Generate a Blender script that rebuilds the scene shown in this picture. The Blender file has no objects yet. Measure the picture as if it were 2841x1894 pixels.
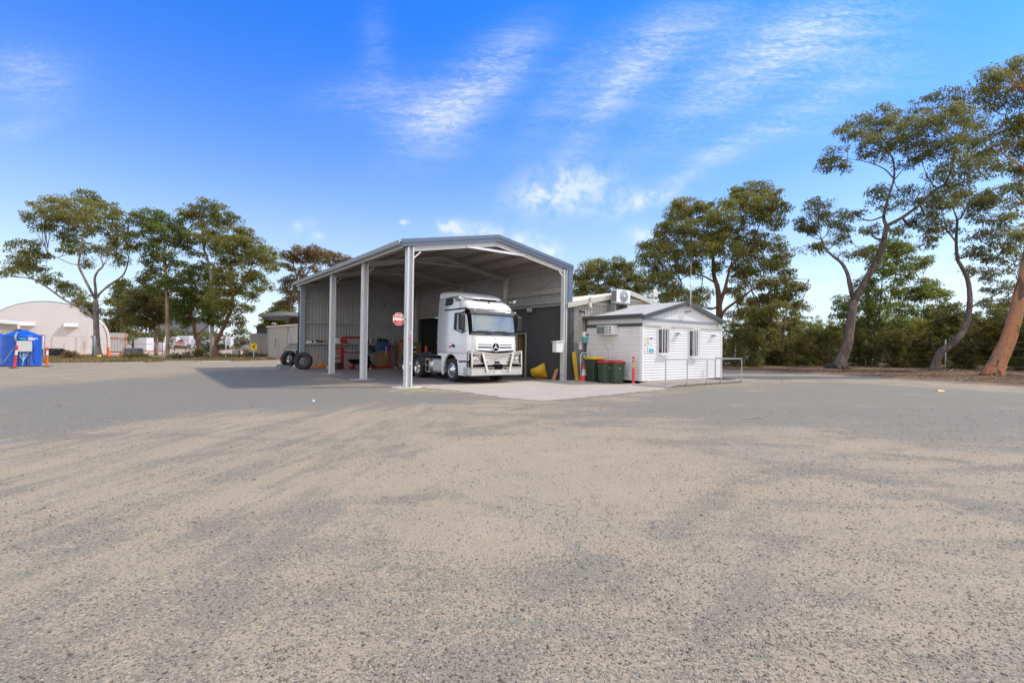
import bpy, bmesh, math, random
import numpy as np
from mathutils import Vector, Matrix, noise as mnoise
R = math.radians
SC = bpy.context.scene
COL = SC.collection
rnd = random.Random(7)

# ------------------------------------------------------------------ camera
F = 1341.6; CX, CY = 1420.5, 947.0; EYE = 1.52
ROLL = R(.757); PITCH = R(.576)
cd = bpy.data.cameras.new('camera'); cam = bpy.data.objects.new('camera', cd); COL.objects.link(cam)
cd.sensor_width = 36; cd.lens = 36*F/2841; cd.clip_end = 3000; cd.clip_start = .1
cam.matrix_world = Matrix.Translation((0, 0, EYE)) @ Matrix.Rotation(math.pi/2+PITCH, 4, 'X') @ Matrix.Rotation(ROLL, 4, 'Z')
SC.camera = cam
SC.render.resolution_x = 1024; SC.render.resolution_y = 682
SC.view_settings.view_transform = 'Standard'; SC.view_settings.look = 'None'
SC.view_settings.exposure = 0.36; SC.view_settings.gamma = 1
try: SC.cycles.max_bounces = 8; SC.cycles.transparent_max_bounces = 8
except Exception: pass

# ------------------------------------------------------------------ sun and sky
SUN_AZ, SUN_EL = R(80), R(44)
sd = bpy.data.lights.new('sun', 'SUN'); so = bpy.data.objects.new('sun', sd); COL.objects.link(so)
sd.energy = 2.75; sd.angle = R(2.0); sd.color = (1, .89, .73)
S = Vector((math.cos(SUN_EL)*math.sin(SUN_AZ), math.cos(SUN_EL)*math.cos(SUN_AZ), math.sin(SUN_EL)))
so.rotation_euler = S.to_track_quat('Z', 'Y').to_euler()

class NT:
    """tiny node-graph writer"""
    def __init__(s, tree): s.t = tree; s.n = tree.nodes; s.l = tree.links
    def put(s, sock, v):
        if v is None: return
        if hasattr(v, 'is_output'): s.l.new(v, sock)
        elif isinstance(v, tuple) and len(v) == 3 and sock.type == 'RGBA': sock.default_value = (*v, 1)
        else: sock.default_value = v
    def node(s, ty, props=None, **ins):
        n = s.n.new(ty)
        for k, v in (props or {}).items(): setattr(n, k, v)
        for k, v in ins.items():
            key = int(k[1:]) if k[0] == '_' and k[1:].isdigit() else k.replace('_', ' ')
            s.put(n.inputs[key], v)
        return n
    def m(s, op, a, b=None, c=None, clamp=False):
        n = s.n.new('ShaderNodeMath'); n.operation = op; n.use_clamp = clamp
        s.put(n.inputs[0], a); s.put(n.inputs[1], b); s.put(n.inputs[2], c); return n.outputs[0]
    def vm(s, op, a, b=None):
        n = s.n.new('ShaderNodeVectorMath'); n.operation = op
        s.put(n.inputs[0], a)
        if b is not None:
            if op == 'SCALE': s.put(n.inputs['Scale'], b)
            else: s.put(n.inputs[1], b)
        return n.outputs[0]
    def noise(s, vec, scale, det=3, rough=.55, dist=0):
        return s.node('ShaderNodeTexNoise', Vector=vec, Scale=scale, Detail=det, Roughness=rough, Distortion=dist).outputs[0]
    def mix(s, f, a, b, bt='MIX'):
        n = s.n.new('ShaderNodeMix'); n.data_type = 'RGBA'; n.blend_type = bt
        s.put(n.inputs[0], f); s.put(n.inputs[6], a); s.put(n.inputs[7], b); return n.outputs[2]
    def ss(s, v, a, b, lo=0., hi=1.):
        n = s.n.new('ShaderNodeMapRange'); n.interpolation_type = 'SMOOTHSTEP'
        for i, q in enumerate((v, a, b, lo, hi)): s.put(n.inputs[i], q)
        return n.outputs[0]
    def scale(s, vec, sx, sy, sz):
        return s.vm('MULTIPLY', vec, (sx, sy, sz))

W = bpy.data.worlds.new('World'); SC.world = W; W.use_nodes = True
W.node_tree.nodes.clear(); g = NT(W.node_tree)
sky = g.node('ShaderNodeTexSky', {'sky_type': 'NISHITA', 'sun_disc': False, 'sun_elevation': SUN_EL, 'sun_rotation': SUN_AZ,
             'air_density': 1.0, 'dust_density': .35, 'ozone_density': 3.0, 'altitude': 0})
dirv = g.node('ShaderNodeTexCoord').outputs['Generated']
xyz = g.node('ShaderNodeSeparateXYZ', Vector=dirv).outputs
elev = g.m('MAXIMUM', xyz[2], .0)
skyc = g.node('ShaderNodeHueSaturation', Hue=.506, Saturation=1.15, Value=1.0, Color=sky.outputs[0]).outputs[0]
# deepen the blue with height, pale it near the horizon (air, not paint: follows elevation only)
deep = g.ss(elev, .08, .60)
skyc = g.mix(deep, skyc, g.mix(1., skyc, (.22, .92, 1.75), 'MULTIPLY'))
yy = g.m('MAXIMUM', xyz[1], .05)
tx = g.m('DIVIDE', xyz[0], yy); tz = g.m('DIVIDE', xyz[2], yy)
front = g.ss(xyz[1], .05, .25)
plane = g.node('ShaderNodeCombineXYZ', X=g.m('DIVIDE', xyz[0], g.m('ADD', elev, .12)), Y=g.m('DIVIDE', xyz[1], g.m('ADD', elev, .12)), Z=0.).outputs[0]
def cloud(cx, cy, rx, ry, ang, st):
    a = (cx-CX)/F; b = (960-cy)/F; rx /= F; ry /= F; ca, sa = math.cos(R(ang)), math.sin(R(ang))
    dx = g.m('SUBTRACT', tx, a); dz = g.m('SUBTRACT', tz, b)
    p = g.m('ADD', g.m('MULTIPLY', dx, ca/rx), g.m('MULTIPLY', dz, sa/rx))
    q = g.m('ADD', g.m('MULTIPLY', dx, -sa/ry), g.m('MULTIPLY', dz, ca/ry))
    d = g.m('ADD', g.m('MULTIPLY', p, p), g.m('MULTIPLY', q, q))
    return g.m('MULTIPLY', g.m('POWER', 2.718, g.m('MULTIPLY', d, -1.)), st)
def summed(lst):
    t = None
    for c in lst:
        v = cloud(*c); t = v if t is None else g.m('ADD', t, v)
    return t
tv = g.node('ShaderNodeCombineXYZ', X=tx, Y=tz, Z=0.).outputs[0]
wisp = summed([(1290, 260, 200, 75, 40, .95), (1180, 330, 90, 120, 70, .45), (1000, 270, 60, 150, 95, .3), (1400, 150, 120, 60, 40, .3),
               (1760, 170, 150, 70, 50, .75), (1900, 80, 170, 70, 30, .5), (1640, 330, 220, 45, 55, .5),
               (2090, 170, 330, 75, 35, .85), (2280, 90, 240, 90, 15, .8), (2400, 200, 200, 60, 12, .3), (2160, 330, 300, 40, 28, .55), (1990, 410, 80, 26, 30, .45),
               (60, 230, 130, 80, -5, .6), (40, 380, 90, 30, 15, .3), (2300, 330, 200, 40, 10, .2), (1560, 250, 60, 190, -38, .35), (1030, 130, 40, 150, 5, .2)])
n1 = g.noise(g.node('ShaderNodeMapping', Vector=tv, Rotation=(0, 0, R(-48)), Scale=(3.2, 24., 1.)).outputs[0], 1., 7, .66, .6)
n2 = g.noise(g.node('ShaderNodeMapping', Vector=tv, Rotation=(0, 0, R(-35)), Scale=(38., 120., 1.)).outputs[0], 1., 3, .6, .9)
n3 = g.noise(tv, 3.4, 6, .6, .4)
cir = g.m('MULTIPLY', wisp, g.m('ADD', g.m('MULTIPLY', g.ss(n1, .22, .85), .85), g.m('ADD', g.m('MULTIPLY', g.ss(n2, .4, .7), .35), .06)), clamp=True)
puff = summed([(1570, 520, 130, 62, 8, 1.25), (1500, 545, 70, 35, 0, .6), (1800, 545, 95, 22, 22, 1.0), (1700, 555, 90, 30, 10, .4), (1290, 636, 75, 20, -6, 1.5), (1240, 630, 40, 14, 0, 1.0), (1450, 665, 70, 24, -10, 1.2),
               (1520, 700, 36, 18, 0, 1.2), (1800, 650, 55, 26, 0, 1.1), (1117, 620, 11, 8, 0, 1.5), (835, 630, 30, 16, 20, .9), (875, 660, 18, 10, 0, .8), (690, 905, 60, 46, 0, 1.1), (2600, 800, 160, 80, 0, .7), (2240, 770, 90, 50, 0, .5), (20, 760, 120, 70, 0, .4), (1900, 480, 60, 14, 20, .3)])
n4 = g.noise(tv, 22., 6, .62, .3)
pf = g.m('MULTIPLY', puff, g.ss(n4, .34, .66, .12, 1.), clamp=True)
haze = g.m('MULTIPLY', g.ss(elev, .34, .0), g.ss(n3, .3, .75, .35, .75))
fac = g.m('MULTIPLY', g.m('ADD', g.m('MULTIPLY', cir, .72), g.m('MULTIPLY', pf, .66), clamp=True), front)
low = g.m('POWER', g.m('SUBTRACT', 1., elev), 5.4)
skyc = g.mix(g.m('MULTIPLY', low, .85), skyc, (4.3, 5.3, 6.6))
skyc = g.mix(g.m('MULTIPLY', haze, .25), skyc, (5.3, 5.7, 6.4))
skyc = g.mix(g.m('MULTIPLY', fac, .8), skyc, (5.9, 6.05, 6.4))
# bright broken cloud in the half of the sky behind the camera
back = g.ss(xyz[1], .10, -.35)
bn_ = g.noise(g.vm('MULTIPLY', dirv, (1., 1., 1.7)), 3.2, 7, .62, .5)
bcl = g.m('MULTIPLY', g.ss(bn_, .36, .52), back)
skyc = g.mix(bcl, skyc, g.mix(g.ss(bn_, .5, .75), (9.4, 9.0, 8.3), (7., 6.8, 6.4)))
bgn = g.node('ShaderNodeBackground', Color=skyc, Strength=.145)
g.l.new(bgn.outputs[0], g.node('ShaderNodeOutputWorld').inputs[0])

# ------------------------------------------------------------------ positions
def ray(x, y):
    a = (x-CX)/F; b = -(y-CY)/F; c = -1.; cr, sr = math.cos(ROLL), math.sin(ROLL)
    a, b = a*cr-b*sr, a*sr+b*cr; t = math.pi/2+PITCH
    return (a, b*math.cos(t)-c*math.sin(t), b*math.sin(t)+c*math.cos(t))
def G(x, y, z=0.):                      # ground point seen there
    r = ray(x, y); k = (z-EYE)/r[2]; return Vector((r[0]*k, r[1]*k, z))
def Dp(x, y, d):                        # point at a known distance
    r = ray(x, y); k = d/r[1]; return Vector((r[0]*k, d, EYE+r[2]*k))
YAW = R(37.1); ORG = G(1133, 1074)
EX = Vector((math.cos(YAW), math.sin(YAW), 0)); EY = Vector((-math.sin(YAW), math.cos(YAW), 0))
def Wp(u, v, z=0.): return Vector((ORG.x, ORG.y, 0)) + EX*u + EY*v + Vector((0, 0, z))
def uv(p):
    d = Vector((p[0]-ORG.x, p[1]-ORG.y, 0)); return d.dot(EX), d.dot(EY)
def onv(x, y, v0):                      # point on the wall plane v = v0, as (u, z)
    r = Vector(ray(x, y)); o = Vector((-ORG.x, -ORG.y, 0)); k = (v0-o.dot(EY))/r.dot(EY)
    p = r*k; return uv(p)[0], EYE+p.z

# ------------------------------------------------------------------ object helpers
def tag(o, label=None, cat=None, group=None, kind=None):
    if label: o['label'] = label
    if cat: o['category'] = cat
    if group: o['group'] = group
    if kind: o['kind'] = kind
    return o
def thing(name, label, cat, loc=(0, 0, 0), rz=0., group=None):
    o = bpy.data.objects.new(name, None); COL.objects.link(o); o.empty_display_size = .2
    o.location = loc; o.rotation_euler = (0, 0, rz); return tag(o, label, cat, group)
def ulocal(u, v, z=0.): return Wp(u, v, z)

class MB:
    def __init__(s): s.v = []; s.f = []; s.mi = []; s.sm = []; s.cur = 0; s.smooth = False; s.M = None
    def add(s, vs, fs):
        b = len(s.v)
        if s.M is not None: vs = [s.M @ Vector(p) for p in vs]
        s.v += [tuple(p) for p in vs]
        for f in fs: s.f.append([i+b for i in f]); s.mi.append(s.cur); s.sm.append(s.smooth)
        return s
    def box(s, x0, x1, y0, y1, z0, z1):
        v = [(x, y, z) for z in (z0, z1) for y in (y0, y1) for x in (x0, x1)]
        return s.add(v, [(0, 2, 3, 1), (4, 5, 7, 6), (0, 1, 5, 4), (2, 6, 7, 3), (0, 4, 6, 2), (1, 3, 7, 5)])
    def beam(s, p0, p1, w, h, up=(0, 0, 1)):
        p0 = Vector(p0); p1 = Vector(p1); d = (p1-p0).normalized(); up = Vector(up)
        x = d.cross(up)
        if x.length < 1e-4: x = d.cross(Vector((1, 0, 0)))
        x.normalize(); y = x.cross(d).normalized(); v = []
        for p in (p0, p1):
            for a, b in ((-1, -1), (1, -1), (1, 1), (-1, 1)): v.append(p+x*a*w/2+y*b*h/2)
        return s.add(v, [(3, 2, 1, 0), (4, 5, 6, 7), (0, 1, 5, 4), (1, 2, 6, 5), (2, 3, 7, 6), (3, 0, 4, 7)])
    def tube(s, pts, rad, n=8, cap=True, sm=True):
        pts = [Vector(p) for p in pts]; k = len(pts)
        if not hasattr(rad, '__len__'): rad = [rad]*k
        old = s.smooth; s.smooth = sm; v = []; prev = None
        for i, p in enumerate(pts):
            d = (pts[min(i+1, k-1)]-pts[max(i-1, 0)])
            d = d.normalized() if d.length > 1e-9 else Vector((0, 0, 1))
            if prev is None:
                x = d.cross(Vector((0, 0, 1)))
                if x.length < .05: x = d.cross(Vector((1, 0, 0)))
            else: x = prev - d*prev.dot(d)
            x.normalize(); prev = x; y = d.cross(x)
            for j in range(n):
                a = 2*math.pi*j/n; v.append(p+(x*math.cos(a)+y*math.sin(a))*rad[i])
        f = [(i*n+j, i*n+(j+1) % n, (i+1)*n+(j+1) % n, (i+1)*n+j) for i in range(k-1) for j in range(n)]
        s.add(v, f)
        if cap:
            s.smooth = False
            b = len(s.v)-k*n
            for ring, rev in ((0, True), (k-1, False)):
                idx = [b+ring*n+j for j in range(n)]
                s.f.append(idx[::-1] if rev else idx); s.mi.append(s.cur); s.sm.append(False)
        s.smooth = old; return s
    def lathe(s, prof, n=24, c=(0, 0, 0), axis='Z', sm=True):
        old = s.smooth; s.smooth = sm; v = []
        for r, h in prof:
            for j in range(n):
                a = 2*math.pi*j/n; p = (r*math.cos(a), r*math.sin(a), h)
                if axis == 'X': p = (p[2], p[0], p[1])
                if axis == 'Y': p = (p[1], p[2], p[0])
                v.append((p[0]+c[0], p[1]+c[1], p[2]+c[2]))
        k = len(prof)
        s.add(v, [(i*n+j, i*n+(j+1) % n, (i+1)*n+(j+1) % n, (i+1)*n+j) for i in range(k-1) for j in range(n)])
        s.smooth = old; return s
    def prism(s, poly, a, b, axis='X'):
        """poly in the two other axes, in order; extruded a..b along axis"""
        def P(p, t):
            return {'X': (t, p[0], p[1]), 'Y': (p[0], t, p[1]), 'Z': (p[0], p[1], t)}[axis]
        n = len(poly); v = [P(p, a) for p in poly]+[P(p, b) for p in poly]
        return s.add(v, [tuple(range(n))[::-1], tuple(range(n, 2*n))]+[(i, (i+1) % n, n+(i+1) % n, n+i) for i in range(n)])
    def quad(s, *p): return s.add(p, [tuple(range(len(p)))])
    def ball(s, c, r, n=10, sz=1.):
        pr = [(max(1e-4, r*math.sin(math.pi*i/n)), -r*sz*math.cos(math.pi*i/n)) for i in range(n+1)]
        return s.lathe(pr, n+4, c)
    def build(s, name, mats, parent=None, loc=None, rz=None, bevel=0, autos=False, fixn=True):
        me = bpy.data.meshes.new(name); me.from_pydata(s.v, [], s.f)
        if not isinstance(mats, (list, tuple)): mats = [mats]
        for m in mats: me.materials.append(m)
        me.polygons.foreach_set('material_index', s.mi); me.polygons.foreach_set('use_smooth', s.sm)
        if fixn:
            bm = bmesh.new(); bm.from_mesh(me); bmesh.ops.recalc_face_normals(bm, faces=bm.faces); bm.to_mesh(me); bm.free()
        me.update()
        o = bpy.data.objects.new(name, me); COL.objects.link(o)
        if parent: o.parent = parent
        if loc is not None: o.location = loc
        if rz is not None: o.rotation_euler = (0, 0, rz)
        if bevel:
            md = o.modifiers.new('bevel', 'BEVEL'); md.width = bevel; md.segments = 2; md.limit_method = 'ANGLE'; md.angle_limit = R(35)
        return o
def text(body, size, mat, parent, M, name='lettering', thick=.004, bold=0., align='CENTER'):
    c = bpy.data.curves.new(name, 'FONT'); c.body = body; c.size = size; c.extrude = thick; c.align_x = align; c.align_y = 'CENTER'; c.offset = bold
    t = bpy.data.objects.new(name, c); COL.objects.link(t)
    dg = bpy.context.evaluated_depsgraph_get(); me = bpy.data.meshes.new_from_object(t.evaluated_get(dg))
    bpy.data.objects.remove(t); me.name = name; me.materials.clear(); me.materials.append(mat); me.transform(M)
    o = bpy.data.objects.new(name, me); COL.objects.link(o); o.parent = parent; return o
def face_front(x, y, z): return Matrix.Translation((x, y, z)) @ Matrix.Rotation(math.pi/2, 4, 'X')   # text facing -y
def face_left(x, y, z): return Matrix.Translation((x, y, z)) @ Matrix.Rotation(-math.pi/2, 4, 'Z') @ Matrix.Rotation(math.pi/2, 4, 'X')

def ribs(mb, O, U, N, L, zb, zt, per=.19, dep=.03, kind='trim', holes=(), Vv=(0, 0, 1), split=()):
    """profiled sheet: O origin, U run direction, N outward; zb/zt functions or numbers of the distance"""
    O, U, N, Vv = map(Vector, (O, U, N, Vv)); fb = zb if callable(zb) else (lambda a: zb); ft = zt if callable(zt) else (lambda a: zt)
    ps = []
    if kind == 'trim':
        pat = [(0, 0), (.55, 0), (.65, 1), (.85, 1), (.95, 0)]
    else: pat = [(i/8, .5+.5*math.sin(2*math.pi*i/8)) for i in range(8)]
    a = 0.
    while a < L:
        for t, h in pat:
            if a+t*per < L: ps.append((a+t*per, h*dep))
        a += per
    ps.append((L, 0)); brk = sorted({x for h in holes for x in h[:2]} | set(split))
    for b in brk:
        for i in range(len(ps)-1):
            if ps[i][0] < b < ps[i+1][0]:
                t = (b-ps[i][0])/(ps[i+1][0]-ps[i][0]); ps.insert(i+1, (b, ps[i][1]*(1-t)+ps[i+1][1]*t)); break
    for (a0, d0), (a1, d1) in zip(ps, ps[1:]):
        m = (a0+a1)/2; segs = [(0., 1., None)]
        cut = [(h[2], h[3]) for h in holes if h[0] <= m <= h[1]]
        def Q(a, d, z): return O+U*a+N*d+Vv*z
        rng = []
        if not cut: rng = [(fb(a0), fb(a1), ft(a0), ft(a1))]
        else:
            z0, z1 = cut[0]
            if z0 > fb(m)+.01: rng.append((fb(a0), fb(a1), z0, z0))
            if z1 < ft(m)-.01: rng.append((z1, z1, ft(a0), ft(a1)))
        for b0, b1, t0, t1 in rng: mb.quad(Q(a0, d0, b0), Q(a1, d1, b1), Q(a1, d1, t1), Q(a0, d0, t0))

# ------------------------------------------------------------------ materials
def mat(name, col, rough=.6, metal=0., var=.12, vs=3., bump=0., bs=30., dirt=None, coat=0., spec=.5, dscale=1.5, dthr=(.55, .75), alpha=None, stretch=None):
    m = bpy.data.materials.new(name); m.use_nodes = True; t = m.node_tree; t.nodes.clear(); k = NT(t)
    co = k.node('ShaderNodeTexCoord').outputs['Object']
    if stretch: co2 = k.scale(co, *stretch)
    else: co2 = co
    n = k.noise(co2, vs, 5, .6)
    c = k.mix(n, tuple(x*(1-var) for x in col), tuple(min(1., x*(1+var)) for x in col))
    if dirt:
        dn = k.ss(k.noise(co2, dscale, 6, .65, .3), dthr[0], dthr[1]); c = k.mix(k.m('MULTIPLY', dn, dirt[3]), c, tuple(dirt[:3]))
    b = k.node('ShaderNodeBsdfPrincipled', Base_Color=c, Metallic=metal)
    b.inputs['Roughness'].default_value = rough
    k.l.new(k.m('ADD', k.m('MULTIPLY', k.noise(co, vs*3, 3), .18), rough-.09, clamp=True), b.inputs['Roughness'])
    b.inputs['Specular IOR Level'].default_value = spec
    if coat: b.inputs['Coat Weight'].default_value = coat; b.inputs['Coat Roughness'].default_value = .05
    if bump:
        bn = k.node('ShaderNodeBump', Strength=bump, Distance=.02, Height=k.noise(co, bs, 4, .6)); k.l.new(bn.outputs[0], b.inputs['Normal'])
    if alpha is not None: b.inputs['Alpha'].default_value = alpha
    k.l.new(b.outputs[0], k.node('ShaderNodeOutputMaterial').inputs[0]); return m
def glass(name, col=(.02, .025, .03), metal=.0, rough=.03):
    m = bpy.data.materials.new(name); m.use_nodes = True; b = m.node_tree.nodes['Principled BSDF']
    b.inputs['Base Color'].default_value = (*col, 1); b.inputs['Metallic'].default_value = metal; b.inputs['Roughness'].default_value = rough
    b.inputs['Specular IOR Level'].default_value = 1.; return m

M = {}
M['galv'] = mat('galvanised_steel', (.66, .67, .68), .45, .12, .16, 2.2, dirt=(.30, .31, .32, .35), dscale=3, stretch=(1, 1, .5))
M['galv_bright'] = mat('bright_galvanised', (.78, .78, .78), .4, .1, .08, 4)
M['galv_dark'] = mat('dull_and_shaded_galvanised', (.40, .39, .37), .5, .15, .16, 2.2, dirt=(.22, .21, .2, .4), dscale=3)  # dull steel; on the inner frames its darkness stands for interior shade
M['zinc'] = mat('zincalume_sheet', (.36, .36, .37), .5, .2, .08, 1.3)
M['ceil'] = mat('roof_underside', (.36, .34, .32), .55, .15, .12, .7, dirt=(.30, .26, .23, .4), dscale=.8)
M['purlin'] = mat('bounce_tinted_purlin', (.28, .235, .20), .55, .2, .15, 1.5)  # brown tint of reflected light is put into the purlin colour
M['bluegrey'] = mat('slate_blue_trim', (.115, .155, .23), .42, 0, .06, 2)
M['gutter'] = mat('grey_gutter', (.30, .32, .34), .45, .2, .1, 2)
M['dark_clad'] = mat('charcoal_cladding', (.075, .075, .077), .55, 0, .14, 1.2, dirt=(.12, .11, .10, .4), dscale=1.2, stretch=(3, 3, .4))
M['tan_clad'] = mat('dusty_light_cladding', (.38, .365, .33), .6, 0, .12, 1., dirt=(.22, .20, .18, .5), dscale=.9, stretch=(1.5, 1.5, .3))
M['cream_roof'] = mat('cream_roof', (.70, .62, .50), .6, 0, .1, 2)
M['cream_trim'] = mat('cream_trim', (.50, .49, .43), .6, 0, .1, 3)
M['white_board'] = mat('white_weatherboard', (.73, .73, .73), .5, 0, .04, 1.4, dirt=(.47, .43, .37, .6), dscale=2.2, dthr=(.54, .78), stretch=(1, 1, .3))
M['white'] = mat('white_paint', (.80, .80, .80), .4, 0, .04, 4, dirt=(.5, .48, .44, .3), dscale=6)
M['grey_roof'] = mat('pale_grey_roof', (.47, .455, .42), .75, 0, .06, 1.2, dirt=(.4, .36, .3, .3), dscale=1)
M['charcoal'] = mat('charcoal_trim', (.065, .068, .07), .45, 0, .1, 3)
M['black'] = mat('black_rubber_plastic', (.014, .014, .015), .5, 0, .15, 5)
M['mattblack'] = mat('matt_black', (.008, .008, .008), .9, 0, .1, 5, spec=.1)
M['tyre'] = mat('tyre_rubber', (.022, .022, .022), .75, 0, .25, 8, dirt=(.09, .08, .07, .5), dscale=4)
M['truck'] = mat('truck_white_paint', (.84, .85, .87), .22, 0, .015, 2, coat=.6, dirt=(.6, .58, .55, .25), dscale=2.5)
M['chrome'] = mat('polished_alloy', (.66, .64, .61), .2, .95, .05, 3, bump=.05, bs=9, dirt=(.45, .38, .32, .4), dscale=5)
M['alloy'] = mat('brushed_alloy', (.66, .655, .64), .34, .8, .1, 4, dirt=(.32, .27, .23, .5), dscale=4)
M['wsglass'] = glass('windscreen_glass', (.25, .285, .31), .5, .04)
M['dglass'] = glass('dark_glass', (.03, .035, .04), .1)
M['visor'] = mat('smoked_visor', (.16, .16, .165), .15, .3, .1, 3)
M['lamp'] = mat('lamp_lens', (.75, .76, .76), .12, .5, .1, 20)
M['conc'] = mat('concrete', (.42, .40, .37), .85, 0, .12, 3, bump=.3, bs=40, dirt=(.25, .22, .19, .5), dscale=1.2)
M['red'] = mat('red_enamel', (.27, .012, .014), .45, 0, .15, 5, dirt=(.08, .03, .03, .4), dscale=6)
M['orange'] = mat('orange_enamel', (.75, .22, .03), .5, 0, .12, 5, dirt=(.3, .13, .05, .4), dscale=5)
M['hivis'] = mat('fluoro_red_plastic', (.80, .055, .07), .5, 0, .08, 5)
M['hiorange'] = mat('fluoro_orange_plastic', (.86, .15, .015), .5, 0, .08, 5)
M['refl'] = mat('reflective_band', (.70, .70, .67), .4, 0, .08, 12)
M['oldrefl'] = mat('faded_band', (.58, .42, .24), .6, 0, .1, 12)
M['yellow'] = mat('yellow_plastic', (.78, .50, .02), .45, 0, .1, 6, dirt=(.4, .25, .03, .4), dscale=5)
M['bin'] = mat('dark_green_plastic', (.030, .047, .032), .48, 0, .15, 2.5, dirt=(.10, .10, .085, .45), dscale=4)
M['bin2'] = mat('faded_green_plastic', (.050, .075, .044), .5, 0, .15, 2.5, dirt=(.13, .13, .11, .5), dscale=4)
M['lidred'] = mat('faded_red_lid', (.52, .035, .04), .45, 0, .12, 4)
M['blue'] = mat('blue_tank_plastic', (.008, .10, .55), .38, 0, .12, 2, dirt=(.05, .18, .5, .35), dscale=3)
M['bluetub'] = mat('blue_tub', (.01, .10, .32), .5, 0, .1, 4)
M['wood'] = mat('plywood', (.30, .17, .07), .7, 0, .2, 4, stretch=(1, 1, 6))
M['timber'] = mat('timber', (.42, .24, .10), .7, 0, .2, 6)
M['box_grey'] = mat('grey_enclosure', (.55, .56, .53), .5, 0, .05, 3)
M['rust'] = mat('rusty_steel', (.22, .08, .035), .8, .1, .3, 5)
M['teal'] = mat('teal_plastic', (.12, .42, .42), .4, 0, .15, 6)
M['fabric'] = mat('dirty_white_fabric', (.66, .635, .61), .8, 0, .06, .4, dirt=(.45, .38, .33, .5), dscale=.5, stretch=(1, 1, .5))
M['wrap'] = mat('white_wrap', (.72, .72, .77), .4, 0, .1, 2, dirt=(.45, .42, .50, .5), dscale=2.5, bump=.3, bs=5)
M['cont'] = mat('container_grey', (.47, .49, .48), .6, 0, .1, 1.5, dirt=(.33, .22, .15, .4), dscale=1.5)
M['paper'] = mat('paper_sign', (.78, .78, .76), .6, 0, .04, 9)
M['ink'] = mat('dark_ink', (.03, .035, .06), .6)
M['signred'] = mat('sign_red', (.66, .02, .03), .45, 0, .06, 9)
M['sigblue'] = mat('sign_blue', (.05, .33, .62), .45, 0, .2, 9)
M['cyan'] = mat('pale_cyan_print', (.45, .68, .72), .45)
M['signyel'] = mat('sign_yellow', (.85, .55, .0), .5)
M['cloth_pink'] = mat('magenta_cloth', (.38, .03, .11), .8, 0, .25, 6)
M['greenlet'] = mat('green_letter', (.04, .50, .30), .5)
M['grey_box'] = mat('dull_grey', (.20, .20, .20), .8, 0, .2, 3)
M['brown_shed'] = mat('brown_shed', (.16, .12, .10), .7, 0, .1, 2)
M['barn'] = mat('pale_dirty_cladding', (.44, .41, .37), .7, 0, .1, 1.2, dirt=(.26, .22, .18, .5), dscale=.7, stretch=(1, 1, .4))
M['factory'] = mat('slate_factory', (.17, .17, .19), .6, 0, .05, 1)
M['pinkgrey'] = mat('far_heap', (.40, .32, .27), .9, 0, .2, 1)
# ------------------------------------------------------------------ ground sheet
def gp(pts): return np.array([list(G(x, y))[:2] for x, y in pts])
def sdist(P, poly):
    """signed distance, positive inside"""
    d = np.full(len(P), 1e9); ins = np.zeros(len(P), bool); n = len(poly)
    for i in range(n):
        a, b = poly[i], poly[(i+1) % n]; ab = b-a; t = np.clip(((P-a)@ab)/(ab@ab+1e-9), 0, 1)
        d = np.minimum(d, np.linalg.norm(P-a-t[:, None]*ab, axis=1))
        c = ((a[1] > P[:, 1]) != (b[1] > P[:, 1]))
        with np.errstate(divide='ignore', invalid='ignore'):
            xi = (b[0]-a[0])*(P[:, 1]-a[1])/(b[1]-a[1]+1e-12)+a[0]
        ins ^= c & (P[:, 0] < xi)
    return np.where(ins, d, -d)
def vnoise(P, sc, seed=0.):
    return np.array([mnoise.noise(Vector((x*sc+seed, y*sc-seed, seed))) for x, y in P])
def sst(x, a, b):
    t = np.clip((x-a)/(b-a), 0, 1); return t*t*(3-2*t)
GREY = gp([(-200, 1250), (0, 1228), (180, 1215), (340, 1200), (400, 1172), (560, 1157), (760, 1147), (1000, 1134), (1260, 1124), (1420, 1117), (1480, 1113),
           (1400, 1100), (1240, 1084), (1140, 1080), (990, 1060), (860, 1030), (690, 1021), (560, 1030), (420, 1044), (0, 1075), (-300, 1100)])
GREYR = gp([(1480, 1114), (1830, 1084), (2060, 1060), (2300, 1056), (2841, 1092), (3300, 1150), (3300, 1260), (2841, 1230), (2300, 1190), (1900, 1185), (1600, 1160)])
DUSTY = gp([(1740, 1520), (1300, 1480), (900, 1380), (980, 1290), (1200, 1200), (1700, 1180), (2100, 1290), (1900, 1420)])
MULCH = gp([(1960, 1027), (2200, 1036), (2400, 1047), (2600, 1060), (2841, 1075), (3400, 1120), (4600, 1100), (3400, 992), (2600, 984), (1960, 984)])
SANDY = gp([(-900, 975), (120, 992), (300, 990), (420, 987), (640, 986), (850, 985), (850, 968), (300, 962), (-600, 958)])
VERGE = gp([(-600, 1004), (0, 1008), (150, 1004), (300, 1006), (420, 1003), (640, 1002), (850, 996), (850, 984), (420, 984), (300, 988), (120, 989), (-600, 975)])
xs = np.concatenate([-np.geomspace(900, 47, 22), np.arange(-45, 45.01, .34), np.geomspace(47, 900, 22)])
ys = np.concatenate([-np.geomspace(200, 2, 8), np.arange(-1, 58, .3), np.geomspace(59, 1500, 26)])
gx, gy = np.meshgrid(xs, ys); P = np.stack([gx.ravel(), gy.ravel()], 1)
nA = vnoise(P, .35, 3.1); nB = vnoise(P, 1.3, 8.3); nn = nA*.7+nB*.5
a_grey = sst(sdist(P, GREY)+nn*1.4, -.7, 2.2)*.85
a_grey = np.maximum(a_grey, .50*sst(sdist(P, GREYR)+nn*2.6, -1.8, 2.6))
a_grey = a_grey - .45*sst(sdist(P, DUSTY)+nn*.6, -.6, 1.6)
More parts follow.
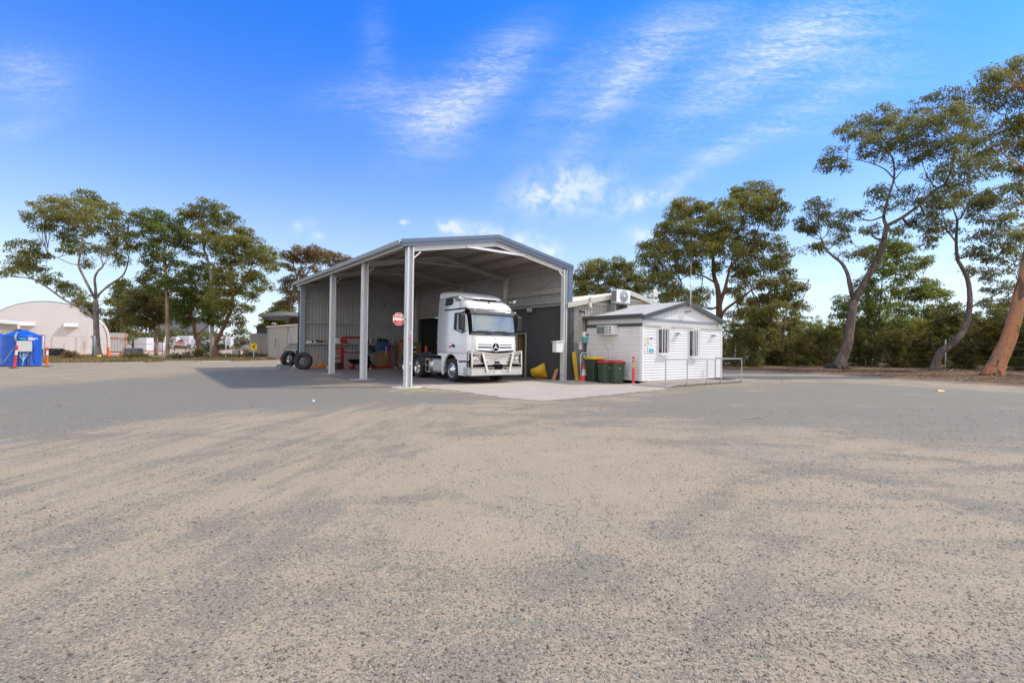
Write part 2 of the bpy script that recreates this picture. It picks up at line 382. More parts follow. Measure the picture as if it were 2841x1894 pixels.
a_mul = sst(sdist(P, MULCH)+nn*.5, -.25, .35)
a_sand = sst(sdist(P, SANDY)+nn*.6, -.4, .6)
a_ver = sst(sdist(P, VERGE)+nn*.8, -.5, .5)
far = sst(np.hypot(P[:, 0], P[:, 1]), 90, 140)
SCRUBG = gp([(1960, 992), (2600, 996), (3600, 1012)]); SCRUBG = np.vstack([SCRUBG, SCRUBG[::-1]*9])
far = np.maximum(far, sst(sdist(P, SCRUBG)+nn, -.5, .8))
z = a_mul*(.12+.10*nn) + 0.012*nB*sst(np.hypot(P[:, 0], P[:, 1]), 60, 30)*0
nx, ny = len(xs), len(ys)
idx = np.arange(nx*ny).reshape(ny, nx)
fq = np.stack([idx[:-1, :-1], idx[:-1, 1:], idx[1:, 1:], idx[1:, :-1]], -1).reshape(-1, 4)
def npmesh(name, V, Fq, mats, attrs=None, smooth=True, parent=None):
    me = bpy.data.meshes.new(name); me.vertices.add(len(V)); me.vertices.foreach_set('co', np.asarray(V, np.float32).ravel())
    k = Fq.shape[1]; me.loops.add(Fq.size); me.loops.foreach_set('vertex_index', Fq.astype(np.int32).ravel())
    me.polygons.add(len(Fq)); me.polygons.foreach_set('loop_start', np.arange(0, Fq.size, k, dtype=np.int32))
    me.polygons.foreach_set('use_smooth', np.full(len(Fq), smooth)); me.update(calc_edges=True)
    for an, arr in (attrs or {}).items():
        at = me.attributes.new(an, 'FLOAT', 'POINT'); at.data.foreach_set('value', np.asarray(arr, np.float32))
    for m in (mats if isinstance(mats, (list, tuple)) else [mats]): me.materials.append(m)
    o = bpy.data.objects.new(name, me); COL.objects.link(o)
    if parent: o.parent = parent
    return o
def ground_mat():
    m = bpy.data.materials.new('gravel_yard'); m.use_nodes = True; t = m.node_tree; t.nodes.clear(); k = NT(t)
    co = k.node('ShaderNodeTexCoord').outputs['Object']
    A = lambda n: k.node('ShaderNodeAttribute', {'attribute_name': n}).outputs['Fac']
    dv = (G(863, 1371)-G(357, 1669)); ang = math.atan2(dv.y, dv.x)
    st = k.node('ShaderNodeMapping', Vector=co, Rotation=(0, 0, -ang)).outputs[0]
    sA = k.noise(k.scale(st, .35, 2.4, 1), 1., 5, .62, .8)
    big = k.noise(co, .45, 4, .6, .4); mid = k.noise(co, 1.7, 5, .62, .3); fine = k.noise(co, 9, 4, .7)
    hz = k.noise(k.scale(co, .5, 1.6, 1), .9, 5, .65, .6)
    xyz_ = k.node('ShaderNodeSeparateXYZ', Vector=co).outputs
    leftw = k.ss(xyz_[0], 1.0, -4.0)
    streak = k.mix(leftw, hz, sA)
    grain = k.noise(co, 55, 3, .75); gr2 = k.noise(co, 16, 4, .75)
    cover = k.m('ADD', k.m('ADD', k.m('MULTIPLY', big, .30), k.m('MULTIPLY', streak, 1.0)), k.m('ADD', k.m('MULTIPLY', mid, .45), k.m('MULTIPLY', fine, .20)))
    cover = k.m('ADD', cover, k.m('ADD', k.m('MULTIPLY', k.m('SUBTRACT', grain, .5), .75), k.m('ADD', k.m('MULTIPLY', k.m('SUBTRACT', gr2, .5), .75), .08)))
    cover = k.m('ADD', cover, k.m('MULTIPLY', A('grey'), .46))
    # wheel tracks: pairs of curved bands where the fines are scoured off, broken up along their length
    tr = None; brk = k.ss(k.noise(co, .8, 5, .65), .42, .60)
    for trio, wd in ((((360, 1669), (640, 1500), (1060, 1290)), .20), (((446, 1790), (700, 1560), (1130, 1330)), .20), (((1330, 1330), (1130, 1270), (930, 1235)), .16), (((120, 1700), (480, 1490), (900, 1300)), .22), (((1400, 1420), (1150, 1330), (1000, 1290)), .15), (((-100, 1560), (350, 1420), (900, 1260)), .2),
                     (((1500, 1700), (1900, 1420), (2500, 1240)), .22), (((1850, 1850), (2200, 1500), (2841, 1290)), .22), (((1500, 1300), (1900, 1240), (2500, 1180)), .3), (((1100, 1210), (1700, 1220), (2400, 1330)), .25)):
        a_, b_, c_ = (G(*q) for q in trio); ax, ay, bx, by, cx_, cy_ = a_.x, a_.y, b_.x, b_.y, c_.x, c_.y
        d_ = 2*(ax*(by-cy_)+bx*(cy_-ay)+cx_*(ay-by)); ux = ((ax*ax+ay*ay)*(by-cy_)+(bx*bx+by*by)*(cy_-ay)+(cx_*cx_+cy_*cy_)*(ay-by))/d_; uy = ((ax*ax+ay*ay)*(cx_-bx)+(bx*bx+by*by)*(ax-cx_)+(cx_*cx_+cy_*cy_)*(bx-ax))/d_; rr = math.hypot(ax-ux, ay-uy)
        dd = k.m('ABSOLUTE', k.m('SUBTRACT', k.node('ShaderNodeVectorMath', {'operation': 'DISTANCE'}, _0=k.vm('ADD', co, k.vm('SCALE', k.vm('SUBTRACT', k.node('ShaderNodeTexNoise', Vector=co, Scale=.6, Detail=2).outputs['Color'], (.5, .5, .5)), .5)), _1=(ux, uy, 0.)).outputs['Value'], rr))
        v_ = k.ss(dd, wd*1.3, wd*.3); tr = v_ if tr is None else k.m('MAXIMUM', tr, v_)
    tr = k.m('MULTIPLY', tr, brk); cover = k.m('ADD', cover, k.m('MULTIPLY', tr, .17))
    nearf = k.ss(xyz_[1], 5.2, 2.2, 0., .05)
    cover = k.m('ADD', cover, nearf)
    gm = k.ss(cover, 1.0, 1.2)
    tan = k.mix(mid, (.345, .272, .172), (.46, .37, .245))
    tan = k.mix(k.ss(k.noise(co, .6, 4, .6), .56, .72, 0., .7), tan, (.44, .33, .19))
    pale = k.mix(k.ss(k.noise(co, .33, 3, .5), .5, .66, 0., .6), tan, (.345, .30, .225))
    pale = k.mix(leftw, pale, tan)
    gcol = k.mix(fine, (.185, .165, .108), (.315, .285, .20))
    gcol = k.mix(A('grey'), k.mix(.35, gcol, (.29, .255, .185)), k.mix(fine, (.15, .142, .112), (.285, .27, .22)))
    c = k.mix(gm, pale, gcol); c = k.mix(k.ss(grain, .52, .64, 0., .7), c, (.11, .10, .085)); c = k.mix(k.ss(grain, .45, .34, 0., .45), c, (.56, .50, .39))
    # pebbles: two sizes of cells, each its own tone
    def peb(sc, thr, soft, dens):
        v = k.node('ShaderNodeTexVoronoi', Vector=co, Scale=sc, Randomness=1.); d = v.outputs['Distance']; col = k.node('ShaderNodeSeparateColor', Color=v.outputs['Color']).outputs
        on = k.m('MULTIPLY', k.ss(d, thr, thr-soft), k.m('LESS_THAN', col[0], dens)); return on, col, d
    d1 = k.m('ADD', k.m('MULTIPLY', gm, .55), .10)
    on1, c1, e1 = peb(70., .42, .18, d1)
    tone1 = k.mix(c1[1], (.10, .085, .068), (.54, .46, .35)); c = k.mix(k.m('MULTIPLY', on1, .75), c, tone1)
    on2, c2, e2 = peb(26., .36, .12, k.m('ADD', k.m('MULTIPLY', gm, .26), .035))
    tone2 = k.mix(c2[1], (.08, .07, .058), (.46, .395, .30)); c = k.mix(k.m('MULTIPLY', on2, .85), c, tone2)
    c = k.mix(k.ss(k.noise(k.scale(co, 1, 2.2, 1), .9, 5, .7), .66, .74, 0., .45), c, (.15, .135, .12))
    mul = k.mix(k.ss(k.noise(co, 14, 4, .8), .45, .62), k.mix(mid, (.065, .034, .022), (.17, .095, .062)), (.33, .20, .13))
    mul = k.mix(k.ss(k.noise(co, .5, 4, .6), .58, .68), mul, (.30, .15, .06))
    c = k.mix(A('mulch'), c, mul)
    c = k.mix(A('sand'), c, k.mix(mid, (.50, .32, .19), (.62, .44, .30)))
    c = k.mix(A('verge'), c, k.mix(k.ss(k.noise(co, 2.5, 4, .7), .4, .6), (.15, .10, .06), (.36, .24, .11)))
    c = k.mix(A('far'), c, (.16, .15, .08))
    h = k.m('ADD', k.m('MULTIPLY', k.m('MULTIPLY', on1, k.m('SUBTRACT', .5, e1)), .010), k.m('MULTIPLY', k.m('MULTIPLY', on2, k.m('SUBTRACT', .5, e2)), .030))
    h = k.m('ADD', h, k.m('ADD', k.m('MULTIPLY', fine, .012), k.m('MULTIPLY', mid, .03)))
    h = k.m('ADD', h, k.m('MULTIPLY', k.m('MULTIPLY', A('mulch'), k.noise(co, 22, 3, .8)), .05))
    bn = k.node('ShaderNodeBump', Strength=.8, Distance=1., Height=h)
    b = k.node('ShaderNodeBsdfPrincipled', Base_Color=c, Roughness=.93, Normal=bn.outputs[0]); b.inputs['Specular IOR Level'].default_value = .2
    k.l.new(b.outputs[0], k.node('ShaderNodeOutputMaterial').inputs[0]); return m
ground = npmesh('ground', np.stack([P[:, 0], P[:, 1], z], 1), fq, ground_mat(),
                {'grey': a_grey, 'mulch': a_mul, 'sand': a_sand, 'verge': a_ver, 'far': far})
tag(ground, kind='structure')
def ground_z(x, y):
    m = sst(sdist(np.array([[x, y]]), MULCH), -.25, .35)[0]; return float(m)*.12

# loose stones lying on the yard
nr = np.random.default_rng(5)
def stones():
    n = 80000; yv = 1.9*np.exp(nr.random(n)**1.25*math.log(13/1.9)); xv = (nr.random(n)*2-1)*(1.12*yv+.3)
    q = np.array([mnoise.noise(Vector((x*.7, y*1.1, 4.)))+.6*mnoise.noise(Vector((x*2.3, y*2.9, 9.))) for x, y in zip(xv, yv)])
    right = sst(xv, -2.5, 2.5)*.22
    keep = (q+right+.28*sst(yv, 4.5, 2.2)-.02 > nr.random(n)*.9-.35); xv, yv = xv[keep], yv[keep]; n = len(xv)
    s = (.0017+.0045*nr.random(n)**3.0)*(1+.10*yv); s[nr.random(n) < .012] *= 1.8
    th = nr.random(n)*6.28; base = np.array([[1, 0, 0], [0, 1, 0], [-1, 0, 0], [0, -1, 0], [0, 0, 1], [.7, .7, .35], [-.7, .6, .4], [0, 0, -.6]], float)
    V = base[None]*(1+.45*(nr.random((n, 8, 3))-.5)); V[:, :, 0] *= (1+.7*nr.random((n, 1))); V[:, :, 2] *= .55
    ct, stt = np.cos(th)[:, None], np.sin(th)[:, None]; X = V[:, :, 0]*ct-V[:, :, 1]*stt; Y = V[:, :, 0]*stt+V[:, :, 1]*ct
    V = np.stack([X, Y, V[:, :, 2]], 2)*s[:, None, None]+np.stack([xv, yv, s*.22+.001], 1)[:, None]
    T = np.array([[0, 5, 4], [5, 1, 4], [1, 6, 4], [6, 2, 4], [2, 3, 4], [3, 0, 4], [5, 0, 1], [6, 1, 2], [1, 0, 7], [2, 1, 7], [3, 2, 7], [0, 3, 7]])
    Fc = (T[None]+(np.arange(n)*8)[:, None, None]).reshape(-1, 3); tone = np.repeat(nr.random(n), 8)
    m = bpy.data.materials.new('loose_stone'); m.use_nodes = True; t = m.node_tree; t.nodes.clear(); k = NT(t)
    a = k.node('ShaderNodeAttribute', {'attribute_name': 'tone'}).outputs['Fac']
    r_ = k.node('ShaderNodeValToRGB', Fac=a); cr = r_.color_ramp; cr.elements[0].color = (.085, .072, .058, 1); cr.elements[1].color = (.52, .45, .35, 1)
    e = cr.elements.new(.35); e.color = (.24, .205, .155, 1); e = cr.elements.new(.8); e.color = (.34, .295, .225, 1)
    b = k.node('ShaderNodeBsdfPrincipled', Base_Color=r_.outputs[0], Roughness=.85); k.l.new(b.outputs[0], k.node('ShaderNodeOutputMaterial').inputs[0])
    tag(npmesh('loose_gravel', V.reshape(-1, 3), Fc, m, {'tone': tone}, smooth=False), 'grey and tan pebbles scattered loose over the yard in front', 'gravel', kind='stuff')
stones()

# concrete apron and shed floor, sheets a few mm above the yard
def sheet(name, uvpts, zz, m, kind='structure', jag=.0, sub=.35, seed=1):
    r_ = random.Random(seed); pts = []
    for i, a in enumerate(uvpts):
        b = uvpts[(i+1) % len(uvpts)]; L = math.hypot(b[0]-a[0], b[1]-a[1]); n = max(1, int(L/sub)) if jag else 1
        nrm = (-(b[1]-a[1])/L, (b[0]-a[0])/L)
        for j in range(n):
            t = j/n; o = (r_.random()-.5)*2*jag if j else 0; pts.append((a[0]+(b[0]-a[0])*t+nrm[0]*o, a[1]+(b[1]-a[1])*t+nrm[1]*o))
    mb = MB(); mb.add([Wp(u, v, zz) for u, v in pts], [tuple(range(len(pts)))]); o = mb.build(name, m, fixn=False)
    if o.data.polygons[0].normal.z < 0: o.data.flip_normals()
    return tag(o, kind=kind)
def apron_mat():
    m = bpy.data.materials.new('dusty_concrete'); m.use_nodes = True; t = m.node_tree; t.nodes.clear(); k = NT(t)
    co = k.node('ShaderNodeTexCoord').outputs['Object']; n = k.noise(co, .8, 6, .65, .4); f = k.noise(co, 30, 4, .7)
    c = k.mix(n, (.40, .35, .275), (.55, .485, .395)); c = k.mix(k.ss(k.noise(co, 3, 5, .7), .6, .75, 0, .5), c, (.27, .24, .20)); c = k.mix(k.m('MULTIPLY', f, .25), c, (.25, .23, .21))
    bn = k.node('ShaderNodeBump', Strength=.3, Distance=.01, Height=f); b = k.node('ShaderNodeBsdfPrincipled', Base_Color=c, Roughness=.9, Normal=bn.outputs[0])
    k.l.new(b.outputs[0], k.node('ShaderNodeOutputMaterial').inputs[0]); return m
def floor_mat():
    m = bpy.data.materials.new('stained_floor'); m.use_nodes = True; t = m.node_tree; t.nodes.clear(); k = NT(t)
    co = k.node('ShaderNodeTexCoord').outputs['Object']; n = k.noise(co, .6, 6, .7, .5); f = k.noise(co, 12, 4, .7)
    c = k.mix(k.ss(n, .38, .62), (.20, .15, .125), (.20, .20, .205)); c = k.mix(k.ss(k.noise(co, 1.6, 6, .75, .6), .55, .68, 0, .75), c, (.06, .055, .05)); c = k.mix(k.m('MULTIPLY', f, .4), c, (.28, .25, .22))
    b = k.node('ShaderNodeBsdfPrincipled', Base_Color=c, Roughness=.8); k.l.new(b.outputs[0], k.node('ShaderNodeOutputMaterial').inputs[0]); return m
AP = [uv(G(*p)) for p in [(1186, 1077), (1260, 1083), (1330, 1094), (1420, 1106), (1500, 1112), (1600, 1104), (1720, 1093), (1844, 1080)]]
sheet('concrete_apron', AP+[(9.4, -4.2), (9.4, .1), (7.7, .1), (7.7, .6), (.9, .6), (.35, .2)], .008, apron_mat(), jag=.11, sub=.16)
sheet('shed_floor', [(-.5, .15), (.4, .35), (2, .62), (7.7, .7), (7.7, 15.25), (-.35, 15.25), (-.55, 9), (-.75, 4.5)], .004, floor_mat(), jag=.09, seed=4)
# ------------------------------------------------------------------ open steel shed
def zr(u): return 5.98-abs(u-3.8)*.186           # roof top height over u
T = thing('open_shed', 'tall open-sided galvanised steel shed with slate blue gable trim, sheltering the white truck', 'shed', Wp(0, 0), YAW)
def csec(mb, x0, x1, y0, y1, z0, z1, t=.02, lip=.05):
    """two lipped channels back to back; web faces -x"""
    mb.box(x0, x0+t, y0, y1, z0, z1)
    mb.box(x0+t, x1, y0, y0+t, z0, z1); mb.box(x0+t, x1, y1-t, y1, z0, z1)
    mb.box(x1-t, x1, y0+t, y0+lip, z0, z1); mb.box(x1-t, x1, y1-lip, y1-t, z0, z1)
FR = [0., 4.45, 8.95, 15.05]
def post(u, v, h, side=1, w=.2, d=.2, base=True, m='galv'):
    mb = MB()
    for q in (-1, 1):   # pair of channels, backs together, mouths apart
        x = u
        y0 = v-d/2 if q < 0 else v+.003; y1 = v-.003 if q < 0 else v+d/2
        mb.box(u-w/2, u+w/2, (v-.012 if q < 0 else v+.002), (v-.002 if q < 0 else v+.012), 0, h)
        for s in (-1, 1):
            xa = u+s*w/2; xb = xa-s*.006
            mb.box(min(xa, xb), max(xa, xb), (y0 if q < 0 else v+.0125), (v-.0125 if q < 0 else y1), 0, h)
            yl0, yl1 = (y0, y0+.006) if q < 0 else (y1-.006, y1)
            xi = xa-s*.0065; xo = xa-s*.05
            mb.box(min(xi, xo), max(xi, xo), yl0, yl1, 0, h)
    for zz in (1., 2.2, 3.4, 4.5):
        for s in (-1, 1): mb.lathe([(.0, -.012), (.016, -.012), (.016, 0)], 6, (u-w/2-.001, v+s*.05, zz), 'X')
    o = mb.build('post', M[m], T)
    return o
for i, v in enumerate(FR[:3]):
    post(-.03, v, zr(0)-.24, 1, .24, .24)
M['bluepost'] = mat('blue_grey_column', (.27, .31, .37), .45, .2, .1, 3)
mb = MB(); mb.box(-.12, .16, 14.98, 15.16, 0, zr(0)-.2); mb.build('corner_post', M['bluepost'], T, bevel=.01)
for v in FR[:3]: post(7.58, v, zr(7.6)-.22, 1, .2, .22)
post(7.55, 15.0, zr(7.6)-.22, 1, .2, .2)
post(3.8, 15.0, zr(3.8)-.3, 1, .15, .15)
M['pinkmark'] = mat('pink_spray', (.75, .08, .16), .6)
for du, z_, m_, r_ in ((.02, 1.72, 'pinkmark', .045), (.03, 1.95, 'white', .03), (-.06, 1.75, 'pinkmark', .02), (.02, .86, 'white', .035)):
    mb = MB(); mb.lathe([(.001, -.002), (r_, -.002)], 10, (-.03+du, -.1235, z_), 'Y'); mb.build('paint_mark', M[m_], T)
for v in FR[:3]:
    mb = MB(); mb.box(-.19, .13, v-.16, v+.16, .019, .031); mb.build('base_plate', M['galv_dark'], T)
# footings
for u, v in ((-.03, 0), (-.03, 4.45), (-.03, 8.95)):
    mb = MB(); r_ = random.Random(int(v)); pts = [(u+math.cos(a)*(.42+.14*r_.random())*1.1, v+math.sin(a)*(.36+.12*r_.random())) for a in [i*math.pi/9 for i in range(18)]]
    mb.prism(pts, .001, .018, 'Z'); mb.build('footing', M['cream_roof'] if v == 0 else M['conc'], T)
# rafters, ties, knee braces of each portal
def channel(mb, p0, p1, h=.2, w=.065, t=.012):
    """lipped channel standing on edge between two points of the gable plane (x,z), mouth to -y"""
    p0 = Vector(p0); p1 = Vector(p1); up = Vector((0, 0, 1)); d = (p1-p0).normalized(); n = Vector((-d.z, 0, d.x)); n = n if n.z > 0 else -n
    yb = Vector((0, w/2, 0))
    mb.beam(p0+yb, p1+yb, t, h, up)
    for s in (-1, 1): mb.beam(p0+n*s*(h/2-t/2)-Vector((0, .006, 0)), p1+n*s*(h/2-t/2)-Vector((0, .006, 0)), w, t, up)
    for s in (-1, 1): mb.beam(p0+n*s*(h/2-.03)-Vector((0, w/2+.001, 0)), p1+n*s*(h/2-.03)-Vector((0, w/2+.001, 0)), .006, .035, up)
for i, v in enumerate(FR):
    vv = v+.02 if i < 3 else v-.16
    mt = M['galv_bright'] if i == 0 else M['galv_dark']  # sunlit front frame paler, shaded inner frames darker, put into the steel colour
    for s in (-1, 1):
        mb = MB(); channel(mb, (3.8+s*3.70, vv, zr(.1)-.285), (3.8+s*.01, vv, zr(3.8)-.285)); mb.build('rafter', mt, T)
        mb = MB(); mb.beam((3.8+s*3.70, vv-.06, zr(0)-.62), (3.8+s*3.42, vv-.06, zr(0)-.36), .04, .05, (0, 1, 0)); mb.build('knee_brace', mt, T)
    if i < 3:
        mb = MB(); mb.beam((2.35, vv-.06, 5.38), (5.25, vv-.06, 5.38), .05, .085); mb.build('apex_tie', mt, T)
# purlins run the depth
for j, u in enumerate((.9, 1.95, 2.95, 4.65, 5.65, 6.7)):
    mb = MB(); zc = zr(u)-.11; mb.box(u-.035, u+.035, -.02, 15.1, zc-.075, zc+.06); mb.build('purlin', M['purlin'], T)
for u in (.02, 7.62):
    mb = MB(); zc = zr(0)-.1; mb.box(u-.03, u+.03, .15, 14.9, zc-.1, zc+.05); mb.build('eave_purlin', M['galv_dark'], T)
# roof sheeting, two slopes
mb = MB()
for s in (-1, 1):
    L = 4.18/math.cos(math.atan(.186)); ue = 3.8+s*4.18; ze = zr(ue)
    V = Vector((-s*4.18, 0, 5.98-ze)).normalized(); N = Vector((s*.18, 0, 1)).normalized()
    ribs(mb, (ue, -.12, ze-.03), (0, 1, 0), N, 15.5, 0, L, .19, .028, 'trim', Vv=V)
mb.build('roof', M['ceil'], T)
# barge trim of the front and back gable
for v0, nm in ((-.16, 'barge_trim'), (15.3, 'barge_trim')):
    mb = MB(); y0, y1 = (v0, v0+.035) if v0 < 0 else (v0+.09, v0+.125)
    for s in (-1, 1):
        a = (3.8+s*4.2, 0, 5.98-4.2*.186); b = (3.8, 0, 5.98)
        for (ya, yb, za, zb_) in ((y0, y1, -.20, -.085), (y0-.022, y1, -.084, .05)):
            q = [(a[0], a[2]+za), (b[0], b[2]+za), (b[0], b[2]+zb_), (a[0], a[2]+zb_)]
            mb.prism(q, ya, yb, 'Y')
        mb.prism([(a[0], a[2]+.051), (b[0], b[2]+.051), (b[0], b[2]+.058), (a[0], a[2]+.058)], y0-.022, y1+.14, 'Y')
    mb.build(nm, M['bluegrey'], T)
mb = MB(); mb.box(3.62, 3.98, -.1, 15.35, 5.99, 6.005); mb.build('ridge_cap', M['bluegrey'], T)
# gutter along the open side: grey trough, its lit bottom edge put in as a pale strip
mb = MB(); z0 = zr(-.38)-.01
mb.prism([(-.50, z0-.13), (-.36, z0-.15), (-.33, z0-.02), (-.345, z0-.02), (-.37, z0-.135), (-.49, z0-.115), (-.51, z0+.02), (-.525, z0+.02)], -.13, 15.4, 'Y')
mb.build('gutter', M['gutter'], T)
mb = MB(); mb.box(-.345, -.33, -.1, 15.35, z0-.23, z0-.05); mb.build('lit_eave_edge', M['cream_trim'], T)  # light along the gutter's lower edge, drawn as a cream strip
mb = MB(); mb.box(7.93, 8.05, -.1, 15.35, z0-.1, z0+.03); mb.build('gutter', M['gutter'], T)
mb = MB(); mb.tube([(-.42, 15.33, z0-.12), (-.40, 15.33, 4.9), (-.13, 15.33, 4.65), (-.13, 15.33, .1)], .045, 8); mb.build('downpipe', M['charcoal'], T)
# profiled walls: back gable, upper part of the annex side
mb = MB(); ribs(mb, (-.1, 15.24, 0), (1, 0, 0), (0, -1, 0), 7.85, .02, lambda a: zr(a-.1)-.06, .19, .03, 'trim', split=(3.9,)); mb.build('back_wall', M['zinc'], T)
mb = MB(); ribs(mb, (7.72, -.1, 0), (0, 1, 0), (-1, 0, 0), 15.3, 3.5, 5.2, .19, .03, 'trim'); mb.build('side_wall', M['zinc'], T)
mb = MB(); mb.box(7.70, 7.98, -.15, -.08, 3.56, 5.05); mb.build('corner_flashing', M['bluegrey'], T)
for zz in (2.83, 4.15):
    mb = MB()
    mb.box(.17, 7.5, 15.05, 15.17, zz-.02, zz+.02); mb.box(.17, 7.5, 15.035, 15.048, zz-.05, zz+.03); mb.build('girt', M['galv_dark'], T)
mb = MB(); mb.box(.17, 7.5, 14.9, 15.17, 1.53, 1.57); mb.box(.17, 7.5, 14.885, 14.898, 1.49, 1.58); mb.build('shelf_girt', M['galv_dark'], T)
for zz, hh in ((4.12, .11), (3.62, .06), (3.74, .05)):
    mb = MB(); mb.box(7.55 if zz > 4 else 7.60, 7.66, .12, 15.0, zz-hh, zz+hh) ; mb.build('girt', M['galv_dark'], T)
# diagonal straps
for a, b in (((7.64, .15, 4.7), (7.64, 4.4, 3.9)), ((7.645, .15, 3.9), (7.645, 4.4, 4.75)), ((7.64, 4.55, 3.9), (7.64, 8.85, 4.75)), ((5.6, 15.03, .2), (6.9, 15.03, 2.7)), ((7.3, 15.03, .3), (5.3, 15.03, 2.75)), ((4., 15.0, 4.9), (5.3, 15.0, 4.15))):
    mb = MB(); mb.beam(a, b, .012, .06, (0, 0, 1)); mb.build('brace', M['galv_dark'], T)
for v in (4.45,):
    mb = MB(); mb.beam((7.5, v-.35, 5.05), (7.52, v, 4.75), .05, .05); mb.build('bracket', M['galv'], T)

# ------------------------------------------------------------------ workshop annex behind the side wall
A = thing('workshop_annex', 'low workshop with charcoal side wall and pale gable, between open shed and white cabin', 'building', Wp(0, 0), YAW)
def za(u): return 4.38-abs(u-12.05)*.2
dh = (3.0, 3.72, 0, 2.14); rh = (8.6, 14.75, 0, 3.35)
mb = MB(); ribs(mb, (7.80, 0, 0), (0, 1, 0), (-1, 0, 0), 15.2, .02, 3.5, .15, .03, 'trim', holes=(dh, rh)); mb.build('side_wall', M['dark_clad'], A)
mb = MB(); ribs(mb, (7.80, 0.02, 0), (1, 0, 0), (0, -1, 0), 8.5, .02, lambda a: za(7.8+a)-.1, .2, .03, 'trim', split=(4.25,)); fw = mb.build('front_wall', M['tan_clad'], A)
mb = MB(); mb.box(7.74, 8.18, -.045, -.02, 0, 3.47); mb.box(7.725, 7.739, -.045, .1, 0, 3.5); mb.box(7.9, 7.94, -.065, -.046, 0, 3.47); mb.build('corner_flashing', M['charcoal'], A)
mb = MB(); mb.box(8.19, 8.95, -.043, -.016, 0, 1.72); mb.build('lower_panel', M['grey_box'], A)
for s in (-1, 1):
    mb = MB(); u0 = 12.05+s*4.4; L = 4.4/math.cos(math.atan(.2))
    ribs(mb, (u0, -.16, za(u0)), (0, 1, 0), Vector((s*.2, 0, 1)).normalized(), 15.5, 0, L, .2, .025, 'trim', Vv=Vector((-s*4.4, 0, .88)).normalized()); mb.build('roof', M['cream_roof'], A)
    mb = MB(); q = [(u0, za(u0)-.2), (12.05, 4.38-.2), (12.05, 4.41), (u0, za(u0)+.03)]; mb.prism(q, -.2, -.165, 'Y'); mb.build('barge_trim', M['cream_trim'], A)
mb = MB()
for zz in (3.62, 3.95): mb.box(12.05-(4.2-zz)/.2+.15, 12.05+(4.2-zz)/.2-.15, -.06, -.03, zz-.05, zz+.04)
mb.build('gable_ledge', M['cream_trim'], A)
mb = MB(); mb.box(7.62, 7.79, .14, 15.2, 3.42, 3.50); mb.build('gutter', M['gutter'], A)
mb = MB(); mb.box(7.66, 7.80, 8.5, 14.85, 3.36, 3.41); mb.build('sunlit_door_lip', M['cream_roof'], A)  # sunlit sliver along the door track lip, its light given by cream colour
# interior shell so the openings are truly dark
mb = MB(); mb.quad((7.82, 15.3, 0), (16, 15.3, 0), (16, 15.3, 3.5), (7.82, 15.3, 3.5)); mb.quad((16, .05, 0), (16, 15.3, 0), (16, 15.3, 3.5), (16, .05, 3.5)); mb.build('rear_wall', M['dark_clad'], A)
mb = MB(); ribs(mb, (10.8, 5, 0), (0, 1, 0), (-1, 0, 0), 10.2, 0, 3.4, .45, .08, 'trim'); mb.build('partition', M['zinc'], A)
mb = MB(); mb.quad((7.85, .05, .012), (16, .05, .012), (16, 15.2, .012), (7.85, 15.2, .012)); mb.build('inner_floor', M['grey_box'], A)
mb = MB(); d0, d1, _, dz = dh
mb.box(7.735, 7.85, d0-.06, d0, 0, dz+.05); mb.box(7.735, 7.85, d1, d1+.06, 0, dz+.05); mb.box(7.737, 7.85, d0+.001, d1-.001, dz, dz+.05)
mb.build('door_frame', M['cream_trim'], A)
mb = MB(); mb.box(7.86, 8.6, 3.62, 3.66, .02, 2.08); mb.build('door', M['timber'], A)
mb = MB(); mb.box(7.70, 7.86, 14.76, 14.88, 0, 3.4); mb.box(7.70, 7.86, 8.5, 8.59, 0, 3.4); mb.build('door_track', M['charcoal'], A)
mb = MB(); mb.tube([(7.70, 3.9, 3.15), (7.70, 5.6, 3.18)], .03, 6); mb.build('pipe', M['brown_shed'], A)
# red compressor standing inside the roller door
k = thing('compressor', 'dark red machine with a round steel-rimmed wheel inside the roller door', 'machine', Wp(9.2, 13.4), YAW)
mb = MB(); mb.box(-.5, .5, -.9, .9, .35, 2.0); mb.box(-.45, .45, -.8, .8, .05, .34); mb.build('body', mat('dark_red', (.10, .012, .012), .5), k, bevel=.03)
mb = MB(); mb.lathe([(.30, -.05), (.36, -.05), (.36, .03), (.30, .03), (.30, -.05)], 24, (-.56, -.1, 1.35), 'X'); mb.build('wheel_rim', M['galv_bright'], k)
mb = MB(); mb.lathe([(.001, -.03), (.28, -.03), (.28, 0)], 20, (-.53, -.1, 1.35), 'X'); mb.build('wheel_disc', M['ink'], k)
mb = MB(); mb.box(-.56, -.5, .45, .6, 1.65, 1.95); mb.build('label_plate', M['timber'], k)
mb = MB(); mb.box(-.6, -.5, -.5, .5, .35, .7); mb.build('side_tray', M['wood'], k)
mb = MB(); mb.ball((-.56, -.35, .85), .06, 8); mb.build('lamp', M['lamp'], k)

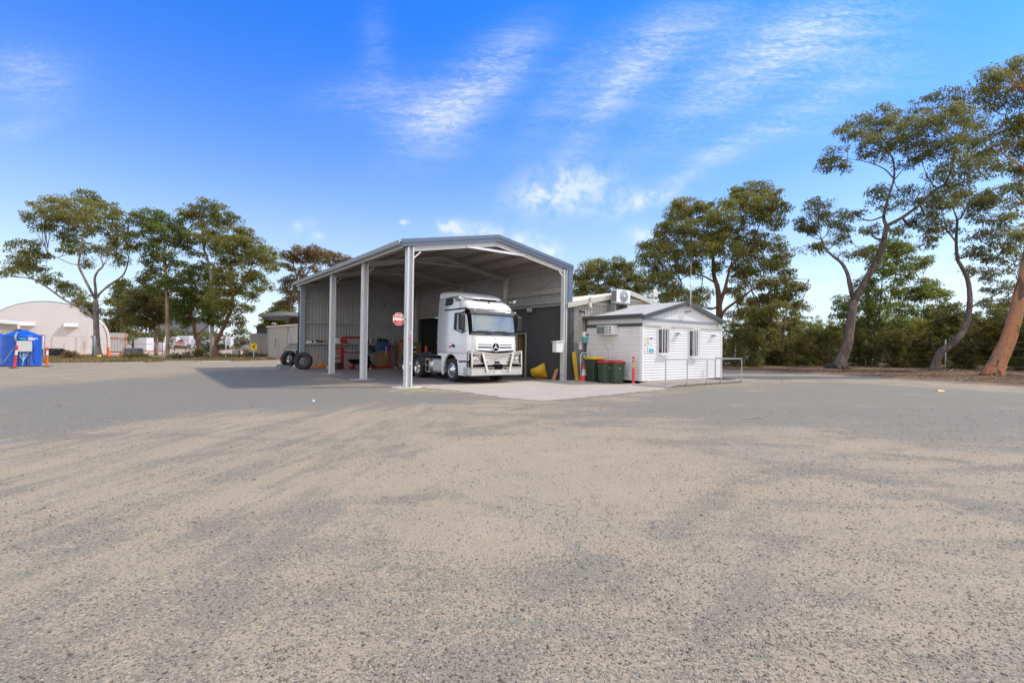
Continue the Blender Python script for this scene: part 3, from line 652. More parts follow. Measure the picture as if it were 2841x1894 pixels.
# ------------------------------------------------------------------ white transportable cabin
u0, u1, v0, v1, zb, zt = 9.0, 15.15, -3.27, -.08, .13, 2.87
Cn = thing('site_cabin', 'white weatherboard cabin with pale grey gable roof and two barred windows', 'cabin', Wp(0, 0), YAW)
def boards(mb, O, U, N, L, z0, z1, holes=(), bh=.118):
    O, U, N = map(Vector, (O, U, N)); n = int(round((z1-z0)/bh)); bh = (z1-z0)/n
    for i in range(n):
        a, b = z0+i*bh, z0+(i+1)*bh; segs = [(0, L)]
        for h in holes:
            if h[2] < (a+b)/2 < h[3]:
                segs = [q for s_ in segs for q in ((s_[0], min(s_[1], h[0])), (max(s_[0], h[1]), s_[1])) if q[1] > q[0]]
        for s0, s1 in segs:
            Z = Vector((0, 0, 1)); p = lambda s, d, z_: O+U*s+N*d+Z*z_
            mb.quad(p(s0, .034, a+.014), p(s1, .034, a+.014), p(s1, .006, b), p(s0, .006, b)); mb.quad(p(s0, .004, a), p(s1, .004, a), p(s1, .034, a+.014), p(s0, .034, a+.014))
wins = [(10.05, 10.79, 1.32, 2.36), (12.37, 13.09, 1.18, 2.36)]
mb = MB(); boards(mb, (u0, v0, 0), (1, 0, 0), (0, -1, 0), u1-u0, zb, 2.44, [(a-u0, b-u0, c_, d_) for a, b, c_, d_ in wins]); mb.build('front_wall', M['white_board'], Cn)
mb = MB(); boards(mb, (u0, v1, 0), (0, -1, 0), (-1, 0, 0), v1-v0, zb, 2.44); mb.build('side_wall', M['white_board'], Cn)
mb = MB(); boards(mb, (u1, v1, 0), (0, -1, 0), (1, 0, 0), v1-v0, zb, 2.44); mb.quad((u0, v1, zb), (u1, v1, zb), (u1, v1, zt), (u0, v1, zt)); mb.quad((u0, v0, zb), (u1, v0, zb), (u1, v1, zb), (u0, v1, zb)); mb.build('rear_wall', M['white_board'], Cn)
mb = MB(); mb.box(u0-.035, u0+.06, v0-.04, v0+.0, zb, 2.44); mb.box(u0-.04, u0-.0, v0+.001, v0+.1, zb, 2.44); mb.box(u1-.06, u1+.035, v0-.04, v0, zb, 2.44); mb.box(u0-.036, u0-.0, v1-.1, v1, zb, 2.44); mb.build('corner_trim', M['white'], Cn)
mb = MB(); mb.box(u0-.05, u0-.002, v0-.02, v1, 2.435, 2.57); mb.build('belt_band', M['charcoal'], Cn)
mb = MB(); mb.box(u0-.05, u1+.04, v0-.06, v0-.021, 2.445, 2.53); mb.build('belt_flashing', M['cream_trim'], Cn)
mb = MB(); mb.box(u0-.02, u1+.02, v0-.03, v0+.02, 2.57, 2.70); mb.box(u0-.02, u0+.02, v0+.021, v1, 2.571, 2.84); mb.box(u0-.01, u1+.01, v0-.018, v0+.02, 2.531, 2.569); mb.build('upper_board', M['white_board'], Cn)
mb = MB(); mb.box(u0-.08, u1+.06, v0-.075, v0-.031, 2.70, 2.77); mb.box(u0-.08, u1+.06, v0-.05, v0-.02, 2.771, 2.80); mb.build('gable_sill', M['gutter'], Cn)
um = (u0+u1)/2; sl = (3.62-2.86)/(um-u0)
mb = MB(); ribs(mb, (u0+.12, v0-.03, 0), (1, 0, 0), (0, -1, 0), u1-u0-.24, 2.80, lambda a: 3.60-abs(u0+.12+a-um)*sl, .24, .012, 'trim', split=(um-u0-.12,)); mb.build('gable', M['white_board'], Cn)
for s in (-1, 1):
    mb = MB(); ue = um+s*(um-u0+.14); ze = 3.66-abs(ue-um)*sl; L = math.hypot(um-ue, 3.66-ze)
    Vd = Vector((um-ue, 0, 3.66-ze)).normalized()
    ribs(mb, (ue, v0-.16, ze), (0, 1, 0), Vector((s*sl, 0, 1)).normalized(), v1-v0+.3, 0, L, .16, .012, 'trim', Vv=Vd); mb.build('roof', M['grey_roof'], Cn)
    mb = MB(); mb.prism([(ue, ze-.15), (um, 3.51), (um, 3.69), (ue, ze+.03)], v0-.20, v0-.165, 'Y'); mb.build('barge_board', M['charcoal'], Cn)
mb = MB(); mb.box(u0-.24, u0-.13, v0-.14, v1+.15, 2.77, 2.95); mb.build('gutter', M['charcoal'], Cn, bevel=.008)
mb = MB(); mb.tube([(u0-.17, v1-.05, 2.80), (u0-.12, v1-.04, 2.62), (u0-.09, v1-.02, 2.3), (u0-.09, v1-.02, .1)], .035, 8); mb.build('downpipe', M['charcoal'], Cn)
mb = MB(); mb.tube([(u1+.06, v0+.1, 2.6), (u1+.06, v0+.1, .15)], .03, 8); mb.build('downpipe', M['white'], Cn)
mb = MB(); mb.box(u0+.15, u1-.15, v0+.2, v1-.1, 0, zb-.002); mb.build('skirt', M['mattblack'], Cn)
for i, (a, b, c_, d_) in enumerate(wins):
    fr = MB(); y0 = v0-.045
    for q in ((a-.05, a, c_-.05, d_+.05), (b, b+.05, c_-.05, d_+.05)): fr.box(q[0], q[1], y0, v0+.04, q[2], q[3])
    fr.box(a+.001, b-.001, y0, v0+.04, d_, d_+.05); fr.box(a+.001, b-.001, y0, v0+.04, c_-.05, c_)
    w = fr.build('window', M['white'], Cn)
    p = MB(); p.box(a, b, v0+.015, v0+.022, c_, d_); p.build('pane', M['dglass'], w)
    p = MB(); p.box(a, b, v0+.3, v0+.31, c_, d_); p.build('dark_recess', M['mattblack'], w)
    gb = MB(); nb = 4 if i == 0 else 5
    for j in range(nb): x = a+.13+(b-a-.2)*j/(nb-1); gb.box(x-.012, x+.012, y0-.11, y0-.085, c_-.03, d_+.06)
    gb.box(a+.05, b-.02, y0-.115, y0-.08, d_+.061, d_+.10); gb.box(a+.05, b-.02, y0-.13, y0-.06, c_-.10, c_-.031)
    for x in (a+.06, b-.05):
        for zz in (c_-.06, d_+.08): gb.box(x, x+.02, y0-.08, y0, zz-.01, zz+.01)
    gb.build('security_bars', M['galv_bright'], w)
    if i == 0: p = MB(); p.box(a+.0, a+.09, v0-.01, v0+.01, c_+.02, c_+.58); p.build('curtain', M['cloth_pink'], w)
# things fixed to the cabin
def sm(name, mb, m, label, cat, group=None, **kw): o = mb.build(name, m, None, Wp(0, 0), YAW, **kw); return tag(o, label, cat, group)
k = thing('room_air_conditioner', 'white boxed window air conditioner with dark grille, on the cabin side wall', 'air conditioner', Wp(u0, -1.48), YAW)
mb = MB(); mb.box(-.36, -.03, -.50, .46, 2.09, 2.50); mb.build('casing', M['white'], k, bevel=.02)
mb = MB(); mb.box(-.375, -.361, -.02, .42, 2.13, 2.46); mb.build('coil_grille', mat('coil', (.05, .10, .10), .4, .3), k)
mb = MB(); [mb.box(-.381, -.3751, .0+.07*i, .008+.07*i, 2.13, 2.46) for i in range(6)]; [mb.box(-.3815, -.3755, .0, .42, 2.17+.08*i, 2.178+.08*i) for i in range(4)]; mb.build('grille_wires', M['galv'], k)
mb = MB()
for i in range(3):
    for j in range(2): mb.box(-.368, -.361, -.20-.19*j, -.07-.19*j, 2.15+.11*i, 2.22+.11*i)
mb.build('vents', M['grey_box'], k)
for y in (.42, .02): mb = MB(); mb.tube([(-.32, y, 2.09), (-.04, y-.30, 1.52), (-.04, y-.30, 1.42)], .008, 5); mb.build('stay', M['cream_trim'], k)
mb = MB(); mb.tube([(-.04, .02, 1.5), (-.04, .02, .3)], .008, 5); mb.build('drain_hose', M['cream_trim'], k)
k = thing('condenser_unit', 'white outdoor condenser unit with round fan, high on the annex gable', 'air conditioner', Wp(0, 0), YAW)
mb = MB(); mb.box(10.45, 11.45, -.62, -.26, 3.70, 4.34); mb.build('casing', M['white'], k, bevel=.02)
mb = MB(); mb.lathe([(.001, 0), (.25, 0), (.27, .015), (.29, 0)], 28, (10.98, -.635, 4.02), 'Y'); mb.build('fan_guard', M['gutter'], k)
mb = MB(); [mb.lathe([(r_, -.008), (r_+.008, -.008), (r_+.008, 0)], 24, (10.98, -.645, 4.02), 'Y') for r_ in (.1, .15, .2, .25)]; mb.lathe([(.001, -.01), (.06, -.01), (.06, 0)], 16, (10.98, -.65, 4.02), 'Y'); mb.build('fan_rings', M['white'], k)
mb = MB(); mb.box(10.438, 10.449, -.6, -.3, 3.76, 4.28); mb.build('side_vent', M['grey_box'], k)
mb = MB(); mb.box(10.4, 11.5, -.6, -.04, 3.64, 3.68); mb.box(10.5, 10.54, -.5, -.03, 3.30, 3.64); mb.box(11.35, 11.39, -.5, -.03, 3.30, 3.64); mb.build('bracket', M['gutter'], k)
k = thing('antenna_mast', 'slim grey antenna mast strapped to the cabin gable peak', 'antenna', Wp(um-.02, v0-.28), YAW)
mb = MB(); mb.tube([(0, 0, 3.15), (0, 0, 4.62)], .024, 8); mb.tube([(0, 0, 4.62), (.01, 0, 5.45)], [.014, .005], 6); mb.build('mast', M['galv'], k)
mb = MB(); mb.box(-.05, .03, -.02, .24, 3.18, 3.22); mb.box(-.05, .03, -.02, .24, 3.46, 3.5); mb.build('clamp', M['charcoal'], k)
mb = MB(); mb.tube([(0, 0, 4.36), (.34, 0, 4.40)], .018, 6); mb.build('dipole', M['white'], k)
mb = MB(); mb.lathe([(.001, -.09), (.06, -.07), (.07, 0), (.06, .07), (.001, .09)], 12, (.02, 0, 4.36)); mb.build('junction_pod', M['white'], k)
k = thing('flat_panel_aerial', 'small cream square panel aerial on a short white pole above the cabin roof', 'aerial', Wp(11.55, -2.0, .16), YAW)
mb = MB(); mb.box(-.16, .16, -.04, .04, 3.76, 4.12); mb.build('panel', M['cream_roof'], k, bevel=.03)
mb = MB(); mb.tube([(-.04, .05, 3.44), (-.04, .05, 3.9)], .02, 8); mb.build('pole', M['white'], k)
k = thing('ramp', 'low grey access ramp with galvanised handrail along the cabin front', 'ramp', Wp(0, 0), YAW)
mb = MB(); mb.add([(8.3, -3.34, .012), (8.45, -4.8, .012), (9.4, -4.8, .14), (14.2, -4.8, .14), (14.2, -3.34, .14), (9.4, -3.34, .14), (8.3, -3.34, .002), (8.45, -4.8, .002), (14.2, -4.8, .002), (14.2, -3.34, .002)],
               [(0, 1, 2, 5), (5, 2, 3, 4), (0, 6, 7, 1), (1, 7, 8, 3, 2), (3, 8, 9, 4), (4, 9, 6, 0, 5), (6, 9, 8, 7)]); mb.build('deck', mat('weathered_deck', (.32, .27, .22), .8, 0, .2, 3, stretch=(1, 5, 1)), k)
mb = MB(); mb.beam((8.44, -4.83, .03), (9.4, -4.83, .12), .03, .06); mb.beam((9.4, -4.83, .12), (14.22, -4.83, .12), .03, .09); mb.beam((8.28, -3.34, .03), (8.44, -4.8, .03), .02, .05); mb.build('edge_angle', M['galv_dark'], k)
RU = [onv(px_, 1030, -4.83)[0] for px_ in (1845, 1905, 1960, 1999, 2056)]
for u in RU: mb = MB(); mb.box(u-.02, u+.02, -4.87, -4.848, .02, 1.06); mb.build('rail_post', M['galv_dark'], k)
mb = MB(); mb.box(RU[-1]-.02, RU[-1]+.02, -3.6, -3.56, .02, 1.06); mb.build('rail_post', M['galv_dark'], k)
mb = MB(); mb.beam((RU[0]-.02, -4.86, 1.08), (RU[-1]+.02, -4.86, 1.10), .04, .04); mb.beam((RU[-1], -4.84, 1.10), (RU[-1], -3.56, 1.10), .04, .04); mb.build('handrail', M['galv_dark'], k)
mb = MB(); mb.box(13.1, 14.1, -4.6, -3.7, .142, .155); o = sm('door_mat', mb, M['black'], 'black mat lying flat at the far end of the ramp', 'mat')
# ------------------------------------------------------------------ truck (x across, y from nose to tail, z up)
TK = thing('truck', 'white prime mover truck with polished bullbar, parked nose out under the open shed', 'truck', Wp(3.87, .12), YAW)
LV = [(1.17, .03, 1.215, .26), (1.30, .0, 1.22, .27), (1.60, .0, 1.222, .28), (1.95, .02, 1.22, .29), (2.2, .055, 1.215, .30), (2.5, .10, 1.205, .30), (2.88, .165, 1.185, .30), (3.02, .20, 1.175, .31),
      (3.12, .26, 1.17, .33), (3.22, .36, 1.165, .36), (3.32, .50, 1.16, .38), (3.41, .68, 1.15, .42), (3.48, .90, 1.14, .46), (3.54, 1.18, 1.13, .5), (3.59, 1.5, 1.12, .52)]
YB = 2.68
def lvl(z):
    for a, b in zip(LV, LV[1:]):
        if z <= b[0]: t = max(0, (z-a[0])/(b[0]-a[0])); return [a[i]*(1-t)+b[i]*t for i in range(1, 4)]
    return list(LV[-1][1:])
def fy(x, z, off=0.):           # point on the nose surface above x, pushed out by off
    yf, hw, r = lvl(z); ax = abs(x); bow = .035*(1-(x/hw)**2)
    e = ax-(hw-r)
    y = yf+.035-bow+(r-math.sqrt(max(0, r*r-e*e)) if e > 0 else 0)
    return (x, y-off, z)
def outline(z, n=7, off=0.):
    yf, hw, r = lvl(z); pts = [(-hw-off, YB), (-hw-off, 1.6), (-hw-off, .9), (-hw-off, yf+r+.035)]
    for i in range(1, n): a = math.pi/2*i/n; pts.append((-(hw-r)-(r+off)*math.cos(a), yf+.035+r-(r+off)*math.sin(a)))
    m = 10
    for i in range(m+1):
        x = -(hw-r)+2*(hw-r)*i/m; pts.append((x, fy(x, z)[1]-off))
    half = [p for p in pts if p[0] < -1e-6]; return half+([(0, fy(0, z)[1]-off)])+[(-x, y) for x, y in half[::-1]]
mb = MB(); mb.smooth = True; rings = [outline(z) for z, *_ in LV]; n = len(rings[0]); vs = [(x, y, LV[i][0]) for i, rg in enumerate(rings) for x, y in rg]
mb.add(vs, [(i*n+j, i*n+j+1, (i+1)*n+j+1, (i+1)*n+j) for i in range(len(rings)-1) for j in range(n-1)])
mb.smooth = False; b = (len(rings)-1)*n
mb.f.append([b+j for j in range(n)]); mb.mi.append(0); mb.sm.append(False)
mb.f.append([j for j in range(n)][::-1]); mb.mi.append(0); mb.sm.append(False)
mb.f += [[i*n, (i+1)*n, (i+1)*n+n-1, i*n+n-1] for i in range(len(rings)-1)]; mb.mi += [0]*(len(rings)-1); mb.sm += [False]*(len(rings)-1)
cab = mb.build('cab', M['truck'], TK)
def nose(x0, x1, z0, z1, off, nx_=14, nz_=6, zf=None):
    """patch following the nose; zf(x)->(z0,z1) optional"""
    mb = MB(); mb.smooth = True; V = []
    for j in range(nz_+1):
        for i in range(nx_+1):
            x = x0+(x1-x0)*i/nx_; a, b_ = zf(x) if zf else (z0, z1); z_ = a+(b_-a)*j/nz_; V.append(fy(x, z_, off))
    w = nx_+1; mb.add(V, [(j*w+i, j*w+i+1, (j+1)*w+i+1, (j+1)*w+i) for j in range(nz_) for i in range(nx_)]); return mb
nose(-1.165, 1.165, 1.955, 2.93, .012, 24, 8).build('windscreen_surround', M['mattblack'], TK)
nose(-1.05, 1.05, 2.10, 2.80, .02, 20, 8).build('windscreen', M['wsglass'], TK)
nose(-1.12, 1.12, 1.955, 2.055, .03, 20, 2).build('wiper_cowl', M['charcoal'], TK)
mb = MB()
for x0, x1 in ((-.55, -.15), (.35, .80)): mb.add([fy(x0, 2.01, .036), fy(x1, 2.01, .036), fy(x1-.05, 1.975, .036), fy(x0+.05, 1.975, .036)], [(0, 1, 2, 3)])
mb.build('cowl_slot', M['mattblack'], TK)
mb = MB()
for x0 in (-.15, .75): mb.tube([fy(x0, 2.07, .04), fy(x0-.35, 2.13, .045), fy(x0-.75, 2.12, .035)], .011, 5)
mb.build('wiper', M['black'], TK)
# sun visor standing off the glass
mb = MB(); N_ = 18; V = []
for i in range(N_+1):
    x = -1.2+2.4*i/N_; xx = max(-1.16, min(1.16, x)); ya = fy(xx, 2.93, 0)[1]
    V += [(x, ya-.13, 2.80), (x, ya-.16, 2.92), (x, ya-.02, 3.03)]
mb.smooth = True; mb.add(V, [(3*i+j, 3*i+3+j, 3*i+4+j, 3*i+1+j) for i in range(N_) for j in range(2)]); mb.build('sun_visor', M['visor'], TK)
mb = MB(); mb.add([(-1.21, .42, 2.80), (-1.21, .10, 2.80), (-1.21, .08, 2.93), (-1.21, .42, 3.05), (-1.19, .42, 2.80), (-1.19, .10, 2.80), (-1.19, .08, 2.93), (-1.19, .42, 3.05)], [(0, 1, 2, 3), (4, 5, 6, 7), (0, 1, 5, 4), (1, 2, 6, 5), (2, 3, 7, 6)]); mb.build('visor_end', M['mattblack'], TK)
for x in (-.98, 1.1): mb = MB(); mb.ball((x, fy(x, 2.9)[1]-.17, 2.94), .045, 8); mb.build('marker_lamp', M['lamp'], TK)
# hood, grille slots
def vee(z, k=.05): return lambda x: z-k*(1-abs(x)/.95)
hood = nose(-.93, .93, 1.33, 1.90, .022, 24, 6, zf=lambda x: (1.36-.05*(1-abs(x)/.93), 1.90)); hood.build('hood', M['truck'], TK)
for zz, t in ((1.585, .014), (1.475, .026)):
    for s in (-1, 1):
        o = nose(s*.20, s*.84, 0, 0, .028, 10, 1, zf=lambda x: (zz-.015*(1-abs(x))-t, zz-.015*(1-abs(x))+t)); o.build('grille_slot', M['mattblack'], TK)
nose(-.93, .93, 0, 0, .024, 24, 1, zf=lambda x: (1.27-.03*(1-abs(x)/.93), 1.345-.05*(1-abs(x)/.93))).build('lower_gap', M['mattblack'], TK)
e = MB(); e.lathe([(.001, -.045), (.165, -.045), (.165, -.02)], 32, (0, fy(0, 1.48)[1], 1.475), 'Y'); em = e.build('emblem', M['mattblack'], TK)
e = MB(); e.lathe([(.168, -.02), (.19, -.045), (.18, -.062), (.163, -.05), (.163, -.02)], 32, (0, fy(0, 1.48)[1], 1.475), 'Y'); e.build('ring', M['white'], em)
e = MB(); yc = fy(0, 1.48)[1]
for a in (90, 210, 330):
    ca, sa = math.cos(R(a)), math.sin(R(a)); e.add([(0, yc-.075, 1.475), (-sa*.034, yc-.047, 1.475+ca*.034), (ca*.168, yc-.050, 1.475+sa*.168), (sa*.034, yc-.047, 1.475-ca*.034)], [(0, 1, 2), (0, 2, 3)])
e.build('star', M['white'], em)
e = MB(); e.lathe([(.001, -.03), (.028, -.03), (.028, 0)], 12, (.0, fy(0, 1.83)[1], 1.835), 'Y'); e.build('badge', M['gutter'], TK)
# corner panels: air vanes as fine dark strokes
for s in (-1, 1):
    m_ = MB()
    for i in range(7):
        zz = 1.42+.07*i; x = s*(1.00+.01*(i % 2)); p = [fy(x+s*.03*t, zz+.012*t, .006) for t in range(4)]; q = [(a, b_, c_+.014) for a, b_, c_ in p]
        for t in range(3): m_.quad(p[t], p[t+1], q[t+1], q[t])
    m_.build('air_vane', M['gutter'], TK)
# side panels below the cab: step box, wheel arch
def sidepoly(s, poly, x_in, x_out, nm, mt, bevel=0):
    m_ = MB(); m_.prism(poly, s*x_in, s*x_out, 'X'); return m_.build(nm, mt, TK, bevel=bevel)
arch = [(1.5+.60*math.cos(a), .60+.57*math.sin(a)) for a in [math.pi*i/12 for i in range(13)]]     # rear to front
for s in (-1, 1):
    poly = [(.10, 1.18), (.10, .93), (.93, .90)]+arch[::-1][1:][:12]+[(2.13, 1.03), (2.66, 1.12), (2.66, 1.18)]
    sidepoly(s, poly, 1.14, 1.218, 'lower_side_panel', M['truck'])
    sidepoly(s, [(.28, .86), (.95, .84), (.89, .31), (.34, .31)], 1.02, 1.205, 'step_box', M['truck'], .015)
    sidepoly(s, [(.34, .80), (.9, .80), (.9, .86), (.34, .87)], 1.0, 1.20, 'step_recess', M['mattblack'])
    sidepoly(s, [(.50, .40), (.88, .41), (.88, .425), (.50, .415)], 1.2, 1.209, 'step_line', M['charcoal'])
    sidepoly(s, [(2.16, .28), (2.24, .28), (2.3, 1.06), (2.14, 1.02)], 1.15, 1.215, 'rear_fairing', M['truck'])
    sidepoly(s, [(.95, .60), (1.0, 1.0), (1.5, 1.14), (2.0, 1.0), (2.1, .60)], .8, .84, 'arch_liner', M['mattblack'])
    mb = MB(); mb.ball((s*1.225, .98, .93), .035, 8); mb.build('side_marker', M['red'], TK)
# side windows, door, trim lines
def sidepatch(s, poly, off, nm, mt):
    m_ = MB(); v_ = []
    for y, z in poly: hw = lvl(z)[1]; v_.append((s*(hw+off), y, z))
    m_.add(v_, [tuple(range(len(v_)))]); o_ = m_.build(nm, mt, TK); md = o_.modifiers.new('t', 'SOLIDIFY'); md.thickness = .006; return o_
def rline(s, pts, w, nm='shut_line'):
    m_ = MB()
    for a, b_ in zip(pts, pts[1:]):
        d = Vector((b_[0]-a[0], b_[1]-a[1])).normalized(); nrm = Vector((-d.y, d.x))*w/2
        v_ = [(s*(lvl(z)[1]+.003), y, z) for y, z in ((a[0]-nrm.x, a[1]-nrm.y), (b_[0]-nrm.x, b_[1]-nrm.y), (b_[0]+nrm.x, b_[1]+nrm.y), (a[0]+nrm.x, a[1]+nrm.y))]; m_.add(v_, [(0, 1, 2, 3)])
    m_.build(nm, M['gutter'], TK)
for s in (-1, 1):
    sidepatch(s, [(1.28, 2.19), (.62, 2.02), (.46, 2.04), (.50, 2.84), (.62, 2.88), (1.24, 2.88), (1.27, 2.82)], .004, 'side_window', M['black'])
    sidepatch(s, [(1.02, 2.17), (.64, 2.08), (.53, 2.10), (.56, 2.80), (1.02, 2.82)], .012, 'door_glass', M['wsglass'])
    sidepatch(s, [(2.10, 3.20), (1.52, 3.22), (1.44, 3.30), (1.47, 3.48), (1.60, 3.54), (2.10, 3.55)], .008, 'sleeper_window', M['black'])
    sidepatch(s, [(2.16, 3.00), (.34, 3.0), (.34, 3.06), (2.16, 3.06)], .01, 'roof_trim', M['mattblack'])
    rline(s, [(.36, 2.95), (.33, 2.0), (.28, 1.25)], .010); rline(s, [(1.42, 2.95), (1.44, 2.2), (1.50, 1.3), (1.40, 1.19)], .010)
    rline(s, [(2.20, 3.5), (2.20, 1.2)], .012); rline(s, [(2.2, 1.95), (1.5, 1.97)], .008); rline(s, [(2.2, 1.52), (.32, 1.32)], .008); rline(s, [(.72, 1.49), (.42, 1.46)], .012); rline(s, [(2.66, 2.93), (2.2, 2.93)], .008); rline(s, [(1.7, 1.62), (1.52, 1.65), (1.5, 1.9)], .006)
    sidepatch(s, [(1.40, 1.60), (1.16, 1.55), (1.13, 1.45), (1.33, 1.45), (1.39, 1.50)], .012, 'door_handle', M['black'])
    mb = MB(); mb.tube([(s*1.15, .62, 3.44), (s*1.34, .60, 3.42)], .014, 6); mb.ball((s*1.38, .56, 3.45), .075, 8); mb.build('spot_lamp', M['lamp'], TK)
mb = MB(); mb.tube([(-1.13, .80, 3.40), (-1.22, .80, 3.36), (-1.21, .80, 3.05)], .007, 5); mb.ball((-1.21, .80, 3.05), .03, 6, 1.4); mb.tube([(-1.12, 1.1, 3.38), (-1.2, 1.05, 3.40), (-1.2, .98, 3.40)], .02, 6); mb.build('kerb_mirror', M['charcoal'], TK)
sidepatch(-1, [(1.94, 1.87), (1.90, 1.87), (1.88, 1.80), (1.92, 1.77), (1.96, 1.80)], .006, 'door_logo', M['cyan'])
sidepatch(-1, [(2.06, 1.71), (1.76, 1.72), (1.76, 1.64), (2.06, 1.63)], .006, 'door_logo', M['cyan'])
sidepatch(-1, [(1.62, 1.53), (1.55, 1.53), (1.55, 1.43), (1.62, 1.42)], .006, 'red_mark', M['signred']); sidepatch(-1, [(1.52, 1.52), (1.44, 1.52), (1.44, 1.42), (1.52, 1.42)], .006, 'red_mark', M['signred'])
# mirrors on arms
for s, (mx, my) in ((-1, (-1.47, .24)), (1, (1.42, .30))):
    mb = MB(); mb.box(mx-.13, mx+.13, my-.10, my+.06, 2.14, 2.80); o = mb.build('mirror', M['black'], TK, bevel=.05)
    mb = MB(); mb.tube([(mx, my, 2.82), (s*1.2, .42, 2.90)], .035, 6); mb.tube([(mx, my, 2.16), (s*1.18, .42, 2.10)], .035, 6); mb.build('arm', M['black'], o)
    mb = MB(); mb.box(mx-.11, mx+.11, my+.061, my+.066, 2.2, 2.74); mb.build('mirror_glass', M['wsglass'], o)
# roof fairing, lofted over stations along y
mb = MB(); mb.smooth = True; ST = [(.52, .45, 3.44, 3.46), (.60, .66, 3.45, 3.52), (.80, .84, 3.47, 3.62), (1.15, 1.0, 3.50, 3.73), (1.6, 1.09, 3.54, 3.82), (2.1, 1.13, 3.57, 3.885), (2.5, 1.135, 3.58, 3.92), (2.67, 1.135, 3.58, 3.92)]
k_ = 15; V = []
for y, hw, zb_, zt_ in ST:
    for i in range(k_):
        a = math.pi*i/(k_-1); c_ = math.cos(a); s_ = math.sin(a); V.append((-hw*math.copysign(abs(c_)**.45, c_), y, zb_+(zt_-zb_)*s_**.62))
mb.add(V, [(i*k_+j, i*k_+j+1, (i+1)*k_+j+1, (i+1)*k_+j) for i in range(len(ST)-1) for j in range(k_-1)])
mb.smooth = False; mb.add(V[-k_:], [tuple(range(k_))]); mb.build('roof_fairing', M['truck'], TK)
mb = MB(); mb.box(-.62, .45, .64, .9, 3.41, 3.50); mb.build('roof_vent', M['mattblack'], TK)
mb = MB(); mb.box(-.05, .0, .45, .5, 3.30, 3.36); mb.build('roof_sensor', M['mattblack'], TK)
# bullbar
bb = MB()
bb.prism([(-.22, .35), (-.17, .33), (.20, .33), (.20, .66), (-.16, .66), (-.22, .62)], -1.26, 1.26, 'X'); o = bb.build('bumper', M['alloy'], TK, bevel=.012)
mb = MB(); mb.prism([(-.24, .645), (-.16, .655), (-.16, .69), (-.24, .675)], -1.24, -.2, 'X'); mb.prism([(-.24, .645), (-.16, .655), (-.16, .69), (-.24, .675)], .24, 1.24, 'X'); mb.build('bumper_lip', M['chrome'], TK)
mb = MB(); mb.box(-1.34, -1.261, -.1, .28, .36, .66); mb.box(1.261, 1.30, -.1, .25, .36, .66); mb.build('bumper_end', M['alloy'], TK, bevel=.02)
mb = MB()
for x0, x1 in ((-.46, -.25), (.28, .47)): mb.box(x0, x1, -.226, -.2, .585, .625)
mb.build('bumper_slot', M['mattblack'], TK)
mb = MB(); mb.box(-.19, .21, -.245, -.15, .575, .79); mb.build('tow_box', M['mattblack'], TK)
mb = MB(); mb.box(-.19, .20, -.236, -.223, .405, .525); pl_ = mb.build('number_plate', M['paper'], TK)
text('XI 51 CM', .11, M['ink'], pl_, face_front(.005, -.238, .465), thick=.001)
mb = MB(); mb.beam((-1.235, -.19, .66), (-1.235, -.16, 1.33), .05, .055, (0, 1, 0)); mb.beam((1.235, -.19, .66), (1.235, -.16, 1.33), .05, .055, (0, 1, 0)); mb.beam((-1.235, .20, .5), (-1.235, .12, 1.3), .04, .05, (0, 1, 0)); mb.beam((-1.235, -.16, 1.31), (-1.235, .12, 1.28), .04, .04); mb.build('outer_upright', M['chrome'], TK)
mb = MB()
for s in (-1, 1):
    mb.beam((s*.54, -.27, .46), (s*.76, -.22, 1.27), .085, .05, (0, 1, 0))
mb.build('inner_strut', M['chrome'], TK)
mb = MB(); tr = [(-1.24, -.16, 1.32), (-.74, -.19, 1.245), (-.0, -.22, 1.165), (.74, -.19, 1.245), (1.24, -.16, 1.32)]
for a, b_ in zip(tr, tr[1:]): mb.beam(a, b_, .05, .075)
mb.build('top_rail', M['chrome'], TK)
mb = MB(); 
for k2, (za_, zb2) in enumerate(((1.10, 1.04),)):
    mb.beam((-.66, -.17, za_), (0, -.19, zb2), .03, .05); mb.beam((0, -.19, zb2), (.66, -.17, za_), .03, .05)
mb.build('mid_rail', M['chrome'], TK)
mb = MB(); mb.add([(-.70, -.135, 1.20), (0, -.15, 1.12), (.70, -.135, 1.20), (.58, -.15, .755), (-.58, -.15, .755)], [(0, 1, 2, 3, 4)]); o = mb.build('centre_plate', M['alloy'], TK); md = o.modifiers.new('t', 'SOLIDIFY'); md.thickness = .02
mb = MB(); mb.box(-.12, .12, -.172, -.15, .82, .90); mb.lathe([(.001, -.01), (.025, -.01)], 10, (-.5, -.16, .86), 'Y'); mb.lathe([(.001, -.01), (.025, -.01)], 10, (.5, -.16, .86), 'Y'); mb.build('plate_hole', M['mattblack'], TK)
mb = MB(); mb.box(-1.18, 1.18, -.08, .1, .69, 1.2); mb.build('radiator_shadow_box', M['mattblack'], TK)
for s in (-1, 1):
    mb = MB(); mb.box(min(s*.74, s*1.17), max(s*.74, s*1.17), -.10, -.082, .80, 1.13); hl = mb.build('headlight', M['lamp'], TK, bevel=.02)
    mb = MB(); [mb.lathe([(.03, -.03), (.075, -.02), (.085, 0)], 14, (s*x, -.10, .97), 'Y') for x in (.86, 1.05)]; mb.build('reflector', M['chrome'], hl)
    mb = MB(); mb.beam((s*.68, -.17, .83), (s*1.22, -.17, .80), .04, .05); mb.beam((s*.73, -.17, 1.17), (s*1.22, -.16, 1.22), .03, .05); [mb.beam((s*x, -.17, .81), (s*(x-.02), -.17, 1.2), .02, .03, (0, 1, 0)) for x in (.90, 1.06)]; mb.build('headlight_guard', M['chrome'], TK)
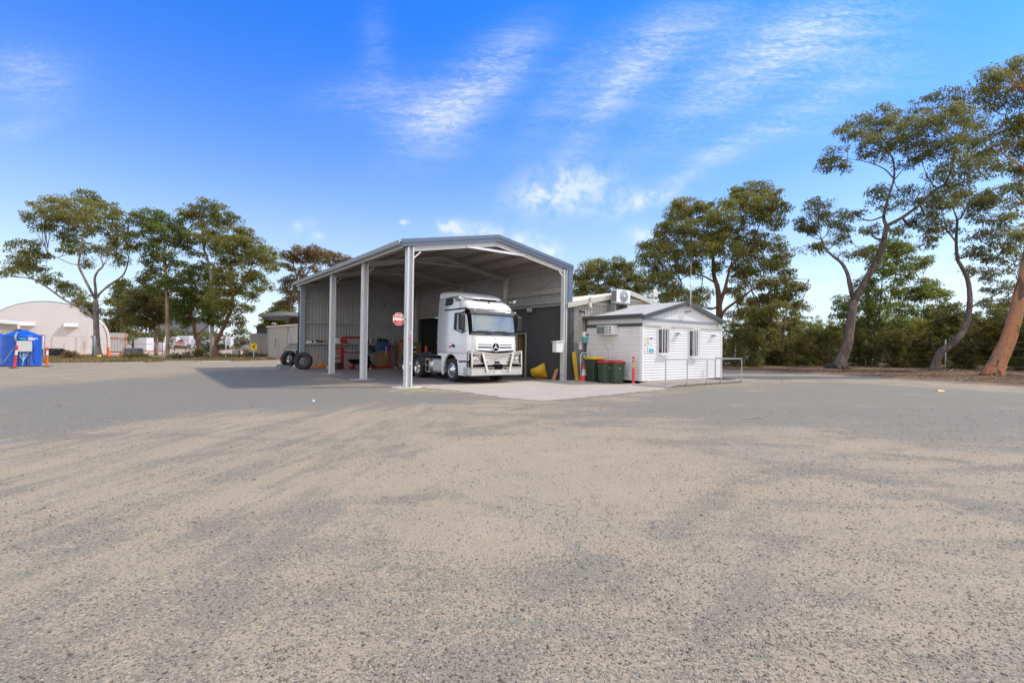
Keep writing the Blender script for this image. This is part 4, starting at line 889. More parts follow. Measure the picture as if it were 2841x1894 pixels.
# wheels
def wheel(y, s, rear):
    x0 = s*1.20; w_ = thing('wheel', None, None); w_.parent = TK; w_.location = (x0, y, .50)
    wd = .56 if rear else .30
    m_ = MB(); pr = [(.30, -.0), (.33, .015), (.42, .02), (.478, .0), (.495, -.03), (.495, -wd+.03), (.478, -wd), (.42, -wd-.01), (.30, -wd)]
    m_.lathe([(r_, s*h) for r_, h in pr], 36, (0, 0, 0), 'X'); t_ = m_.build('tyre', M['tyre'], w_)
    m_ = MB()
    if rear: pr = [(.305, .012), (.285, .015), (.28, -.06), (.262, -.10), (.25, -.155), (.18, -.165), (.13, -.15), (.125, -.03), (.10, -.015), (.001, -.01)]
    else: pr = [(.305, .012), (.285, .018), (.275, -.01), (.25, .015), (.20, .045), (.145, .055), (.14, .075), (.12, .085), (.10, .11), (.001, .115)]
    m_.lathe([(r_, s*h) for r_, h in pr], 32, (0, 0, 0), 'X'); m_.build('rim', M['chrome'], w_)
    m_ = MB()
    for i in range(10):
        a = 2*math.pi*i/10
        if rear: m_.lathe([(.001, s*.02), (.018, s*.02), (.018, 0)], 6, (s*-.145, .155*math.cos(a), .155*math.sin(a)), 'X')
        else: m_.lathe([(.001, s*.013), (.026, s*.008), (.026, 0)], 8, (s*.022, .232*math.cos(a), .232*math.sin(a)), 'X')
    m_.build('bolts' if rear else 'hand_holes', M['alloy'] if rear else M['mattblack'], w_)
for s in (-1, 1):
    wheel(1.40, s, False); wheel(4.62, s, True); wheel(5.98, s, True)
for s in (-1, 1):
    for yc_ in (4.62, 5.98):
        m_ = MB(); pts = [(yc_+.60*math.cos(a), .52+.56*math.sin(a)) for a in [math.pi*(.04+.92*i/10) for i in range(11)]]
        for a, b_ in zip(pts, pts[1:]): m_.add([(s*.62, a[0], a[1]), (s*1.22, a[0], a[1]), (s*1.22, b_[0], b_[1]), (s*.62, b_[0], b_[1])], [(0, 1, 2, 3)])
        o = m_.build('mudguard', M['charcoal'], TK); md = o.modifiers.new('t', 'SOLIDIFY'); md.thickness = .035
mb = MB(); [mb.box(min(s*.38, s*.46), max(s*.38, s*.46), .6, 7.0, .78, 1.04) for s in (-1, 1)]; [mb.box(-.379, .379, y, y+.1, .8, 1.0) for y in (1.2, 2.6, 4., 5.3, 6.8)]; mb.build('chassis', M['mattblack'], TK)
mb = MB(); mb.box(-.9, .9, 2.9, 4.0, 1.045, 1.10); mb.build('catwalk', M['charcoal'], TK)
mb = MB(); mb.prism([(4.6, 1.12), (5.9, 1.06), (5.9, 1.12), (5.2, 1.22), (4.7, 1.20)], -.45, .45, 'X'); mb.build('turntable', M['black'], TK)
mb = MB(); mb.box(-.9, -.3, 2.75, 2.95, 1.06, 1.12); mb.build('orange_strap', M['orange'], TK)
for s in (-1, 1):
    mb = MB(); mb.box(min(s*.6, s*1.16), max(s*.6, s*1.16), 2.24, 3.2, .33, .93); tk_ = mb.build('fuel_tank', M['alloy'], TK, bevel=.06)
    mb = MB(); [mb.box(min(s*1.161, s*1.178), max(s*1.161, s*1.178), y, y+.05, .40, .86) for y in (2.42, 2.56, 2.70, 2.84, 2.98)]; mb.build('rib', M['alloy'], tk_, bevel=.008)
    mb = MB(); mb.lathe([(.001, 3.24), (.28, 3.24), (.33, 3.28), (.33, 3.9), (.28, 3.95), (.001, 3.95)], 28, (s*.84, 0, .62), 'Y'); mb.build('round_tank', M['alloy'], TK)
    mb = MB(); mb.box(min(s*1.14, s*1.22), max(s*1.14, s*1.22), 3.40, 3.46, .30, .95); mb.box(min(s*1.14, s*1.22), max(s*1.14, s*1.22), 3.72, 3.78, .30, .95); [mb.box(min(s*1.15, s*1.25), max(s*1.15, s*1.25), 3.461, 3.719, z_, z_+.04) for z_ in (.32, .60, .86)]; mb.build('side_step', M['chrome'], TK)
    mb = MB(); mb.box(min(s*1.155, s*1.17), max(s*1.155, s*1.17), 3.47, 3.71, .37, .85); mb.build('step_backing', M['mattblack'], TK)
mb = MB(); mb.box(-.30, .30, 2.72, 2.95, 1.2, 2.6); mb.build('air_intake', M['charcoal'], TK)
# ------------------------------------------------------------------ yard and shed objects
def at_uv(x, y, z=0.): return G(x, y, z)
# stop sign on the corner post
k = thing('stop_sign', 'small red and white octagonal stop sign sticking out from the front shed post', 'sign', Wp(-.42, -.03, 2.43), YAW)
oc = [(.235*math.cos(R(22.5+45*i)), .235*math.sin(R(22.5+45*i))) for i in range(8)]
mb = MB(); mb.prism(oc, -.005, .005, 'Y'); mb.build('plate', M['paper'], k)
def clip(poly, lo, hi):
    out = []
    for i, a in enumerate(poly):
        b = poly[(i+1) % len(poly)]
        out.append(a)
        for c_ in sorted([c_ for c_ in (lo, hi) if (a[1]-c_)*(b[1]-c_) < 0], key=lambda c_: abs(c_-a[1])):
            t = (c_-a[1])/(b[1]-a[1]); out.append((a[0]+(b[0]-a[0])*t, c_))
    return [p for p in out if lo-1e-6 <= p[1] <= hi+1e-6]
sm_ = [(x*.93, z_*.93) for x, z_ in oc]
mb = MB(); mb.prism(clip(sm_, .045, 9), -.0085, -.0052, 'Y'); mb.build('red_top', M['signred'], k)
mb = MB(); mb.prism(clip(sm_, -9, -.04), -.0085, -.0052, 'Y'); mb.build('red_bottom', M['signred'], k)
text('STOP', .13, M['paper'], k, face_front(0, -.010, .115), thick=.001, bold=.003)
mb = MB(); [mb.box(-.17+.05*i, -.17+.05*i+.034, -.0075, -.0052, -.006, .012) for i in range(7)]; [mb.box(-.10+.045*i, -.07+.045*i, -.0105, -.0086, -.085, -.065) for i in range(5)]; [mb.box(-.07+.045*i, -.04+.045*i, -.0105, -.0086, -.15, -.13) for i in range(4)]
mb.cur = 0; mb.build('small_print', M['cyan'], k)
mb = MB(); mb.box(.20, .31, -.012, .02, -.015, .015); mb.build('bracket', M['black'], k)
# cones
def cone(name, p, h, label, group, band=True, tilt=0, col='hiorange', seed=0):
    k = thing(name, label, 'traffic cone', p, seed*.9, group); k.scale = (h/.75,)*3
    mb = MB(); mb.lathe([(.16, .03), (.035, .72), (.03, .75), (.001, .75)], 20); mb.build('body', M[col], k)
    mb = MB(); mb.prism([(-.19, -.19), (.19, -.19), (.19, .19), (-.19, .19)], 0, .035, 'Z'); mb.build('base', M[col], k, bevel=.01)
    if band: mb = MB(); r_ = lambda z_: .16-(z_-.03)*.125/.69+.003; mb.lathe([(r_(.25), .25), (r_(.52), .52)], 20); mb.build('reflective_collar', M['refl'], k)
    return k
cone('traffic_cone', Wp(8.28, -.62), .76, 'tall red traffic cone with white collar beside the yellow ladder', 'traffic cones', col='hivis', seed=1)
cone('traffic_cone', G(776, 1019), .62, 'small weathered cone on the ground left of the stacked tyres', 'traffic cones', col='hiorange', seed=2)
for x, y, h, l in ((301, 988, .95, 'orange cone in front of the grey container, largest of three'), (334, 991, .65, 'orange cone between container and wire cage'), (357, 995, .6, 'half hidden faded orange cone in the grass by the wire cage')):
    cone('traffic_cone', G(x, y), h*1.0, l, 'traffic cones', band=False, seed=3)
# bollards
def bollard(p, col, label, band='refl', lean=0, h=1.15):
    k = thing('bollard', label, 'bollard', p, 0, 'flexible bollards'); k.rotation_euler = (0, R(lean), 0)
    mb = MB(); mb.lathe([(.055, .03), (.052, h*.93), (.056, h*.935), (.056, h*.95), (.04, h*.96), (.04, h*.985), (.05, h*.99), (.03, h*1.02), (.001, h*1.03)], 18); mb.build('tube', M[col], k)
    mb = MB(); mb.lathe([(.001, .045), (.06, .045), (.20, .02), (.21, .002), (.001, .002)], 24); mb.build('base', M['black'] if lean or col == 'hiorange' else M['box_grey'], k)
    mb = MB(); mb.lathe([(.0575, h*.60), (.0575, h*.82)], 18); mb.build('band', M[band], k)
    if not lean and band == 'oldrefl': mb = MB(); mb.lathe([(.060, h*.88), (.060, h*.91)], 18); mb.build('white_ring', M['refl'], k)
bollard(Wp(8.72, -3.05), 'hivis', 'pink red bollard with faded tan band at the cabin corner', 'oldrefl')
bollard(G(39, 1021), 'hivis', 'red bollard leaning against the blue tank', lean=7, h=1.2)
bollard(G(130, 1017), 'hiorange', 'orange bollard with white band right of the blue tank', h=1.12)
# wheelie bins
def bin_(p, rz, h, body, lid, label, logo, seed=0):
    k = thing('wheelie_bin', label, 'bin', p, rz, 'wheelie bins by the cabin'); w = .27 if h < 1 else .29; d = .26 if h < 1 else .34; hb = h-.07
    mb = MB(); b0, b1 = .82, 1.; v_ = []
    for z_, s_ in ((.02, b0), (.10, b0+.01), (.12, b0+.035), (hb, b1)):
        for x, y in ((-w, -d), (w, -d), (w, d), (-w, d)): v_.append((x*s_, y*s_, z_))
    mb.add(v_, [(i*4+j, i*4+(j+1) % 4, i*4+4+(j+1) % 4, i*4+4+j) for i in range(3) for j in range(4)]+[(3, 2, 1, 0), (12, 13, 14, 15)]); mb.build('body', M[body], k, bevel=.03)
    mb = MB(); mb.box(-w-.02, w+.02, -d-.02, d+.05, hb-.045, hb-.005); mb.build('rim', M[body], k, bevel=.012)
    mb = MB(); v_ = []
    for t in range(6):
        y = -d-.035+(2*d+.09)*t/5; zc = hb+.03+.085*math.sin(math.pi*min(1, t/5*.8+.12)); v_ += [(-w-.03, y, hb), (-w*.8, y, zc), (w*.8, y, zc), (w+.03, y, hb)]
    mb.add(v_, [(4*i+j, 4*i+4+j, 4*i+5+j, 4*i+1+j) for i in range(5) for j in range(3)]+[(0, 1, 2, 3), (23, 22, 21, 20)]+[(0, 3, 23, 20)]); mb.build('lid', M[lid], k, bevel=.01)
    mb = MB(); mb.tube([(-w*.8, d+.10, hb-.01), (w*.8, d+.10, hb-.01)], .014, 6); mb.tube([(-w*.7, d, hb-.02), (-w*.7, d+.10, hb-.01)], .014, 6); mb.tube([(w*.7, d, hb-.02), (w*.7, d+.10, hb-.01)], .014, 6); mb.build('handle', M[body], k)
    for s in (-1, 1): mb = MB(); mb.lathe([(.001, s*.03), (.08, s*.03), (.10, s*.02), (.10, -s*.02), (.001, -s*.02)], 16, (s*(w*.85), d*.82, .10), 'X'); mb.build('wheel', M['black'], k)
    # emblem on the front panel: little figure over an arc
    mb = MB(); sc = .9
    if logo == 1: mb.lathe([(.001, 0), (.035, 0), (.035, .004)], 12, (0, -d*.985-.004, h*.70), 'Y'); mb.box(-.055, .055, -d*.985-.006, -d*.97, h*.70-.075, h*.70-.045); mb.box(-.03, .03, -d*.98-.006, -d*.96, h*.70-.10, h*.70-.082)
    else: mb.add([(-.045, -d*.985-.004, h*.66), (0, -d*.99-.004, h*.66+.055), (.045, -d*.985-.004, h*.66), (.02, -d*.985-.004, h*.66-.0), (0, -d*.985-.004, h*.66+.025), (-.02, -d*.985-.004, h*.66)], [(0, 5, 4, 1), (1, 4, 3, 2)])
    mb.build('bin_emblem', M['refl'], k)
bin_(Wp(8.33, -1.22), R(37)+YAW-R(52), 1.08, 'bin', 'yellow', 'tall dark green wheelie bin with yellow lid by the traffic cone', 1)
bin_(Wp(8.26, -1.95), YAW-R(14), .95, 'bin2', 'lidred', 'green red-lidded bin in the middle, partly behind its twin', 2)
bin_(Wp(8.46, -2.35), YAW-R(14), .95, 'bin2', 'lidred', 'green red-lidded bin nearest the bollard, standing in front', 2)
# mailbox-like white box on the right post
k = thing('document_box', 'white lidded box hung on the right front shed post', 'box', Wp(7.12, -.12, 1.28), YAW)
mb = MB(); mb.box(-.20, .22, -.13, .13, 0, .46); mb.build('box', M['white'], k, bevel=.01)
mb = MB(); mb.add([(-.25, -.17, .45), (.25, -.17, .50), (.25, .15, .50), (-.25, .15, .45), (-.25, -.17, .48), (.25, -.17, .53), (.25, .15, .53), (-.25, .15, .48)], [(0, 1, 5, 4), (1, 2, 6, 5), (2, 3, 7, 6), (3, 0, 4, 7), (4, 5, 6, 7), (0, 3, 2, 1)]); mb.build('lid', M['white'], k)
# dispenser, sign, lamp, camera on the annex front
k = thing('towel_dispenser', 'white and teal wall dispenser with a dark slot above a small sign', 'dispenser', Wp(8.86, -.09, 1.72), YAW)
mb = MB(); mb.lathe([(.10, 0), (.13, .05), (.14, .25), (.14, .42), (.12, .50), (.001, .53)], 20); mb.build('shell', M['teal'], k)
mb = MB(); mb.lathe([(.143, .30), (.146, .42), (.124, .51), (.001, .54)], 20); mb.build('top', M['white'], k)
mb = MB(); mb.box(-.09, .09, -.16, -.10, .35, .42); mb.build('slot', M['mattblack'], k, bevel=.02)
mb = MB(); mb.ball((-.02, -.15, .20), .022, 8); mb.build('knob', M['greenlet'], k)
k = thing('no_smoking_sign', 'small white wall sign with red symbol below the teal dispenser', 'sign', Wp(8.60, -.06, 1.42), YAW)
mb = MB(); mb.box(-.10, .10, -.006, .006, 0, .36); mb.build('plate', M['paper'], k)
mb = MB(); mb.lathe([(.055, -.003), (.078, -.003)], 20, (0, -.0075, .25), 'Y'); mb.beam((-.05, -.009, .30), (.05, -.009, .20), .004, .02, (0, 1, 0)); mb.build('symbol', M['signred'], k)
mb = MB(); mb.box(-.07, .07, -.009, -.0065, .085, .10); mb.box(-.06, .06, -.009, -.0065, .05, .06); mb.build('small_print', M['cyan'], k)
k = thing('bulkhead_lamp', 'pale wall lamp hanging from a bent bracket under the annex barge', 'lamp', Wp(9.02, -.25, 3.45), YAW)
mb = MB(); mb.tube([(0, .1, .38), (.02, 0, .30), (.0, 0, .12)], .022, 6); mb.tube([(0, .05, .38), (.12, -.02, .40)], .018, 6); mb.build('bracket', M['gutter'], k)
mb = MB(); mb.lathe([(.001, -.10), (.07, -.09), (.09, -.02), (.06, .10), (.03, .16), (.001, .17)], 14); mb.build('shade', M['cream_roof'], k)
k = thing('security_camera', 'black camera bracket on the pale annex wall', 'camera', Wp(8.58, -.06, 3.17), YAW)
mb = MB(); mb.tube([(-.14, -.10, .03), (.12, -.10, -.0)], .04, 8); mb.ball((.14, -.1, -.02), .06, 8); mb.tube([(0, 0, .0), (0, -.1, .02)], .03, 6); mb.build('camera_body', M['black'], k)
# flood lamps inside
def flood(p, rz, label):
    k = thing('flood_lamp', label, 'lamp', p, rz, 'flood lamps')
    mb = MB(); mb.box(-.17, .17, -.05, .03, -.12, .12); mb.build('housing', M['charcoal'], k, bevel=.01)
    mb = MB(); mb.box(-.14, .14, -.058, -.051, -.09, .09); mb.build('lens', M['lamp'], k)
    mb = MB(); mb.box(-.02, .02, .03, .15, -.03, .03); mb.build('bracket', M['charcoal'], k)
flood(Wp(5.38, 14.85, 4.17), YAW, 'flood lamp on the back wall girt of the open shed'); o = flood(Wp(7.58, 2.46, 3.32), YAW-R(60), 'flood lamp on the charcoal wall above the doorway')
# yellow bag, plank, ladder, wire rack, hose
bm_ = MB(); r_ = random.Random(3); V = []
nn_ = 9
for i in range(nn_):
    for j in range(nn_):
        a, b = i/(nn_-1)*2-1, j/(nn_-1)*2-1; e = (1-a*a)*(1-b*b); V.append((a*.36, -.13*e+.02*(r_.random()-.5), b*.27+.06*a*b*1.8+.03*(r_.random()-.5)))
V += [(x, -y, z_) for x, y, z_ in V]
q = lambda i, j, o_=0: o_+i*nn_+j
bm_.smooth = True; bm_.add(V, [(q(i, j), q(i+1, j), q(i+1, j+1), q(i, j+1)) for i in range(nn_-1) for j in range(nn_-1)]+[(q(i, j, 81), q(i, j+1, 81), q(i+1, j+1, 81), q(i+1, j, 81)) for i in range(nn_-1) for j in range(nn_-1)])
o = bm_.build('yellow_bag', M['yellow'], None, Wp(7.42, 1.55, .34), YAW-R(28)); o.rotation_euler = (R(20), R(-12), YAW-R(40)); tag(o, 'puffy yellow plastic bag slumped at the foot of the charcoal wall', 'bag')
mb = MB(); mb.add([(-.3, -.2, 0), (.3, -.2, 0), (.32, .15, 0), (-.28, .2, 0), (-.1, -.1, .12), (.2, .0, .1)], [(0, 1, 5, 4), (1, 2, 5), (2, 3, 4, 5), (3, 0, 4)]); o = mb.build('rag_pile', M['rust'], None, Wp(7.35, 1.5, .01), YAW); tag(o, 'dark rags and debris under the yellow bag', 'rags')
mb = MB(); mb.beam((0, 0, .0), (.30, .1, .52), .05, .16, (0, 1, 0)); o = mb.build('timber_offcut', M['timber'], None, Wp(7.08, .12), YAW); tag(o, 'short plank leaning against the right front post', 'plank')
k = thing('wheel_ramp', 'yellow perforated steel ramp leaning upright between post and annex corner', 'ramp', Wp(7.99, -.30), YAW)
mb = MB(); pts = [(-.13, 1.30), (.05, 1.30), (.10, 1.1), (.26, .02), (.10, .02), (-.02, .55), (-.10, .95)]
mb.prism(pts, -.02, .02, 'Y'); mb.build('plate', M['yellow'], k, bevel=.008)
mb = MB(); [mb.box(-.09+.008*i*1.6, .05+.014*i, -.027, -.021, 1.2-.11*i, 1.225-.11*i) for i in range(10)]; mb.build('rung', M['rust'], k)
k = thing('wire_rack', 'grey wire shelf rack behind the traffic cone', 'rack', Wp(8.55, -.35), YAW)
mb = MB(); mb.tube([(-.22, 0, 0), (-.22, 0, 1.12), (-.18, 0, 1.22), (-.10, 0, 1.26), (.45, 0, 1.26)], .02, 8); mb.tube([(.30, 0, 0), (.30, 0, 1.26)], .015, 6); mb.build('frame', M['galv_bright'], k)
mb = MB(); [mb.tube([(-.21, .0, .12+.085*i), (.44, .0, .12+.085*i)], .006, 4) for i in range(13)]; mb.build('wires', M['galv'], k)
mb = MB(); mb.tube([(0, 0, 1.7), (.02, -.02, 1.2), (-.01, -.03, .7), (.03, -.02, .1)], .022, 6); o = mb.build('green_hose', M['greenlet'], None, Wp(9.02-.0, -.12), YAW); tag(o, 'dark green hose hanging down the wall left of the cabin', 'hose')
mb = MB(); mb.box(-.06, .06, -.03, .03, 0, .13); o = mb.build('power_outlet', M['cream_roof'], None, Wp(9.12-.3, -.1, 1.05), YAW, bevel=.01); tag(o, 'small cream outlet box low on the wall behind the bins', 'outlet')
# signs on the cabin front
def plate(name, x0, x1, z0, z1, m, label, parts=(), cat='sign'):
    k = thing(name, label, cat, Wp((x0+x1)/2, -3.27-.032, z0), YAW); w = (x1-x0)/2; h = z1-z0
    mb = MB(); mb.box(-w, w, -.012, .0, 0, h); mb.build('plate', M[m], k)
    for nm, a, b, c_, d_, mm in parts: mb = MB(); mb.box(a*w, b*w, -.016, -.0125, c_*h, d_*h); mb.build(nm, M[mm], k)
plate('notice', 9.36, 9.66, 1.72, 2.0, 'paper', 'white notice with two dark lines, upper of the pair beside the left window', [('text_line', -.7, .9, .80, .90, 'ink'), ('text_line', -.5, .9, .60, .72, 'ink'), ('small_print', -.5, .6, .2, .3, 'refl')])
plate('blue_sign', 9.33, 9.78, 1.31, 1.63, 'paper', 'white and sky blue sign below the notice beside the left window', [('blue_panel', -.72, .72, .1, .55, 'sigblue'), ('blue_mark', -.35, .35, .75, .88, 'cyan'), ('cyan_mark', -.4, .4, .22, .38, 'cyan')])
plate('round_notice', 9.06, 9.25, 1.66, 1.98, 'cream_roof', 'faded cream notice on the white corner trim', [])
plate('corner_notice', 9.10, 9.20, 1.32, 1.58, 'paper', 'narrow white strip with faint grey marks under the cream notice', [('mark', -.5, .5, .1, .15, 'galv'), ('mark', -.5, .5, .5, .55, 'galv'), ('mark', -.5, .5, .8, .85, 'galv')])
for u, z_, l in ((11.44, 2.19, 'twin white wall lamps between the two cabin windows'), (14.34, 2.18, 'white wall lamps with grey joint near the right end of the cabin')):
    k = thing('wall_lamp', l, 'lamp', Wp(u, -3.32, z_), YAW, 'cabin wall lamps')
    mb = MB(); mb.box(-.06, .06, -.03, .02, -.06, .06); mb.build('box', M['white'], k)
    for s in (-1, 1): mb = MB(); mb.lathe([(.02, 0), (.03, -.03), (.06, -.12), (.055, -.13), (.001, -.11)], 12, (s*.1, -.02, 0), 'Y'); mb.build('lamp_head', M['gutter'] if s < 0 else M['white'], k)
mb = MB(); mb.box(-.05, .05, -.06, 0, -.06, .06); o = mb.build('junction_box', M['cream_roof'], None, Wp(14.75, -3.33, 2.66), YAW, bevel=.01); tag(o, 'small cream junction box under the cabin eave at the right corner', 'junction box')

# ---- along the back wall of the open shed
def tyre(p, r, w, rz, tilt, label, nm='loose_tyre', mm='tyre'):
    mb = MB(); ri = r*.50; pr = [(ri, -w*.32), (ri+.03, -w*.42), (r*.75, -w*.52), (r*.93, -w*.45), (r, -w*.36), (r*1.0, w*.36), (r*.93, w*.45), (r*.75, w*.52), (ri+.03, w*.42), (ri, w*.32), (ri+.02, 0), (ri, -w*.32)]
    mb.lathe(pr, 40, (0, 0, 0), 'Y'); mb.smooth = False
    for i in range(40):
        a = 2*math.pi*i/40
        for s in (-1, 1): mb.M = Matrix.Rotation(a, 4, 'Y') @ Matrix.Translation((0, s*w*.2, r)) @ Matrix.Rotation(R(25)*s, 4, 'Z'); mb.box(-.018, .018, -w*.17, w*.17, -.01, .012)
    mb.M = None
    o = mb.build(nm, M[mm], None, (p[0], p[1], r), rz); o.rotation_euler = (R(tilt), 0, rz); return tag(o, label, 'tyre', 'loose tyres')
tyre(G(841, 1025), .50, .30, R(8), -8, 'large black tyre standing upright at the shed back corner')
tyre(G(801, 1017), .52, .30, R(62), 6, 'black tyre standing edge-on behind the front tyre, outside the corner')
def things_box(name, x, y, dims, m, label, cat, rz=YAW, z=0., bev=.01, group=None):
    mb = MB(); w, d, h = dims; mb.box(-w/2, w/2, -d/2, d/2, 0, h); o = mb.build(name, M[m], None, G(x, y, 0)+Vector((0, 0, z)), rz, bevel=bev); return tag(o, label, cat, group)
k = thing('steel_stand', 'dark square steel stand between the two tyres', 'stand', G(812, 1018), YAW)
mb = MB(); mb.box(-.22, -.14, -.04, .04, 0, 1.08); mb.build('upright', M['charcoal'], k); mb = MB(); mb.box(.18, .26, -.04, .04, 0, 1.08); mb.build('upright', M['charcoal'], k)
mb = MB(); mb.box(-.26, .3, -.15, .15, 1.081, 1.13); mb.build('top_plate', M['box_grey'], k)
mb = MB(); mb.prism([(-.62, 0), (-.1, 0), (-.02, .24), (-.55, .24)], -.3, .3, 'Y'); o = mb.build('concrete_block', M['grey_box'], None, G(803, 1025), YAW, bevel=.02); tag(o, 'grey block lying on the ground in front of the tyres', 'block')
mb = MB(); mb.box(-.35, .3, -.2, .2, 0, .2); o = mb.build('black_crate', M['mattblack'], None, G(787, 1021), YAW, bevel=.02); tag(o, 'low black crate beside the weathered cone', 'crate')
# pallet jack, orange
k = thing('pallet_jack', 'orange hand pallet jack with upright handle beside the large tyre', 'pallet jack', G(880, 1021), YAW)
mb = MB(); mb.tube([(-.08, 0, .15), (-.04, 0, .55), (-.02, 0, .95)], .03, 8); mb.tube([(-.04, 0, .45), (.35, 0, .46)], .025, 6); mb.tube([(-.08, 0, .15), (-.2, 0, .0+.06)], .03, 6); mb.build('handle', M['orange'], k)
mb = MB(); mb.tube([(-.25, 0, .93), (.55, 0, .94)], .012, 6); mb.build('crossbar', M['charcoal'], k)
mb = MB(); mb.box(-.40, .1, -.18, -.06, .03, .11); mb.box(-.40, .1, .06, .18, .03, .11); mb.build('fork', M['orange'], k, bevel=.01)
mb = MB(); mb.prism([(0, .03), (.5, .05), (.5, .2), (.25, .35), (.1, .18)], -.12, .12, 'Y'); mb.build('body', M['orange'], k, bevel=.02)
mb = MB(); mb.lathe([(.001, -.04), (.07, -.04), (.07, .04), (.001, .04)], 12, (-.36, 0, .05), 'Y'); mb.build('wheel', M['oldrefl'], k)
mb = MB(); mb.lathe([(.001, 0), (.13, 0), (.15, .36), (.155, .37), (.155, .39), (.001, .39)], 20); o = mb.build('paint_pail', M['paper'], None, G(919, 1025), 0); tag(o, 'white pail with pale blue band right of the second post', 'pail')
mb = MB(); mb.lathe([(.146, .18), (.153, .27)], 20); mb.build('band', M['cyan'], o); mb = MB(); mb.lathe([(.001, .39), (.11, .39), (.12, .5), (.06, .52), (.09, .60), (.001, .6)], 12); mb.build('contents', M['black'], o)
mb = MB(); mb.lathe([(.001, 0), (.10, 0), (.12, .08), (.10, .16), (.001, .16)], 14); o = mb.build('yellow_reel', M['yellow'], None, G(911, 1023), 0); tag(o, 'small yellow reel on the floor behind the white pail', 'reel')
# shop press
k = thing('shop_press', 'red H-frame shop press in front of the back wall', 'press', G(937, 1024), YAW)
mb = MB(); mb.box(-.36, -.27, -.06, .06, .02, 1.32); mb.build('leg', M['red'], k); mb = MB(); mb.box(.27, .36, -.06, .06, .02, 1.32); mb.build('leg', M['red'], k)
mb = MB(); mb.box(-.269, .269, -.07, .07, 1.20, 1.31); mb.build('head_beam', M['red'], k)
mb = MB(); mb.box(-.25, .25, -.08, .08, .62, .70); mb.build('bed', M['red'], k); mb = MB(); mb.tube([(0, 0, 1.19), (0, 0, .9)], .05, 10); mb.build('ram', M['signred'], k)
mb = MB(); mb.box(-.38, -.25, -.3, .3, 0, .05); mb.box(.25, .38, -.3, .3, 0, .05); mb.build('foot', M['red'], k)
things_box('engine_block', 938, 1025, (.34, .3, .42), 'black', 'black engine part on the floor inside the red press', 'machine part', bev=.06)
# red bench with shelf and overhead hood
k = thing('tool_bench', 'red steel tool bench with hood and lower shelf, behind the second post', 'workbench', G(975, 1023), YAW)
for x in (-.62, .62): mb = MB(); mb.box(x-.04, x+.04, -.04, .04, 0, 1.95); mb.build('leg', M['red'], k)
mb = MB(); mb.box(-.66, .66, -.3, .3, .98, 1.06); mb.build('shelf', M['red'], k)
mb = MB(); mb.prism([(-.70, 1.72), (-.42, 2.0), (.66, 2.0), (.66, 1.86), (-.40, 1.86), (-.6, 1.66)], -.3, .3, 'Y'); mb.build('hood', M['red'], k)
mb = MB(); mb.box(-.60, -.36, -.28, -.1, 1.55, 1.78); mb.build('red_bin', M['red'], k)
mb = MB(); r_ = random.Random(4)
for i in range(12): x = -.15+.07*i+.02*r_.random(); h_ = .15+.3*r_.random(); mb.box(x, x+.03, -.2, -.17, 1.75-h_, 1.75)
mb.build('hanging_tools', M['gutter'], k)
mb = MB(); mb.prism([(-.2, 1.065), (.1, 1.065), (.12, 1.10), (-.18, 1.09)], -.1, .1, 'Y'); mb.build('papers', M['paper'], k)
k = thing('wheelbarrow', 'black wheelbarrow tipped beneath the red bench', 'wheelbarrow', G(985, 1024), YAW)
mb = MB(); mb.add([(-.40, -.25, .60), (.45, -.25, .60), (.45, .3, .60), (-.40, .3, .60), (-.12, -.12, .28), (.30, -.12, .28), (.30, .15, .28), (-.12, .15, .28)], [(0, 1, 5, 4), (1, 2, 6, 5), (2, 3, 7, 6), (3, 0, 4, 7), (4, 5, 6, 7)]); mb.build('tray', M['mattblack'], k)
mb = MB(); mb.lathe([(.001, -.05), (.17, -.05), (.19, 0), (.17, .05), (.001, .05)], 18, (-.22, -.1, .19), 'Y'); mb.build('wheel', M['red'], k); mb = MB(); mb.tube([(-.2, -.1, .2), (.5, -.2, .5), (.8, -.2, .6)], .018, 6); mb.build('handle', M['charcoal'], k)
# dark machine by the ridge column
k = thing('floor_jack_stack', 'dark pile of jacks and hoses at the foot of the ridge column', 'machine', G(1018, 1022), YAW)
mb = MB(); r_ = random.Random(9)
for i in range(9): x, y, z_ = (r_.random()-.5)*.5, (r_.random()-.5)*.3, r_.random()*1.0*(1-i/12); s_ = .10+.12*r_.random(); mb.ball((x, y, .1+z_), s_, 7, 1.3)
mb.build('heap', M['black'], k)
mb = MB(); mb.tube([(-.15, 0, 1.2), (0, -.1, .8), (.15, -.15, .4), (.5, -.2, .05)], .05, 8); mb.build('hose', M['mattblack'], k)
things_box('steel_toolbox', 1050, 1018, (.5, .3, .28), 'charcoal', 'dark toolbox on the floor below the hanging cloth', 'toolbox')
# engine hoist
k = thing('engine_hoist', 'red wheeled engine hoist in front of the wooden cabinets', 'hoist', G(1062, 1022), YAW)
mb = MB(); mb.beam((.55, 0, .05), (.45, 0, 1.55), .09, .09, (0, 1, 0)); mb.build('mast', M['red'], k); mb = MB(); mb.beam((.50, 0, 1.52), (-.60, 0, 1.42), .07, .09, (0, 1, 0)); mb.build('boom', M['red'], k)
mb = MB(); mb.beam((.7, -.25, .10), (-.95, -.35, .10), .07, .08); mb.build('leg', M['red'], k); mb = MB(); mb.beam((.7, .25, .10), (-.95, .35, .10), .07, .08); mb.build('leg', M['red'], k)
mb = MB(); mb.beam((.20, 0, .15), (.5, 0, .85), .05, .05, (0, 1, 0)); mb.build('strut', M['red'], k); mb = MB(); mb.tube([(.2, -.02, 1.4), (.18, -.02, .9)], .02, 6); mb.build('ram', M['galv_bright'], k)
